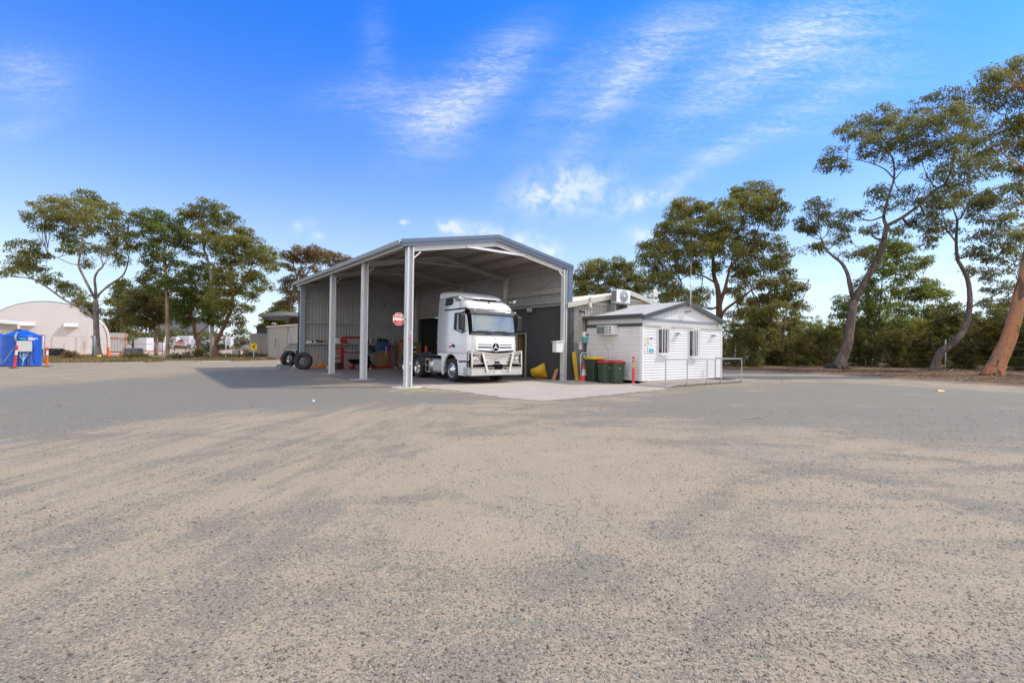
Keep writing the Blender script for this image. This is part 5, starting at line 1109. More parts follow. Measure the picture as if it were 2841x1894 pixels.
for x, y in ((.75, -.25), (-.95, -.35), (.75, .25)): mb = MB(); mb.lathe([(.001, -.02), (.05, -.02), (.05, .02), (.001, .02)], 12, (x, y, .05), 'Y'); mb.build('castor', M['paper'], k)
# cabinets
k = thing('plywood_cabinet', 'narrow plywood cabinet carrying the blue tub', 'cabinet', Wp(4.95, 14.6), YAW); mb = MB(); mb.box(-.27, .27, -.25, .25, 0, 1.10); mb.build('carcass', M['wood'], k, bevel=.006); mb = MB(); mb.box(-.2, .2, -.256, -.251, .1, 1.0); mb.build('door', M['wood'], k)
k = thing('blue_tub', 'blue plastic tub heaped with black parts on the narrow cabinet', 'tub', Wp(4.95, 14.55, 1.101), YAW)
mb = MB(); mb.add([(-.30, -.22, 0), (.30, -.22, 0), (.30, .22, 0), (-.30, .22, 0), (-.36, -.25, .62), (.36, -.25, .62), (.36, .25, .62), (-.36, .25, .62)], [(0, 1, 5, 4), (1, 2, 6, 5), (2, 3, 7, 6), (3, 0, 4, 7), (3, 2, 1, 0), (4, 5, 6, 7)]); mb.build('tub', M['bluetub'], k, bevel=.02)
mb = MB(); r_ = random.Random(8); [mb.ball(((r_.random()-.5)*.7+.05, (r_.random()-.5)*.3, .64+.12*r_.random()), .09+.06*r_.random(), 6) for i in range(9)]; mb.build('parts_heap', M['black'], k)
k = thing('large_plywood_cabinet', 'large plywood cupboard with a black and white label, right of the red hoist', 'cabinet', Wp(6.75, 14.35), YAW)
mb = MB(); mb.box(-.75, .7, -.35, .35, 0, 1.72); mb.build('carcass', M['wood'], k, bevel=.008)
mb = MB(); mb.box(-.04, .34, -.36, -.351, 1.02, 1.42); mb.build('label', M['paper'], k); mb = MB(); mb.box(.0, .34, -.366, -.361, 1.12, 1.30); mb.build('label_panel', M['ink'], k)
mb = MB(); mb.box(-.72, -.05, -.36, -.351, .06, 1.66); mb.build('door', M['wood'], k)
o = things_box('red_case', 1111, 1015, (.5, .3, .12), 'red', 'flat red case on top of the large plywood cupboard', 'case', z=1.722); o.location = Wp(6.3, 14.3, 1.722)
mb = MB(); mb.lathe([(.001, 0), (.13, 0), (.13, .3), (.05, .36), (.05, .4), (.001, .4)], 14); o = mb.build('oil_can', M['gutter'], None, Wp(5.92, 13.9), 0); tag(o, 'grey oil can between hoist and plywood cupboard', 'can')
# items on the girt shelf
def shelf(name, x, w, h, m, label, cat, z0=1.575, d=.14, bev=.01):
    u = onv(x, 955, 15.0)[0]; mb = MB(); mb.box(-w/2, w/2, -d/2, d/2, 0, h); o = mb.build(name, M[m], None, Wp(u, 14.975, z0), YAW, bevel=bev); return tag(o, label, cat, 'clutter on the shelf girt')
shelf('folded_papers', 857, .34, .10, 'paper', 'white folded papers at the left end of the shelf girt', 'papers', bev=.03)
shelf('black_cup', 866, .09, .14, 'black', 'small black cup beside the folded papers', 'cup')
shelf('white_rag', 873, .16, .09, 'paper', 'crumpled white rag right of the black cup', 'rag', bev=.03)
shelf('dark_tool', 880, .12, .2, 'charcoal', 'dark hand tool standing on the shelf girt left of the first red case', 'tool')
shelf('red_case', 890, .28, .16, 'rust', 'dull red case half behind the second post', 'case')
shelf('white_carton', 937, .36, .30, 'white', 'square white carton on the shelf girt', 'carton', bev=.005)
shelf('small_tin', 921, .06, .08, 'galv_bright', 'tiny pale tin left of the white carton', 'tin')
shelf('red_toolbox', 1017, .28, .22, 'red', 'bright red toolbox right of the ridge column', 'toolbox')
mb = MB(); mb.lathe([(.001, 0), (.07, 0), (.07, .22), (.04, .27), (.04, .32), (.001, .32)], 12); o = mb.build('spray_can', M['box_grey'], None, Wp(onv(1027, 955, 15)[0], 14.96, 1.575), 0); tag(o, 'grey and black canister beside the bright red toolbox', 'canister')
mb = MB(); mb.ball((0, 0, 0), .2, 8, .8); mb.ball((.12, 0, -.12), .13, 7); mb.ball((-.1, 0, .04), .12, 7); mb.tube([(0, 0, 0), (.08, 0, -.3)], .06, 6); o = mb.build('hanging_cloth', M['ink'], None, Wp(onv(1030, 955, 14.8)[0], 14.8, 1.28), YAW); o.scale = (1.1, .4, 1); tag(o, 'dark navy cloth hanging under the shelf girt', 'cloth')
mb = MB(); mb.lathe([(.001, 0), (.09, 0), (.09, .42), (.05, .5), (.03, .56), (.001, .56)], 14); o = mb.build('fire_extinguisher', M['hiorange'], None, Wp(7.42, 13.2, .95), YAW); tag(o, 'orange red extinguisher hung beside the roller door track', 'extinguisher')
mb = MB(); mb.box(-.03, .03, -.03, .03, -.35, .35); o = mb.build('tube_lamp', M['lamp'], None, Wp(7.6, 14.92, 2.65), YAW, bevel=.02); tag(o, 'short bright vertical lamp at the roller door edge', 'lamp')
# litter near the ramp
for i, (x, y, m, l, w) in enumerate(((2032, 1058, 'sigblue', 'blue scrap of litter at the right end of the ramp', .16), (2048, 1055, 'paper', 'white scrap of litter under the last rail post', .14), (2168, 1058, 'sigblue', 'small blue scrap on the open gravel', .08), (2607, 1085, 'yellow', 'crushed yellow packet on the road at far right', .22),
                                    (2082, 1161, 'charcoal', 'thin black stick lying on the gravel right of the ramp', .34), (1985, 1056, 'cyan', 'pale blue scrap below the ramp edge', .1), (870, 1114, 'cyan', 'pale scrap of paper on the dark gravel left of the shed', .035))):
    r_ = random.Random(i); mb = MB(); h_ = .06 if m != 'charcoal' else .02; d_ = w*.45 if m != 'charcoal' else .03
    mb.add([(-w, -d_, 0), (w, -d_*.7, 0), (w*.8, d_, 0), (-w*.7, d_*.9, 0), (-w*.6, -d_*.3, h_), (w*.5, .0, h_*.7), (.1*w, d_*.6, h_*.5)], [(0, 1, 5, 4), (1, 2, 5), (2, 6, 5), (2, 3, 6), (3, 4, 6), (3, 0, 4), (4, 5, 6)])
    o = mb.build('litter', M[m], None, G(x, y)+Vector((0, 0, .006)), r_.random()); tag(o, l, 'litter', 'litter on the gravel')

# ------------------------------------------------------------------ blue tanks on the left
def tank(p, r, h, label, front=None, rz=0):
    k = thing('water_tank', label, 'tank', p, rz, 'blue plastic tanks'); pr = [(r*.98, .03)]
    n_ = 13
    for i in range(n_+1):
        z_ = .05+(h-.1)*i/n_; pr += [(r, z_), (r, z_+(h-.1)/n_*.62), (r-.035, z_+(h-.1)/n_*.8)]
    pr += [(r, h), (r*.96, h+.03), (r*.25, h+.33), (r*.22, h+.36), (.001, h+.37)]
    mb = MB(); mb.lathe(pr, 40); mb.build('shell', M['blue'], k)
    mb = MB(); mb.lathe([(.001, .0), (r+.06, .0), (r+.06, .028), (.001, .028)], 32); mb.build('base_pad', M['charcoal'], k)
    mb = MB(); mb.tube([(-.15, -.3, h+.33), (.05, -.25, h+.38), (.12, -.15, h+.36)], .03, 6); mb.build('lid_vent', M['charcoal'], k)
    return k
pT = Dp(61, 960, 28.0); pT.z = 0
TKN = tank(pT, .84, 1.74, 'ribbed blue tank with green and white lettering and a grey control box', None)
tdir = Vector((-pT.x, -pT.y, 0)).normalized(); ta = math.atan2(tdir.y, tdir.x)+math.pi/2
p2 = Dp(-22, 960, 29.0); p2.z = 0; tank(p2, .98, 1.6, 'second blue tank cut off by the left picture edge')
FM = Matrix.Rotation(ta, 4, 'Z')
tl = text('eco', .20, M['greenlet'], TKN, FM @ face_front(-.02, -.885, 1.60), name='green_lettering', thick=.006, bold=.008)
tl = text('.blue', .22, M['paper'], TKN, FM @ face_front(.42, -.86, 1.60), name='white_lettering', thick=.006, bold=.010)
tl.data.transform(Matrix.Translation((0, 0, 0)))

k = thing('control_box', 'pale grey electrical control box mounted in front of the blue tank', 'control box', pT+Vector((0, 0, 0)), ta)
mb = MB(); mb.box(-.22, .40, -1.16, -.93, .86, 1.46); mb.build('enclosure', M['box_grey'], k, bevel=.015)
mb = MB(); [mb.lathe([(.001, -.008), (.014, -.008), (.014, 0)], 8, (.34, -1.163, z_), 'Y') for z_ in (.96, 1.37)]; mb.build('lock', M['galv'], k)
mb = MB(); mb.box(-.2, -.15, -.92, -.88, .0, 1.4); mb.box(.3, .35, -.92, -.88, .0, 1.4); mb.build('support', M['charcoal'], k)
mb = MB()
r_ = random.Random(2)
for i in range(7): x = -.08+.05*i; mb.tube([(x, -1.05, .86), (x-.06+.1*r_.random(), -1.07, .6), (.05+.03*r_.random(), -1.05, .35), (.02+.02*i*.3, -1.03, .05)], .009, 5)
mb.build('cables', M['cyan'], k)
mb = MB(); mb.tube([(-.27, -1.0, 1.45), (-.27, -.95, 1.75), (-.2, -.6, 1.95)], .05, 8); mb.build('conduit', M['gutter'], k)
mb = MB(); mb.tube([(.41, -1.0, 1.42), (.48, -1.02, 1.1), (.44, -1.02, .6), (.5, -1.05, .2), (.7, -1.1, .04), (.2, -1.15, .03), (.18, -1.1, .35), (.38, -1.05, .8), (.44, -1.02, 1.0)], .018, 6); o = mb.build('fuel_hose', M['black'], None, pT, ta); tag(o, 'black hose looping down from the right of the control box', 'hose')
mb = MB(); mb.tube([(-.22, -1.0, 1.3), (-.4, -1.05, .9), (-.65, -1.1, .35), (-1.0, -1.1, .05), (-1.4, -1.0, .05)], .014, 6); o = mb.build('grey_hose', M['gutter'], None, pT, ta); tag(o, 'thin grey hose curving left from the control box to the ground', 'hose')
mb = MB(); mb.box(.92, .97, .3, .36, .3, 1.80); mb.box(.5, .97, .3, .36, 1.78, 1.84); o = mb.build('pipe_stand', M['gutter'], None, pT, ta); tag(o, 'grey pipe frame behind the right edge of the blue tank', 'pipe')
# ------------------------------------------------------------------ trees
def leaf_mat(name, a, b, c):
    """a darkest, b mid, c tip colour; tone is set per leaf"""
    m = bpy.data.materials.new(name); m.use_nodes = True; t = m.node_tree; t.nodes.clear(); k = NT(t)
    f = k.node('ShaderNodeAttribute', {'attribute_name': 'tone'}).outputs['Fac']
    r_ = k.node('ShaderNodeValToRGB', Fac=f); cr = r_.color_ramp; cr.elements[0].color = (*a, 1); cr.elements[1].color = (*c, 1); e = cr.elements.new(.5); e.color = (*b, 1)
    d = k.node('ShaderNodeBsdfPrincipled', Base_Color=r_.outputs[0], Roughness=.55); d.inputs['Specular IOR Level'].default_value = .35
    tr = k.node('ShaderNodeBsdfTranslucent', Color=k.mix(.35, r_.outputs[0], (.34, .36, .05)))
    mx = k.node('ShaderNodeMixShader', Fac=.5); k.l.new(d.outputs[0], mx.inputs[1]); k.l.new(tr.outputs[0], mx.inputs[2])
    k.l.new(mx.outputs[0], k.node('ShaderNodeOutputMaterial').inputs[0]); return m
LM = {'olive': leaf_mat('olive_leaves', (.085, .09, .022), (.21, .20, .045), (.40, .35, .09)),
      'green': leaf_mat('fresh_leaves', (.06, .085, .022), (.14, .175, .035), (.28, .30, .06)),
      'bright': leaf_mat('yellow_green_leaves', (.07, .10, .015), (.17, .21, .025), (.34, .35, .05)),
      'greyg': leaf_mat('grey_green_leaves', (.08, .085, .034), (.18, .18, .065), (.34, .31, .11)),
      'brown': leaf_mat('brown_leaves', (.10, .055, .025), (.22, .125, .055), (.36, .23, .11)),
      'dark': leaf_mat('dark_leaves', (.055, .052, .018), (.12, .108, .034), (.24, .20, .06)),
      'scrub': leaf_mat('scrub_leaves', (.095, .082, .022), (.24, .205, .045), (.45, .38, .085))}
def bark(name, a, b, c, sc=1.2):
    m = bpy.data.materials.new(name); m.use_nodes = True; t = m.node_tree; t.nodes.clear(); k = NT(t); co = k.node('ShaderNodeTexCoord').outputs['Object']
    n = k.noise(k.scale(co, 1.3, 1.3, .45), sc, 6, .7, .6); n2 = k.noise(k.scale(co, 6, 6, .8), 2., 4, .7)
    cc = k.mix(k.ss(n, .44, .56), a, b); cc = k.mix(k.m('MULTIPLY', k.ss(n2, .5, .7), .6), cc, c)
    cc = k.mix(k.m('MULTIPLY', k.ss(k.noise(k.scale(co, 1.6, 1.6, .7), .9, 4, .6, .8), .57, .62), .75), cc, c)
    bn = k.node('ShaderNodeBump', Strength=.8, Distance=.05, Height=n2); d = k.node('ShaderNodeBsdfPrincipled', Base_Color=cc, Roughness=.85, Normal=bn.outputs[0])
    k.l.new(d.outputs[0], k.node('ShaderNodeOutputMaterial').inputs[0]); return m
BK = {'pale': bark('pale_bark', (.34, .29, .235), (.20, .165, .135), (.10, .08, .065)), 'tan': bark('tan_bark', (.40, .28, .19), (.24, .15, .10), (.12, .07, .05)),
      'red': bark('red_brown_bark', (.22, .10, .055), (.12, .06, .04), (.05, .032, .026)), 'grey': bark('grey_bark', (.20, .155, .13), (.11, .085, .075), (.045, .035, .03)),
      'orange': bark('orange_bark', (.46, .20, .09), (.36, .19, .10), (.035, .028, .024), .9), 'char': bark('charred_bark', (.03, .025, .022), (.06, .045, .035), (.012, .01, .01))}
def smooth(pts, n=5):
    """Catmull-Rom through the points"""
    P_ = [Vector(p) for p in pts]; P_ = [P_[0]*2-P_[1]]+P_+[P_[-1]*2-P_[-2]]; out = []
    for i in range(1, len(P_)-2):
        a, b, c, d = P_[i-1:i+3]
        for j in range(n):
            t = j/n; out.append(.5*((2*b)+(c-a)*t+(2*a-5*b+4*c-d)*t*t+(3*b-a-3*c+d)*t*t*t))
    return out+[P_[-2]]
LEAFN = [0]
def foliage(name, sprays, per, size, aspect, m, parent, seed, droop=.55, tone0=None):
    """sprays: rows of x,y,z,rx,rz,tone; many small drooping leaf blades round each"""
    r_ = np.random.default_rng(seed); sp = np.asarray(sprays, float); n = len(sp)*per; S_ = np.repeat(sp, per, 0)
    d = r_.normal(size=(n, 3)); d /= np.linalg.norm(d, axis=1)[:, None]; rad = r_.random(n)**.45
    tone_shift = 0; c = S_[:, :3]+d*rad[:, None]*np.stack([S_[:, 3], S_[:, 3], S_[:, 4]], 1); c[:, 2] -= .15*rad*S_[:, 3]
    # blade direction: outward, pulled down
    L = d*.7+r_.normal(size=(n, 3))*.55; L[:, 2] -= droop*1.3; L /= np.linalg.norm(L, axis=1)[:, None]
    Wd = np.cross(L, r_.normal(size=(n, 3))); Wd /= np.linalg.norm(Wd, axis=1)[:, None]+1e-9
    ln = size*(.6+.8*r_.random(n)); w = ln*aspect
    V = np.stack([c-L*ln[:, None]*.5, c+Wd*w[:, None]*.5, c+L*ln[:, None]*.5, c-Wd*w[:, None]*.5], 1).reshape(-1, 3)
    tone = np.clip(S_[:, 5]+.16*r_.normal(size=n)+.10*d[:, 2], 0, 1); LEAFN[0] += n  # leaves higher in a spray get a lighter tone
    return npmesh(name, V, np.arange(4*n).reshape(n, 4), m, {'tone': np.repeat(tone, 4)}, smooth=False, parent=parent)
def tree(label, depth, limbs, blobs, leaf='olive', bk='pale', seed=1, dens=1., size=.26, name='tree', group=None, cat='tree', thick=.9, spread=.2, base=None, per=46, char=False):
    r_ = random.Random(seed); px = depth/F; nodes = []; TB = MB(); org = None
    for li, (pts, w0, w1) in enumerate(limbs):
        x0, y0 = pts[0]
        if nodes: nb = min(nodes, key=lambda q: (q[0]-x0)**2+(q[1]-y0)**2); o0 = nb[2]
        else: o0 = 0.
        ln = sum(math.hypot(b[0]-a[0], b[1]-a[1]) for a, b in zip(pts, pts[1:]))*px; oe = o0 if li == 0 else o0+(r_.random()-.5)*ln*.8
        P3 = []
        for i, (x, y) in enumerate(pts):
            t = i/(len(pts)-1); o_ = o0+(oe-o0)*t; P3.append(Dp(x, y, depth+o_)); nodes.append((x, y, o_, w0+(w1-w0)*t))
        if li == 0:
            gz = 0. if base is None else base; b0 = P3[0].copy(); org = Vector((b0.x, b0.y, gz)); P3[0] = org+Vector((0, 0, -.1))
        sm2 = smooth(P3); k_ = len(sm2); rr = [(w0+(w1-w0)*(i/(k_-1))**.8)*px*.5 for i in range(k_)]
        rr = [q*(1+.10*mnoise.noise(Vector((i*.9, li*3.1, seed)))) for i, q in enumerate(rr)]
        if li == 0: rr[0] *= 1.28; rr[1] *= 1.15; rr[2] *= 1.06
        TB.tube(sm2, rr, 9)
    cw = (max(b[0] for b in blobs)-min(b[0] for b in blobs))*px; sprays = []
    for (x, y, rx, ry) in blobs:
        nb = min(nodes, key=lambda q: (q[0]-x)**2+(q[1]-y)**2*.8); o_ = nb[2]+(r_.random()-.5)*cw*spread*2; RX, RY = rx*px*1.06, ry*px*1.22
        c = Dp(x, y, depth+o_); s0 = Dp(nb[0], nb[1], depth+nb[2]); mid = (s0+c)/2+Vector(((r_.random()-.5)*RX*.3, (r_.random()-.5)*RX*.3, -.12*(c-s0).length))
        br = smooth([s0, mid, c], 4); wb = max(.03, min(nb[3]*px*.32, .11)); TB.tube(br, [wb*(1-.7*i/(len(br)-1)) for i in range(len(br))], 5, cap=False)
        ns = max(4, int(5.4*dens*math.pi*RX*RY/1.0)+3); tb = .30+.32*r_.random()
        for i in range(ns):
            while True:
                a, b_, e = r_.uniform(-1, 1), r_.uniform(-1, 1), r_.uniform(-1, 1)
                q = a*a+b_*b_+e*e
                if q < 1 and (q > .25 or r_.random() < .35): break
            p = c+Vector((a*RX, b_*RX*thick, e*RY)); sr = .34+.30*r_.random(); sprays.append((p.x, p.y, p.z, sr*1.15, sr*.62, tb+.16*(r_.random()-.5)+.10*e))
            if r_.random() < .6:
                j = br[min(len(br)-1, int(r_.random()*len(br)*.7)+2)]; TB.tube([j, (j+p)/2+Vector((0, 0, -.08)), p], [.022, .014, .008], 4, cap=False)
    k = thing(name, label, cat, org, 0, group)
    tr = TB.build('trunk', BK[bk], k, fixn=False); tr.location = -org
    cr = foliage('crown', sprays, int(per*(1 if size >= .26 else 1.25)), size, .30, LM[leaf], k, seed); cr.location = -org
    if char:
        p0, p1 = smooth([Dp(*limbs[0][0][0], depth), Dp(*limbs[0][0][1], depth)], 4)[0:3:2]; p0 = org
        w = limbs[0][1]*px*.5; mb = MB(); rr_ = random.Random(seed)
        for i in range(9): a = i*.7; mb.tube([p0+Vector((math.cos(a)*w*1.9, math.sin(a)*w*1.6, -.05)), p0+(p1-p0)*(.3+.3*rr_.random())+Vector((math.cos(a)*w*1.05, math.sin(a)*w*1.05, 0))], [w*.55, w*.25], 6)
        o = mb.build('root_flare', BK['char'], k, fixn=False); o.location = -org
    return k
tree('tall spreading gum tree with pale trunk in front of the arched tent, far left', 45, [
    ([(274, 990), (269, 950), (267, 905), (266, 860), (266, 831)], 17, 11), ([(266, 831), (255, 813), (229, 761), (218, 735), (224, 700), (228, 660), (237, 628)], 8, 2.5),
    ([(266, 826), (265, 802), (263, 772), (272, 752), (285, 739), (283, 724), (272, 700)], 8, 2.5), ([(270, 826), (276, 815), (303, 791), (340, 765), (353, 735), (357, 715)], 7, 2.5),
    ([(267, 892), (255, 876), (237, 861), (205, 845), (178, 831), (126, 794), (85, 772), (30, 767), (6, 757)], 9, 2), ([(218, 735), (192, 730), (159, 715), (135, 706)], 3, 1), ([(285, 739), (297, 720), (320, 705)], 3, 1.2), ([(272, 850), (290, 838), (308, 826)], 2.5, 1)],
    [(111, 572, 26, 16), (92, 596, 18, 16), (118, 622, 26, 16), (165, 563, 32, 17), (150, 600, 24, 18), (222, 582, 46, 26), (238, 543, 30, 17), (262, 560, 22, 14), (190, 610, 40, 22), (200, 648, 36, 20), (250, 622, 38, 24), (296, 580, 34, 18), (333, 612, 36, 22), (372, 600, 24, 16), (318, 645, 34, 20), (355, 668, 38, 22), (232, 682, 42, 16), (185, 690, 20, 12), (300, 690, 34, 18), (248, 730, 14, 9), (330, 720, 22, 12),
     (74, 683, 34, 16), (48, 712, 40, 18), (100, 705, 26, 12), (96, 736, 32, 17), (60, 742, 26, 14), (20, 752, 20, 11), (140, 770, 32, 13), (168, 785, 16, 10), (190, 800, 30, 14), (216, 822, 26, 12), (235, 842, 26, 12), (268, 862, 22, 14), (325, 810, 20, 13), (345, 790, 20, 12), (310, 832, 14, 9), (250, 868, 14, 9)], 'olive', 'pale', 3, 1.0, group='gum trees on the left verge')
tree('upright gum tree with slim grey-brown trunk, second from the left', 44, [
    ([(463, 996), (464, 940), (464, 887), (463, 823), (460, 759), (457, 698), (455, 650)], 13, 4), ([(463, 830), (478, 812), (490, 795)], 4, 1.5), ([(461, 780), (445, 765), (430, 745)], 4, 1.5), ([(460, 745), (475, 715), (486, 690)], 3.5, 1.5), ([(457, 715), (440, 690), (428, 672)], 3.5, 1.3)],
    [(437, 600, 34, 18), (418, 625, 22, 18), (470, 618, 34, 20), (500, 640, 24, 18), (444, 645, 42, 22), (482, 662, 30, 20), (426, 676, 26, 18), (456, 705, 34, 20), (415, 712, 20, 14), (421, 742, 28, 16), (487, 735, 24, 16), (450, 775, 36, 16), (396, 775, 22, 14), (490, 775, 22, 14), (470, 800, 26, 13), (408, 800, 22, 13)], 'green', 'tan', 11, 1.15, group='gum trees on the left verge')
tree('tallest gum tree of the middle clump with smooth cream trunk', 46, [
    ([(587, 995), (589, 934), (587, 880), (584, 839), (584, 775), (578, 727), (566, 690), (562, 650), (557, 615), (556, 585)], 12, 3), ([(584, 775), (592, 750), (596, 725), (606, 690)], 4.5, 1.5), ([(578, 727), (556, 705), (535, 690)], 4, 1.5), ([(562, 660), (590, 630), (625, 612)], 3, 1.2), ([(584, 840), (560, 825), (535, 812)], 4, 2)],
    [(540, 582, 26, 14), (573, 570, 26, 17), (600, 572, 20, 14), (526, 600, 22, 13), (505, 588, 12, 9), (560, 606, 34, 16), (598, 602, 30, 16), (645, 606, 22, 16), (628, 625, 24, 12), (570, 630, 30, 12), (550, 655, 46, 16), (515, 672, 28, 16), (580, 668, 32, 16), (600, 650, 22, 14), (540, 700, 22, 12), (598, 700, 22, 12)], 'olive', 'pale', 23, .95, group='gum trees on the left verge')
tree('broad dense gum tree leaning right, right side of the left clump', 44.5, [
    ([(594, 985), (600, 950), (613, 922), (632, 880), (645, 845), (640, 805), (636, 781), (641, 727)], 13, 4), ([(641, 830), (665, 800), (680, 770), (700, 735)], 6, 2), ([(638, 800), (620, 770), (610, 740)], 5, 2), ([(640, 745), (655, 715), (662, 690)], 4, 1.5), ([(632, 880), (655, 865), (672, 845), (695, 830)], 3.5, 1.5), ([(690, 750), (715, 735), (745, 722)], 3, 1.3), ([(625, 900), (648, 888), (660, 870)], 3, 1.5), ([(700, 775), (722, 770), (745, 760)], 2.5, 1)],
    [(648, 652, 34, 18), (680, 650, 34, 17), (618, 675, 26, 18), (655, 682, 42, 22), (705, 680, 36, 20), (738, 702, 26, 15), (765, 728, 16, 12), (752, 745, 14, 8), (690, 712, 42, 18), (640, 715, 34, 18), (730, 725, 22, 12), (622, 745, 28, 20), (667, 762, 38, 20), (705, 775, 30, 14), (737, 792, 16, 8), (720, 798, 14, 7), (692, 822, 18, 14), (622, 790, 36, 24), (660, 800, 26, 16), (610, 826, 36, 24), (641, 850, 36, 18), (690, 852, 14, 9), (664, 885, 20, 13), (668, 915, 16, 12)], 'olive', 'red', 31, 1.25, group='gum trees on the left verge')
tree('dark gum tree with red-brown trunk standing behind the cream trunk', 47, [
    ([(556, 985), (552, 960), (545, 930), (539, 905), (530, 875), (536, 840), (548, 800)], 16, 5), ([(532, 880), (515, 855), (505, 830)], 6, 2), ([(536, 845), (560, 820), (575, 795)], 5, 2), ([(545, 930), (575, 905), (590, 885)], 4, 2)],
    [(555, 750, 36, 22), (525, 765, 26, 20), (590, 770, 30, 22), (533, 794, 34, 22), (570, 810, 38, 24), (515, 830, 32, 26), (556, 845, 40, 26), (600, 850, 34, 26), (500, 862, 26, 26), (522, 880, 24, 16), (580, 882, 28, 16), (612, 890, 20, 14), (508, 890, 14, 14)], 'green', 'red', 41, 1.35, group='gum trees on the left verge')
tree('low bushy dark tree with short pale trunk between the first two gums', 53, [
    ([(434, 960), (434, 935), (428, 905), (420, 870), (424, 840)], 9, 4), ([(426, 890), (445, 870), (460, 850)], 4, 1.5), ([(424, 885), (400, 870), (385, 855)], 4, 1.5)],
    [(421, 820, 34, 22), (455, 825, 26, 18), (395, 840, 28, 22), (385, 868, 28, 22), (437, 850, 34, 26), (418, 875, 36, 26), (475, 850, 24, 26), (455, 880, 26, 16), (405, 895, 30, 13), (375, 890, 20, 13), (490, 868, 14, 14), (380, 815, 20, 16), (362, 850, 18, 18)], 'dark', 'tan', 51, 1.6)
tree('hazy blue green tree just right of the arched tent', 66, [([(330, 975), (332, 930), (338, 880), (345, 840)], 7, 3), ([(335, 910), (322, 895), (315, 880)], 3, 1)],
     [(345, 800, 20, 18), (362, 820, 18, 18), (335, 835, 20, 16), (352, 850, 22, 20), (325, 868, 20, 16), (340, 885, 26, 20), (312, 895, 18, 18), (330, 918, 26, 20), (355, 930, 26, 20), (305, 925, 16, 16)], 'greyg', 'pale', 61, 1.0, size=.34)
tree('flat topped brown gum tree rising behind the shed roof', 52, [
    ([(838, 985), (822, 930), (806, 880), (805, 845), (815, 800), (825, 766), (838, 735)], 9, 3), ([(818, 790), (845, 765), (870, 735), (885, 715)], 4, 1.5), ([(825, 768), (815, 740), (812, 720)], 3.5, 1.5), ([(830, 755), (851, 734), (858, 715)], 3.5, 1.5), ([(850, 760), (885, 745), (910, 722), (935, 715)], 3, 1), ([(806, 860), (798, 830), (796, 805)], 3.5, 1.5), ([(885, 740), (900, 730), (925, 735)], 2, .8)],
    [(807, 712, 26, 14), (840, 694, 32, 13), (875, 698, 34, 14), (910, 706, 30, 12), (942, 714, 26, 11), (968, 722, 14, 7), (838, 716, 34, 11), (880, 722, 26, 9), (795, 738, 12, 9), (828, 760, 24, 14), (802, 778, 18, 14), (872, 748, 14, 10), (796, 808, 16, 14), (812, 828, 18, 13), (790, 842, 18, 12), (818, 805, 16, 10), (925, 735, 16, 7)], 'brown', 'red', 71, 1.35, size=.24)
tree('olive green tree behind the pale barn, left of the shed corner', 62, [([(770, 975), (772, 930), (778, 880)], 8, 4), ([(775, 900), (755, 890), (740, 880)], 3, 1.5)],
     [(790, 850, 26, 14), (770, 868, 28, 16), (745, 882, 22, 13), (800, 875, 26, 16), (775, 895, 34, 16), (740, 905, 16, 10), (812, 905, 20, 16), (745, 925, 16, 12), (765, 935, 26, 14), (722, 905, 6, 5), (800, 930, 22, 14)], 'olive', 'grey', 81, 1.4, size=.34)
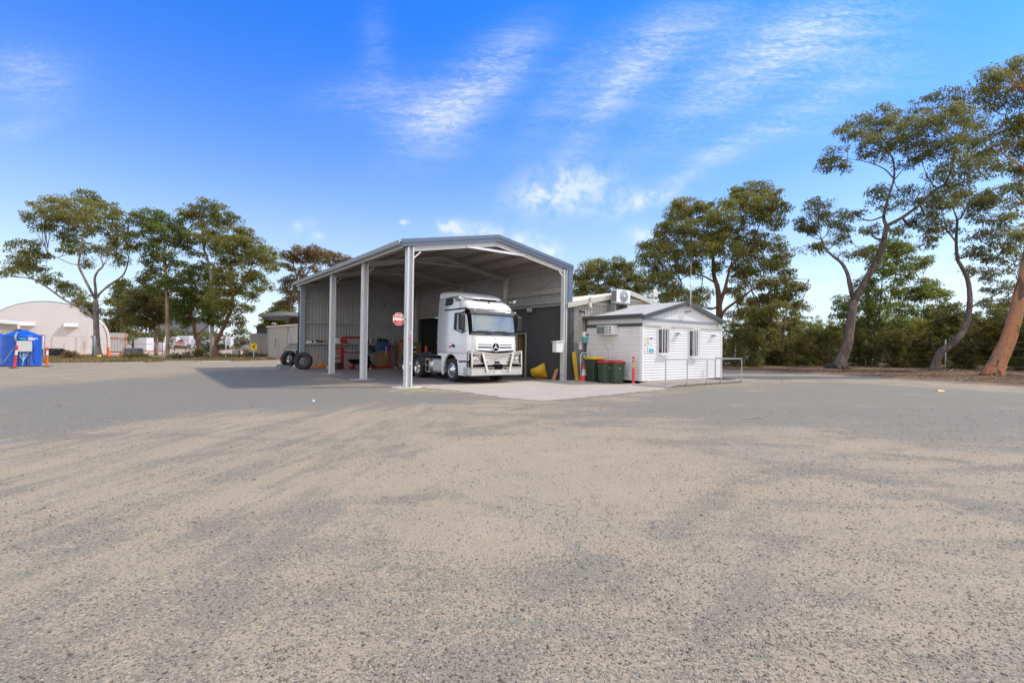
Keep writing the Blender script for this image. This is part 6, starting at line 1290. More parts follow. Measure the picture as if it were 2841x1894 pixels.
# right side
tree('rounded yellowish gum tree behind the annex and open shed', 50, [([(1680, 985), (1680, 900), (1672, 840), (1660, 790)], 12, 5), ([(1676, 860), (1700, 820), (1720, 780)], 6, 2), ([(1675, 870), (1640, 830), (1620, 800)], 6, 2)],
     [(1629, 742, 26, 17), (1660, 730, 26, 14), (1703, 728, 32, 15), (1732, 744, 26, 16), (1758, 755, 24, 20), (1610, 768, 18, 18), (1645, 768, 34, 22), (1690, 762, 36, 20), (1735, 778, 30, 20), (1603, 800, 20, 20), (1640, 802, 34, 18), (1688, 800, 34, 20), (1745, 805, 30, 20), (1780, 790, 20, 24), (1592, 772, 8, 10), (1720, 830, 34, 18), (1770, 835, 30, 20), (1660, 830, 30, 14), (1605, 830, 18, 14)], 'olive', 'grey', 91, 1.35, group='gum trees right of the shed')
tree('huge dense gum tree behind the white cabin with red-brown forked trunk', 40, [
    ([(1997, 990), (1994, 920), (1995, 850), (1991, 800), (1981, 765), (1978, 710)], 22, 9), ([(1995, 895), (2010, 862), (2043, 836), (2085, 805)], 11, 5), ([(1996, 850), (2014, 790), (2026, 745), (2055, 700)], 11, 4), ([(2045, 720), (2085, 690), (2104, 668), (2120, 652), (2150, 648)], 5, 2), ([(1986, 785), (1950, 765), (1915, 760), (1890, 775)], 6, 2), ([(1978, 720), (1955, 680), (1930, 640)], 6, 2), ([(2020, 770), (2050, 640), (2070, 580)], 5, 2), ([(2085, 805), (2130, 785), (2180, 775), (2245, 775)], 4, 1.2), ([(2085, 690), (2105, 630), (2125, 590)], 4, 1.5)],
    [(1913, 566, 38, 18), (1886, 590, 34, 24), (1940, 582, 40, 20), (1975, 600, 30, 20), (2010, 572, 26, 15), (2000, 605, 40, 22), (2040, 545, 26, 18), (2062, 525, 34, 15), (2104, 522, 34, 14), (2135, 540, 28, 16), (2060, 562, 44, 22), (2118, 565, 36, 22), (2160, 575, 22, 18), (2080, 600, 40, 20), (2140, 610, 34, 18), (1830, 668, 30, 20), (1800, 690, 28, 22), (1860, 640, 40, 24), (1908, 640, 46, 26), (1964, 648, 44, 24), (1785, 718, 16, 16), (1840, 700, 42, 24), (1894, 694, 46, 26), (1948, 692, 42, 24), (1810, 745, 30, 22), (1836, 765, 28, 18), (1812, 785, 22, 18), (1880, 745, 34, 16), (1925, 745, 36, 16), (2022, 650, 40, 24), (2080, 660, 42, 22), (2020, 695, 34, 20), (2075, 705, 40, 22), (2135, 680, 38, 22), (2172, 705, 30, 16), (2110, 735, 42, 18), (2155, 730, 26, 14), (2050, 745, 30, 18), (2074, 768, 40, 18), (2124, 785, 38, 18), (2175, 785, 32, 14), (2215, 800, 22, 12), (2140, 820, 34, 18), (2110, 835, 26, 16), (2190, 815, 22, 12), (1860, 800, 24, 16), (1900, 812, 30, 16), (1950, 812, 26, 16), (1870, 830, 30, 14), (1985, 740, 22, 12), (2170, 835, 24, 16), (1975, 690, 30, 18), (2035, 800, 26, 16), (2065, 835, 28, 16), (2100, 862, 34, 16), (2050, 868, 26, 12), (1935, 840, 30, 14), (1895, 852, 30, 12), (2150, 855, 30, 16), (2000, 660, 26, 16), (2180, 760, 24, 12), (1840, 825, 22, 14), (2215, 850, 22, 14)],
    'olive', 'red', 101, 1.35, size=.24, group='gum trees right of the shed')
tree('tall leaning gum tree with charred base and wind swept crown at right', 37, [
    ([(2322, 1022), (2345, 975), (2354, 939), (2362, 880), (2369, 831)], 31, 19), ([(2369, 835), (2358, 790), (2351, 759), (2335, 730), (2312, 711), (2290, 690), (2280, 665)], 14, 4), ([(2370, 835), (2400, 780), (2438, 711), (2452, 665), (2459, 627)], 19, 11), ([(2459, 627), (2452, 600), (2464, 550), (2480, 496), (2479, 450), (2468, 425), (2438, 402)], 9, 2.5),
    ([(2459, 627), (2504, 603), (2552, 567), (2590, 530), (2623, 508), (2640, 465), (2647, 430), (2665, 375), (2680, 345)], 10, 2.5), ([(2480, 496), (2455, 470), (2420, 454), (2385, 445), (2352, 440)], 4, 1.2), ([(2600, 525), (2575, 495), (2560, 455)], 4, 1.5), ([(2424, 740), (2405, 710), (2385, 690)], 4, 1.3), ([(2480, 500), (2505, 470), (2520, 440)], 3.5, 1.2), ([(2647, 430), (2700, 400), (2735, 370)], 4, 1.5)],
    [(2312, 432, 34, 18), (2298, 462, 24, 16), (2372, 338, 38, 16), (2352, 365, 26, 18), (2384, 390, 44, 22), (2438, 312, 36, 14), (2425, 350, 44, 22), (2470, 340, 34, 20), (2460, 385, 44, 24), (2510, 322, 44, 22), (2535, 355, 44, 22), (2515, 395, 46, 24), (2576, 288, 38, 16), (2600, 315, 46, 22), (2585, 352, 40, 20), (2640, 262, 40, 16), (2672, 290, 40, 22), (2650, 330, 46, 24), (2600, 395, 44, 22), (2690, 335, 40, 22), (2560, 425, 42, 18), (2640, 400, 40, 20), (2683, 375, 40, 20), (2660, 445, 50, 22), (2707, 430, 40, 20), (2700, 480, 48, 22), (2611, 478, 40, 18), (2640, 525, 46, 22), (2590, 545, 38, 18), (2600, 582, 40, 18), (2565, 600, 28, 14), (2450, 425, 44, 14), (2415, 420, 26, 12), (2522, 450, 30, 12), (2345, 460, 16, 10),
     (2438, 528, 26, 16), (2430, 550, 20, 12), (2500, 530, 28, 14), (2530, 555, 24, 12), (2468, 568, 26, 10), (2270, 572, 42, 20), (2255, 610, 42, 24), (2318, 600, 36, 20), (2365, 592, 26, 12), (2345, 625, 30, 16), (2410, 640, 24, 14), (2318, 668, 34, 16), (2372, 705, 34, 14), (2255, 690, 28, 16), (2240, 645, 30, 20), (2528, 622, 18, 12), (2490, 640, 14, 9)],
    'greyg', 'grey', 111, .92, size=.22, group='leaning gum trees at right', base=.1, char=True)
tree('crooked dark gum tree with S-shaped trunk, second from the right edge', 36, [
    ([(2592, 1022), (2602, 990), (2612, 975), (2640, 955), (2671, 921), (2684, 885), (2690, 849), (2690, 810), (2683, 771), (2665, 735), (2656, 717), (2653, 669), (2656, 609)], 22, 6), ([(2655, 675), (2640, 655), (2615, 628), (2590, 618), (2575, 625)], 5, 1.5), ([(2656, 609), (2645, 580), (2643, 560)], 5, 1.5), ([(2656, 612), (2672, 595), (2690, 560), (2720, 540)], 5, 1.5), ([(2690, 855), (2720, 838), (2749, 825), (2797, 801), (2830, 790)], 6, 1.5), ([(2683, 775), (2710, 755), (2735, 735)], 4, 1.2)],
    [(2572, 648, 22, 16), (2590, 625, 26, 14), (2626, 632, 28, 16), (2575, 675, 10, 12), (2645, 548, 34, 20), (2700, 540, 42, 22), (2745, 560, 36, 20), (2790, 535, 44, 22), (2720, 590, 42, 20), (2765, 615, 46, 22), (2815, 575, 34, 24), (2737, 655, 44, 20), (2795, 660, 44, 24), (2830, 640, 26, 24), (2700, 700, 32, 18), (2750, 700, 42, 20), (2812, 715, 36, 24), (2705, 745, 30, 14), (2760, 760, 34, 16), (2765, 795, 34, 14), (2785, 835, 40, 20), (2820, 800, 28, 18), (2745, 850, 28, 14), (2805, 870, 36, 16), (2690, 905, 10, 8)],
    'greyg', 'grey', 121, .85, size=.22, group='leaning gum trees at right', base=.1)
tree('thick orange trunked gum leaning out of the right picture edge', 29.5, [
    ([(2748, 1042), (2775, 990), (2796, 945), (2815, 880), (2828, 825), (2841, 765), (2862, 650), (2868, 520), (2860, 420), (2840, 330)], 43, 15), ([(2868, 520), (2840, 470), (2800, 440), (2770, 415)], 9, 2.5), ([(2860, 430), (2820, 370), (2790, 320)], 9, 2.5), ([(2850, 370), (2855, 300), (2835, 240)], 9, 3), ([(2866, 600), (2835, 560), (2815, 540)], 6, 2)],
    [(2761, 205, 36, 17), (2800, 190, 38, 18), (2840, 180, 40, 22), (2745, 232, 26, 14), (2785, 232, 44, 20), (2835, 225, 42, 24), (2880, 220, 50, 40), (2743, 282, 40, 18), (2795, 275, 40, 16), (2850, 285, 44, 22), (2779, 350, 46, 24), (2830, 350, 44, 28), (2749, 400, 40, 22), (2800, 400, 46, 22), (2845, 415, 44, 24), (2767, 445, 34, 18), (2830, 470, 36, 20), (2900, 330, 60, 60), (2900, 450, 60, 50), (2835, 520, 30, 22)],
    'olive', 'orange', 131, .95, size=.20, group='leaning gum trees at right', base=.05)
tree('slender bright green saplings in a clump between the leaning gums', 47, [
    ([(2428, 1000), (2424, 960), (2412, 900), (2405, 850), (2398, 800)], 7, 2.5), ([(2440, 1002), (2448, 950), (2455, 900), (2470, 830), (2485, 760), (2490, 700)], 8, 2.5), ([(2434, 1000), (2436, 940), (2440, 870), (2446, 800), (2450, 740)], 6, 2), ([(2455, 900), (2480, 885), (2510, 860)], 3, 1.2), ([(2470, 830), (2520, 800), (2560, 780)], 3, 1.2), ([(2545, 995), (2550, 940), (2556, 880), (2575, 800)], 6, 2)],
    [(2480, 668, 32, 20), (2460, 700, 30, 20), (2504, 705, 34, 24), (2560, 722, 24, 14), (2535, 735, 20, 12), (2450, 738, 34, 20), (2498, 760, 40, 22), (2420, 702, 24, 18), (2576, 790, 28, 18), (2555, 815, 30, 20), (2604, 822, 30, 18), (2627, 850, 24, 12), (2528, 818, 40, 22), (2450, 800, 40, 22), (2395, 790, 24, 18), (2385, 835, 32, 22), (2335, 840, 22, 24), (2340, 870, 26, 20), (2440, 850, 40, 22), (2500, 860, 44, 22), (2400, 885, 38, 20), (2470, 900, 44, 20), (2576, 870, 40, 22), (2540, 905, 40, 20), (2620, 890, 30, 18), (2350, 905, 30, 16), (2590, 660, 8, 6)],
    'bright', 'pale', 141, 1.25, size=.26)

# ------------------------------------------------------------------ scrub
def shrub(label, x, d, w, ytop, leaf, seed, group=None, dens=1., base=0., lowfrac=0.):
    """bush standing at pixel column x and distance d, about w px wide, reaching up to ytop"""
    r_ = random.Random(seed); px = d/F; c = Dp(x, 975, d); c.z = base; H_ = Dp(x, ytop, d).z-base; Wm = w*px/2; k = thing('shrub', label, 'shrub', c, 0, group); TB = MB(); sp = []
    for i in range(int(6+Wm*2)):
        a = r_.random()*6.28; e = Vector((math.cos(a)*Wm*.7*r_.random(), math.sin(a)*Wm*.6*r_.random(), H_*(.5+.35*r_.random()))); TB.tube(smooth([(r_.uniform(-.2, .2), r_.uniform(-.2, .2), -.05), (e.x*.35, e.y*.35, e.z*.4), e], 3), [.05, .045, .04, .03, .025, .02, .012], 5, cap=False)
    TB.build('stem', BK['grey'], k, fixn=False)
    n = int(15*dens*Wm*Wm*1.6*H_/2.2)+14; lumps = [(r_.uniform(-.75, .75), r_.uniform(-.6, .6), r_.choice((.12, .3, .5, .7, .8)), r_.uniform(.3, .55), r_.uniform(.22, .62)) for _ in range(13)]
    for i in range(n):
        lx, ly, lz, lr, tb = r_.choice(lumps); a, b_, e = (r_.gauss(0, .5) for _ in range(3)); sr = .26+.22*r_.random()
        zz = max(.12, (lz+e*lr*.62)*H_)
        sp.append((  (lx+a*lr)*Wm, (ly+b_*lr)*Wm*.8, min(zz, H_*1.02), sr, sr*.7, tb+.12*(r_.random()-.5)))
    foliage('leaves', sp, 40, .22, .34, LM[leaf], k, seed, droop=.15); return k
sh = [(2060, 39, 110, 905, 'dark', 'dark scrub bush with bare forked stems right behind the handrail'), (2120, 44, 120, 858, 'dark', 'tall brown-green scrub bush second from the cabin corner'), (2185, 43, 110, 898, 'scrub', 'scrub bush behind the first wire fence post'), (2240, 46, 110, 902, 'scrub', 'yellowish scrub bush left of the charred gum base'),
      (2290, 44, 100, 905, 'scrub', 'yellow green scrub bush touching the left of the charred trunk'), (2395, 46, 110, 920, 'scrub', 'low green scrub bush at the foot of the bright saplings'), (2470, 43, 130, 915, 'dark', 'dark spreading scrub bush right of the saplings'), (2540, 45, 120, 895, 'scrub', 'rounded olive scrub bush left of the crooked gum'),
      (2600, 44, 110, 872, 'scrub', 'tall olive scrub bush directly behind the crooked gum'), (2690, 41, 150, 850, 'dark', 'wide dark scrub bush between crooked gum and orange trunk'), (2770, 40, 130, 880, 'scrub', 'scrub bush behind the orange trunk'), (2840, 39, 140, 845, 'dark', 'dark scrub thicket at the right picture edge'), (2900, 37, 140, 880, 'dark', 'scrub bush just beyond the right picture edge')]
for i, (x, d, w, yt, lf, lb) in enumerate(sh): shrub(lb, x, d, w, yt, lf, 200+i, 'scrub bushes behind the wire fence', .9, .12)
sh2 = [(2030, 52, 150, 880, 'scrub'), (2150, 56, 170, 850, 'scrub'), (2260, 57, 170, 880, 'bright'), (2370, 58, 170, 885, 'scrub'), (2490, 57, 170, 880, 'scrub'), (2620, 56, 180, 870, 'scrub'), (2740, 55, 180, 866, 'scrub'), (2860, 54, 180, 860, 'scrub')]
nm_ = ('nearest the cabin', 'behind the first wire fence post', 'left of the charred gum', 'behind the charred gum', 'behind the saplings', 'behind the crooked gum', 'left of the orange trunk', 'at the right edge')
for i, (x, d, w, yt, lf) in enumerate(sh2): shrub('taller back row scrub bush '+nm_[i], x, d, w, yt, lf, 240+i, 'back row of scrub bushes', .55, .1)
for i, (x, y, w, yt, lf, lb) in enumerate(((592, 991, 75, 955, 'dark', 'dark twiggy bush around the foot of the two gum trunks'), (545, 993, 60, 972, 'dark', 'low dark bush left of the twiggy bush'), (378, 996, 60, 980, 'scrub', 'low grey-green bush beside the wire cage'), (500, 996, 60, 982, 'dark', 'low dark bush below the red and white banner'), (640, 994, 70, 980, 'dark', 'low dark bush right of the gum trunks'), (210, 998, 60, 975, 'brown', 'dry brown weeds in front of the arched tent'), (720, 990, 90, 980, 'brown', 'dry brown weeds below the yellow chevron sign'))):
    shrub(lb, x, G(x, y).y, w, yt, lf, 270+i, 'low bushes on the left verge', 1.)
# far wood closing the horizon: one mass
def far_wood():
    r_ = random.Random(5); sp = []
    for i in range(900):
        x = r_.uniform(-200, 3300); d = r_.uniform(110, 150); p = Dp(x, 960, d); h = r_.uniform(.5, 1)*(7 if x > 1300 else 5)
        sp.append((p.x, p.y, r_.random()*h, 2.6, 1.5, .3+.3*r_.random()))
    tag(foliage('far_wood', sp, 60, .9, .5, LM['dark'], None, 77), 'dark line of distant scrub and trees closing the horizon', 'woodland', kind='stuff')
far_wood()

# ------------------------------------------------------------------ verge grass and leaf litter
def blades(name, poly, n, hgt, m, label, cat, seed, flat=False):
    r_ = np.random.default_rng(seed); poly = np.array(poly); lo, hi = poly.min(0), poly.max(0); P_ = lo+(hi-lo)*r_.random((n*4, 2)); P_ = P_[sdist(P_, poly) > 0][:n]; n = len(P_)
    q = np.array([mnoise.noise(Vector((x*.5, y*.5, 3.3))) for x, y in P_]); h = hgt*(.4+.9*r_.random(n))*(1+1.2*q); h = np.maximum(h, .02)
    a = r_.random(n)*6.28; c, s = np.cos(a), np.sin(a); w = .035+.03*r_.random(n)
    z0 = 0.10*np.ones(n) if flat else np.zeros(n)
    if flat:
        L = .06+.16*r_.random(n)**2; t = (r_.random(n)-.5)*.5
        V = np.stack([np.stack([P_[:, 0]-c*L, P_[:, 1]-s*L, z0+.04], 1), np.stack([P_[:, 0]-s*w, P_[:, 1]+c*w, z0+.06+t*w], 1), np.stack([P_[:, 0]+c*L, P_[:, 1]+s*L, z0+.04+L*t], 1), np.stack([P_[:, 0]+s*w, P_[:, 1]-c*w, z0+.05], 1)], 1)
    else:
        ln = (r_.random((n, 2))-.5)*h[:, None]*.9
        V = np.stack([np.stack([P_[:, 0]-c*w, P_[:, 1]-s*w, z0], 1), np.stack([P_[:, 0]+c*w, P_[:, 1]+s*w, z0], 1), np.stack([P_[:, 0]+ln[:, 0]+c*w*.3, P_[:, 1]+ln[:, 1], z0+h], 1), np.stack([P_[:, 0]+ln[:, 0]-c*w*.3, P_[:, 1]+ln[:, 1], z0+h*.96], 1)], 1)
    tone = np.clip(.5+.9*q+.25*r_.normal(size=n), 0, 1)
    tag(npmesh(name, V.reshape(-1, 3), np.arange(4*n).reshape(n, 4), m, {'tone': np.repeat(tone, 4)}, smooth=False), label, cat, kind='stuff')
GR = leaf_mat('dry_grass_blades', (.12, .085, .035), (.27, .19, .08), (.44, .33, .16))
blades('dry_grass', gp([(-400, 1002), (100, 1007), (250, 1008), (420, 1005), (420, 996), (300, 992), (120, 991), (-400, 984)]), 14000, .20, GR, 'dry straw-coloured grass along the left kerb', 'grass', 1)
blades('dry_weeds', gp([(420, 1004), (640, 1001), (840, 995), (840, 988), (640, 992), (420, 996)]), 8000, .15, GR, 'brown weeds and leaf litter under the left fence', 'weeds', 2)
LT = leaf_mat('leaf_litter_bits', (.07, .035, .02), (.24, .13, .08), (.46, .33, .24))
blades('leaf_litter', gp([(1990, 1025), (2200, 1034), (2400, 1045), (2600, 1058), (2841, 1072), (3100, 1090), (2841, 1010), (2600, 1000), (2000, 1004)]), 30000, .1, LT, 'fallen leaves and bark strips on the brown ground at right', 'leaf litter', 3, flat=True)
for i, (pts, l) in enumerate((([(2630, 1037), (2645, 1028), (2700, 1030)], 'long pale fallen branch left of the orange trunk'), ([(2700, 1026), (2730, 1033)], 'short pale stick beside the orange trunk'), ([(2795, 1040), (2841, 1051)], 'pale fallen sticks right of the orange trunk'), ([(2415, 1017), (2440, 1022), (2460, 1018)], 'thin grey stick at the foot of the saplings'))):
    mb = MB(); P3 = [G(x, y, .12)+Vector((0, 0, .06+.1*(j % 2))) for j, (x, y) in enumerate(pts)]; mb.tube(P3, [.035, .03, .02][:len(P3)] if len(P3) > 1 else .03, 6); tag(mb.build('fallen_branch', BK['pale'], None), l, 'branch', 'fallen branches')

# ------------------------------------------------------------------ fences
def fence(label, pts, h, r0, wires, mesh=False, m='galv', step=None):
    k = thing('wire_fence', label, 'fence', pts[0][:])
    o0 = Vector(pts[0])
    for p in pts: p = Vector(p)-o0; mb = MB(); mb.tube([p, p+Vector((0, 0, h))], r0, 8); mb.build('post', M[m], k)
    mb = MB()
    for a, b in zip(pts, pts[1:]):
        a = Vector(a)-o0; b = Vector(b)-o0
        for z_ in wires: mb.tube([a+Vector((0, 0, z_)), (a+b)/2+Vector((0, 0, z_-.03)), b+Vector((0, 0, z_))], .004, 4)
        if mesh:
            L = (b-a).length; n = int(L/.35); d = (b-a)/n
            for i in range(-3, n):
                for s in (-1, 1):
                    i0, i1 = max(0, i), min(n, i+4); f0, f1 = (i0-i)/4, (i1-i)/4
                    if i1 > i0: z0_, z1_ = (wires[0]+(wires[-1]-wires[0])*f for f in ((f0, f1) if s > 0 else (1-f0, 1-f1))); mb.tube([a+d*i0+Vector((0, 0, z0_)), a+d*i1+Vector((0, 0, z1_))], .0035, 3, cap=False)
    mb.build('wire', M['gutter'], k)
def gpt(x, y, z=0.): p = G(x, y, 0); p.z = z; return p
fence('wire fence with tall grey posts in front of the scrub', [gpt(x, y, .1) for x, y in ((2040, 1009), (2161, 1013), (2402, 1019), (2623, 1028), (2900, 1040))], 2.45, .04, (.4, 1.1, 1.75, 2.2))
fence('chain link fence with slim posts along the left verge', [gpt(x, y) for x, y in ((-150, 1000), (120, 996), (262, 994), (457, 999), (626, 997), (760, 995), (835, 996))], 1.95, .03, (.05, 1.0, 1.85), True)
mb = MB(); mb.tube([(0, 0, 0), (0, 0, 1.95)], .09, 10); mb.box(-.14, .12, -.1, .1, 1.75, 1.98); o = mb.build('gate_post', M['gutter'], None, gpt(258, 993)); tag(o, 'thick grey steel post with a cap left of the pale gum trunk', 'post')
mb = MB(); mb.lathe([(.001, 0), (.30, 0), (.27, .5), (.001, .5)], 14); o = mb.build('bucket', M['yellow'], None, gpt(275, 996)); o.scale = (.55, .55, .7); tag(o, 'yellow marker band block at the foot of the pale gum trunk', 'marker')
# kerbs
def strip(name, pts, w, h, m):
    mb = MB(); P3 = [G(x, y) for x, y in pts]
    for a, b in zip(P3, P3[1:]): mb.beam(a+Vector((0, 0, h/2)), b+Vector((0, 0, h/2)), w, h)
    return tag(mb.build(name, M[m], None), kind='structure')
strip('kerb', [(-200, 1014), (120, 1009), (280, 1008), (400, 1006)], .25, .06, 'conc')
strip('kerb', [(455, 1004), (560, 1004), (640, 1003)], .2, .10, 'conc'); strip('kerb', [(696, 996), (740, 996), (775, 997)], .35, .14, 'cream_trim')

# ------------------------------------------------------------------ far yard on the left
def fr_at(x, d): p = Dp(x, 960, d); p.z = 0; return p
# arched fabric shelter: curved front wall, vault running back to the right
k = thing('arched_tent', 'large dirty white arched fabric shelter behind the blue tanks', 'tent', fr_at(131, 58), R(36))
HW = 5.5; HH = 6.15
arcp = [(-HW*math.cos(a), 1.2+(HH-1.2)*math.sin(a)**.85) for a in [math.pi*i/28 for i in range(29)]]; arcp = [(-HW, 0)]+arcp+[(HW, 0)]
mb = MB(); mb.prism(arcp, 0, .05, 'Y'); mb.build('end_wall', M['fabric'], k)
mb = MB(); mb.smooth = True
V = [(x, y, z_) for y in (-.05, 13) for x, z_ in [(x*1.012, z_*1.008) for x, z_ in arcp]]; n_ = len(arcp); mb.add(V, [(i, i+1, n_+i+1, n_+i) for i in range(n_-1)]); mb.build('vault', M['cream_roof'], k)
for x in (-1.7, 2.1):
    mb = MB(); mb.add([(x-.65, -.02, 3.65), (x+.65, -.02, 3.65), (x+.65, -.55, 3.2), (x-.65, -.55, 3.2), (x-.65, -.02, 3.15), (x+.65, -.02, 3.15)], [(0, 1, 2, 3), (0, 3, 4), (1, 5, 2), (3, 2, 5, 4)]); mb.build('vent_hood', M['fabric'], k)
mb = MB(); [mb.box(x-.02, x+.02, -.03, -.001, .1, 1.6+.3*math.sin(x*3)) for x in (-3.5, -.6, .4, 1.5, 2.6, 3.4, 4.7)]; mb.build('wall_seam', M['barn'], k)
k = thing('white_annex_roof', 'low white building with pale roof left of the arched tent', 'building', fr_at(-20, 50), R(36))
mb = MB(); ribs(mb, (-6, -.1, 0), (1, 0, 0), (0, -1, 0), 7.9, 0, lambda a: 3.7-a*.07, .3, .03); mb.build('wall', M['barn'], k); mb = MB(); mb.add([(-6.3, -.4, 3.7), (2.0, -.4, 3.10), (2.0, -.4, 3.33), (-6.3, -.4, 3.95), (-6.3, 2, 4.1), (2.0, 2, 3.48)], [(0, 1, 2, 3), (3, 2, 5, 4)]); mb.build('roof', M['white'], k); mb = MB(); mb.box(1.82, 1.97, -.35, -.15, 0, 3.1); mb.build('corner_post', M['white'], k)
# tractor tyre lying behind the tank
o = tyre(fr_at(148, 43), .78, .75, 0, 90, 'huge lugged earthmover tyre on its side right of the blue tank', 'earthmover_tyre'); o.location.z = .40
# shipping container
def container(p, rz, L, Wd, H_, label, m, name='shipping_container', text_=None, trim='orange', z=.0):
    k = thing(name, label, 'container', p+Vector((0, 0, z)), rz)
    mb = MB(); ribs(mb, (.12, 0, 0), (1, 0, 0), (0, -1, 0), L-.24, .12, H_-.1, .28, .05); ribs(mb, (L, .12, 0), (0, 1, 0), (1, 0, 0), Wd-.24, .12, H_-.1, .28, .05); mb.quad((0, 0, H_-.05), (L, 0, H_-.05), (L, Wd, H_-.05), (0, Wd, H_-.05)); mb.quad((0, 0, 0), (0, Wd, 0), (0, Wd, H_), (0, 0, H_)); mb.quad((0, Wd, 0), (L, Wd, 0), (L, Wd, H_), (0, Wd, H_)); mb.build('wall', M[m], k)
    for x, y in ((0, 0), (L-.12, 0), (L-.12, Wd-.12)): mb = MB(); mb.box(x-.01, x+.13, y-.06, y+.14, 0, H_); mb.build('corner_post', M[trim], k)
    mb = MB(); mb.box(-.01, L, -.04, .05, H_-.1, H_); mb.box(-.01, L, -.04, .05, 0, .12); mb.build('rail', M[m], k)
    if text_: text(text_, .30, M['signred'], k, face_front(L*.5, -.075, H_-.72), thick=.004, bold=.01)
    return k
pc = fr_at(289, 64)
M['contorange'] = mat('orange_rust', (.55, .20, .07), .7, 0, .2, 4)
container(pc, R(33), 2.3, 6, 2.5, 'grey ribbed shipping container with orange corner posts and small red lettering', 'cont', text_='SUNDA', trim='contorange', z=.12)
# wrapped stacks
def stack(x0, x1, yt, yb, label, rows=2, seed=0, yaw=0.):
    p = G(x0, yb+1.0); d = p.y; q = Dp(x1, yb, d); w = (q-Vector((p.x, p.y, q.z))).length; H_ = Dp(x0, yt, d).z; r_ = random.Random(seed)
    k = thing('wrapped_stack', label, 'wrapped crates', p, R(-8+yaw), 'white wrapped stacks in the far yard'); hh = (H_-.12)/rows
    for i in range(rows):
        mb = MB(); o_ = r_.uniform(-.03, .03); mb.box(o_, w+o_, 0, 1.3, .12+i*hh+.02, .12+(i+1)*hh-.02); mb.build('bundle', M['wrap'], k, bevel=.05)
    mb = MB(); mb.box(.05, w-.05, .05, 1.2, 0, .11); mb.build('pallet', M['timber'], k)
    mb = MB(); mb.lathe([(.10, -.004), (.22, -.004)], 16, (w*.5, -.01, H_*.6), 'Y'); mb.build('wrap_print', M['galv'], k)
for i, a in enumerate(((371, 410, 936, 973, 'white wrapped stack between container and fence post', 2), (420, 456, 949, 973, 'low single white wrapped bundle left of the slim trunk', 1), (468, 490, 934, 965, 'white stack just right of the slim trunk', 3), (490, 528, 931, 965, 'tall white wrapped stack above the red banner', 3), (529, 543, 940, 966, 'narrow white stack between banner and red trunk', 2),
                       (553, 583, 934, 964, 'white stack seen between the two gum trunks', 2), (596, 612, 945, 967, 'small white stack right of the cream trunk', 1), (612, 642, 934, 967, 'white stack at the right end of the row', 2))): stack(*a, seed=i)
k = thing('banner_trailer', 'red and white banner board on a dark trailer in the far yard', 'trailer', gpt(482, 975), R(-4))
mb = MB(); mb.add([(.0, -.05, 1.0), (2.0, -.05, .9), (2.05, .05, 1.55), (-.05, .05, 1.6)], [(0, 1, 2, 3)]); o = mb.build('banner', M['paper'], k); md = o.modifiers.new('t', 'SOLIDIFY'); md.thickness = .04
mb = MB(); mb.box(.2, 1.8, -.075, -.06, 1.36, 1.52); mb.build('red_stripe', M['signred'], k);
mb = MB(); [mb.box(.3+.2*i, .42+.2*i, -.10, -.08, 1.05, 1.22) for i in range(8)]; mb.build('red_lettering', M['signred'], k)
mb = MB(); mb.box(0, 2.1, .06, .9, .55, .95); mb.build('trailer_bed', M['charcoal'], k); mb = MB(); mb.box(.7, 1.3, .0, .3, 1.6, 1.8); mb.build('lamp_box', M['black'], k)
for x in (.1, 1.9): mb = MB(); mb.box(x-.05, x+.05, 0, .08, 0, 1.0); mb.build('stand', M['charcoal'], k)
k = thing('wire_cage', 'grey wire mesh cage crate in the dry grass below the container', 'cage', gpt(339, 990), R(2))
mb = MB()
for i in range(9): mb.box(i*.17, i*.17+.02, -.01, .01, .05, .95)
for i in range(7): mb.box(0, 1.38, -.012, .012, .08+.14*i, .10+.14*i)
mb.build('front_mesh', M['gutter'], k); mb = MB(); mb.box(.03, 1.35, .08, .9, .1, .85); mb.build('contents', M['grey_box'], k, bevel=.04)
mb = MB(); mb.box(0, 1.4, -.02, 1.0, 0, .06); mb.build('base', M['charcoal'], k)
k = thing('amber_lamp_post', 'thin rusty post with an amber lamp beside the slim trunk', 'post', gpt(451, 984)); mb = MB(); mb.tube([(0, 0, 0), (0, 0, 1.65)], .035, 6); mb.build('pole', M['rust'], k); mb = MB(); mb.ball((.1, 0, 1.62), .10, 8); mb.build('lamp', M['yellow'], k)
# long dark factory behind the trees
k = thing('slate_factory', 'long slate grey factory far behind the white stacks', 'building', fr_at(300, 140), R(30)); k.scale = (1.47, 1.47, 1.42)
mb = MB(); mb.box(.5, 3, 0, 6, 0, 5.6); mb.build('low_wing', M['factory'], k); mb = MB(); mb.box(7.8, 16.6, 0, 8, 0, 6.2); mb.build('wall', M['factory'], k); mb = MB(); mb.box(.2, 3.2, -1.2, 6, 5.61, 5.95); mb.build('roof', M['gutter'], k); mb = MB(); mb.box(7.7, 16.7, -.2, 8.2, 6.21, 6.4); mb.build('roof', M['gutter'], k)
mb = MB(); mb.box(8, 10.4, -.1, -.01, 0, 3.2); mb.build('dark_door', M['mattblack'], k)
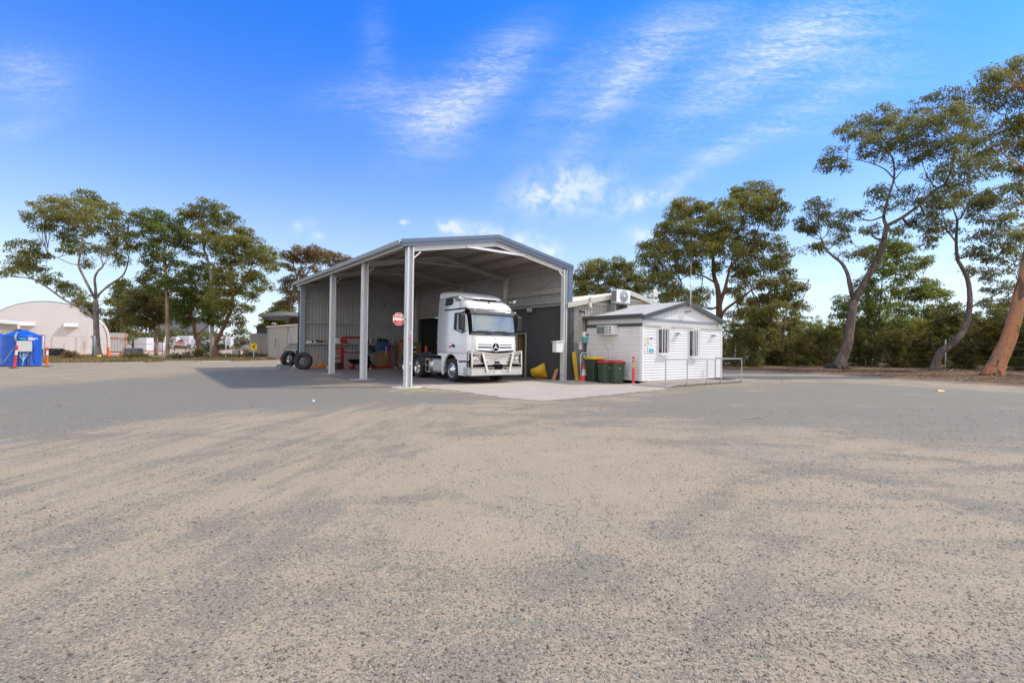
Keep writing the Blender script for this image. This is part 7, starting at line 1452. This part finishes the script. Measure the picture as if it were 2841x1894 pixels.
# barn, open canopy shed and clutter near the shed corner
k = thing('pale_barn', 'pale dirty clad barn with a downpipe, left of the open shed', 'building', fr_at(741, 47), R(14))
mb = MB(); ribs(mb, (0, 0, 0), (1, 0, 0), (0, -1, 0), 3.5, 0, lambda a: 3.05+a*.09, .2, .02); mb.quad((0, 0, 0), (0, 6, 0), (0, 6, 3.2), (0, 0, 3.05)); mb.build('wall', M['barn'], k)
mb = MB(); mb.beam((-.1, -.08, 3.10), (3.6, -.08, 3.44), .2, .12); mb.add([(-.1, -.1, 3.17), (3.6, -.1, 3.51), (3.6, 6, 3.7), (-.1, 6, 3.3)], [(0, 1, 2, 3)]); mb.build('roof_edge', M['cream_roof'], k)
for x in (1.9, .06): mb = MB(); mb.tube([(x, -.06, 0), (x, -.06, 3.2)], .05, 6); mb.build('downpipe', M['gutter'], k)
mb = MB(); mb.box(.7, .78, -.03, -.001, 1.1, 2.0); mb.build('slot', M['grey_box'], k)
k = thing('canopy_shed', 'dark open machinery shed with projecting flat canopy behind the barn', 'shed', fr_at(800, 50), R(14))
mb = MB(); mb.add([(-2.6, -1.2, 4.15), (.1, -1.3, 4.35), (3.5, -1.3, 4.25), (3.5, 4, 4.25), (-2.6, 4, 4.05), (-2.6, -1.2, 4.28), (-.9, -1.3, 4.72), (3.5, -1.3, 4.65), (3.5, 4, 4.5), (-2.6, 4, 4.35)], [(0, 1, 6, 5), (1, 2, 7, 6), (0, 4, 3, 2, 1), (5, 6, 7, 8, 9), (0, 5, 9, 4)]); mb.build('canopy', M['gutter'], k)
mb = MB(); ribs(mb, (0, 1.5, 0), (1, 0, 0), (0, -1, 0), 4, 0, 4.3, .3, .03); mb.build('back_wall', M['brown_shed'], k); mb = MB(); mb.box(-.05, .1, -.9, -.75, 0, 4.3); mb.build('post', M['charcoal'], k)
mb = MB(); r_ = random.Random(6)
for i in range(9): mb.beam((r_.uniform(0, 2), r_.uniform(-.3, .3), r_.uniform(1.5, 1.8)), (r_.uniform(1, 3.2), r_.uniform(-.3, .3), r_.uniform(1.55, 1.95)), .07, .05)
o = mb.build('timber_scraps', M['cream_trim'], None, fr_at(808, 46), R(14)); tag(o, 'pale scrap timbers lying on top of the mesh skip', 'timber')
mb = MB(); mb.box(0, 3, 0, 1.4, .5, 1.5); mb.box(-.3, 3, -.1, 1.5, 1.48, 1.54); mb.ball((-.1, .3, .8), .4, 8); o = mb.build('mesh_skip', M['grey_box'], None, fr_at(800, 45), R(14)); tag(o, 'dark mesh skip of scrap under the canopy', 'skip')
mb = MB(); r_ = random.Random(12); [mb.ball((r_.uniform(0, 1.6), r_.uniform(0, .5), r_.uniform(.2, .6)), r_.uniform(.18, .35), 6, .7) for _ in range(9)]; o = mb.build('rubble_heap', M['pinkgrey'], None, fr_at(806, 41), 0); tag(o, 'pinkish rubble heap behind the standing tyres', 'rubble')
k = container(fr_at(692, 56), R(10), 3.0, 2.4, 2.6, 'cream box container behind the yellow chevron sign', 'tan_clad', trim='cream_trim')
mb = MB(); mb.box(0, 1.1, 0, .6, 0, 3.05-2.72+.4); mb.box(-.1, 1.2, -.1, .7, .74, .80); o = mb.build('roof_unit', M['charcoal'], None, fr_at(709, 56)+Vector((0, .2, 2.62)), R(10)); tag(o, 'dark roof unit on top of the cream box container', 'roof unit')
k = thing('chevron_sign', 'yellow chevron road sign with black arrow pointing left', 'sign', fr_at(704, 45), R(12))
mb = MB(); mb.M = Matrix.Translation((0, 0, .19)); mb.box(-.25, .25, -.01, .01, .68, 1.28); mb.build('plate', M['signyel'], k); mb = MB(); mb.M = Matrix.Translation((0, 0, .19)); mb.add([(.13, -.014, 1.22), (-.17, -.014, .98), (.13, -.014, .74), (.20, -.014, .80), (-.01, -.014, .98), (.20, -.014, 1.16)], [(0, 1, 4, 5), (1, 2, 3, 4)]); mb.build('arrow', M['mattblack'], k); mb = MB(); mb.tube([(0, .03, 0), (0, .03, 1.2)], .03, 6); mb.build('post', M['galv'], k)
mb = MB(); mb.box(0, .75, 0, .6, 0, .62); o = mb.build('concrete_pit', M['conc'], None, gpt(644, 984), R(6), bevel=.02); tag(o, 'grey square concrete pit right of the gum clump', 'pit')
mb = MB(); mb.prism([(0, 0), (2.0, 0), (1.95, .32), (.25, .36)], 0, .5, 'Y'); o = mb.build('concrete_barrier', M['box_grey'], None, gpt(677, 983), R(6), bevel=.04); tag(o, 'pale wrapped bundle lying below the chevron sign', 'bundle')
k = thing('old_trailer_axle', 'rusty axle with two wheels beside the pale barn', 'axle', gpt(733, 980), R(8)); mb = MB(); mb.tube([(-.1, 0, .35), (.9, 0, .35)], .05, 6); mb.build('shaft', M['charcoal'], k)
for x in (-.05, .6): mb = MB(); mb.lathe([(.12, -.08), (.33, -.08), (.33, .08), (.12, .08)], 16, (x, -.1, .35), 'Y'); mb.build('wheel', M['rust'] if x > 0 else M['tyre'], k)
k = thing('low_loader', 'rust red low trailer and grey heaps between the gums and the container', 'trailer', gpt(652, 973), R(5)); mb = MB(); mb.box(0, 3.2, 0, 1.4, .55, .75); mb.build('deck', M['rust'], k); mb = MB(); mb.box(-.6, 2.5, .3, 1.2, 1.9, 2.2); mb.build('beam', M['brown_shed'], k); mb = MB(); [mb.box(x, x+.12, .5, .62, .76, 1.9) for x in (-.5, 2.3)]; mb.build('stanchion', M['brown_shed'], k)
mb = MB(); r_ = random.Random(3); [mb.ball((r_.uniform(0, 5), r_.uniform(0, 2), r_.uniform(.0, .9)), r_.uniform(.5, 1.1), 8, .6) for _ in range(9)]; o = mb.build('gravel_heap', M['pinkgrey'], None, fr_at(655, 60), 0); tag(o, 'pinkish gravel heap behind the rust red trailer', 'heap')
print('leaves', LEAFN[0])

# ------------------------------------------------------------------ split parts that came out of one loop into one object each
def split_loose(o, name=None):
    bm = bmesh.new(); bm.from_mesh(o.data); left = set(bm.verts); groups = []
    while left:
        st = [left.pop()]; g_ = set(st)
        while st:
            v = st.pop()
            for e in v.link_edges:
                w = e.other_vert(v)
                if w in left: left.discard(w); g_.add(w); st.append(w)
        groups.append({v.index for v in g_})
    bm.free()
    if len(groups) < 2: return
    src = o.data
    for g_ in groups[::-1]:
        me = src.copy(); b2 = bmesh.new(); b2.from_mesh(me); b2.verts.ensure_lookup_table()
        bmesh.ops.delete(b2, geom=[v for v in b2.verts if v.index not in g_], context='VERTS'); b2.to_mesh(me); b2.free()
        if g_ is groups[0]: o.data = me
        else: c = o.copy(); c.data = me; COL.objects.link(c)
for o in list(SC.objects):
    if o.type == 'MESH' and o.name.split('.')[0] in ('cowl_slot', 'outer_upright', 'rail', 'door_track', 'corner_trim', 'vents', 'bumper_slot', 'inner_strut', 'wiper', 'plate_hole', 'foot', 'support', 'clamp', 'bumper_lip', 'bumper_end', 'fork', 'door_frame', 'belt_band', 'lock'):
        split_loose(o)
for o in SC.objects:
    if o.name.startswith('vents'): o.name = 'vent'
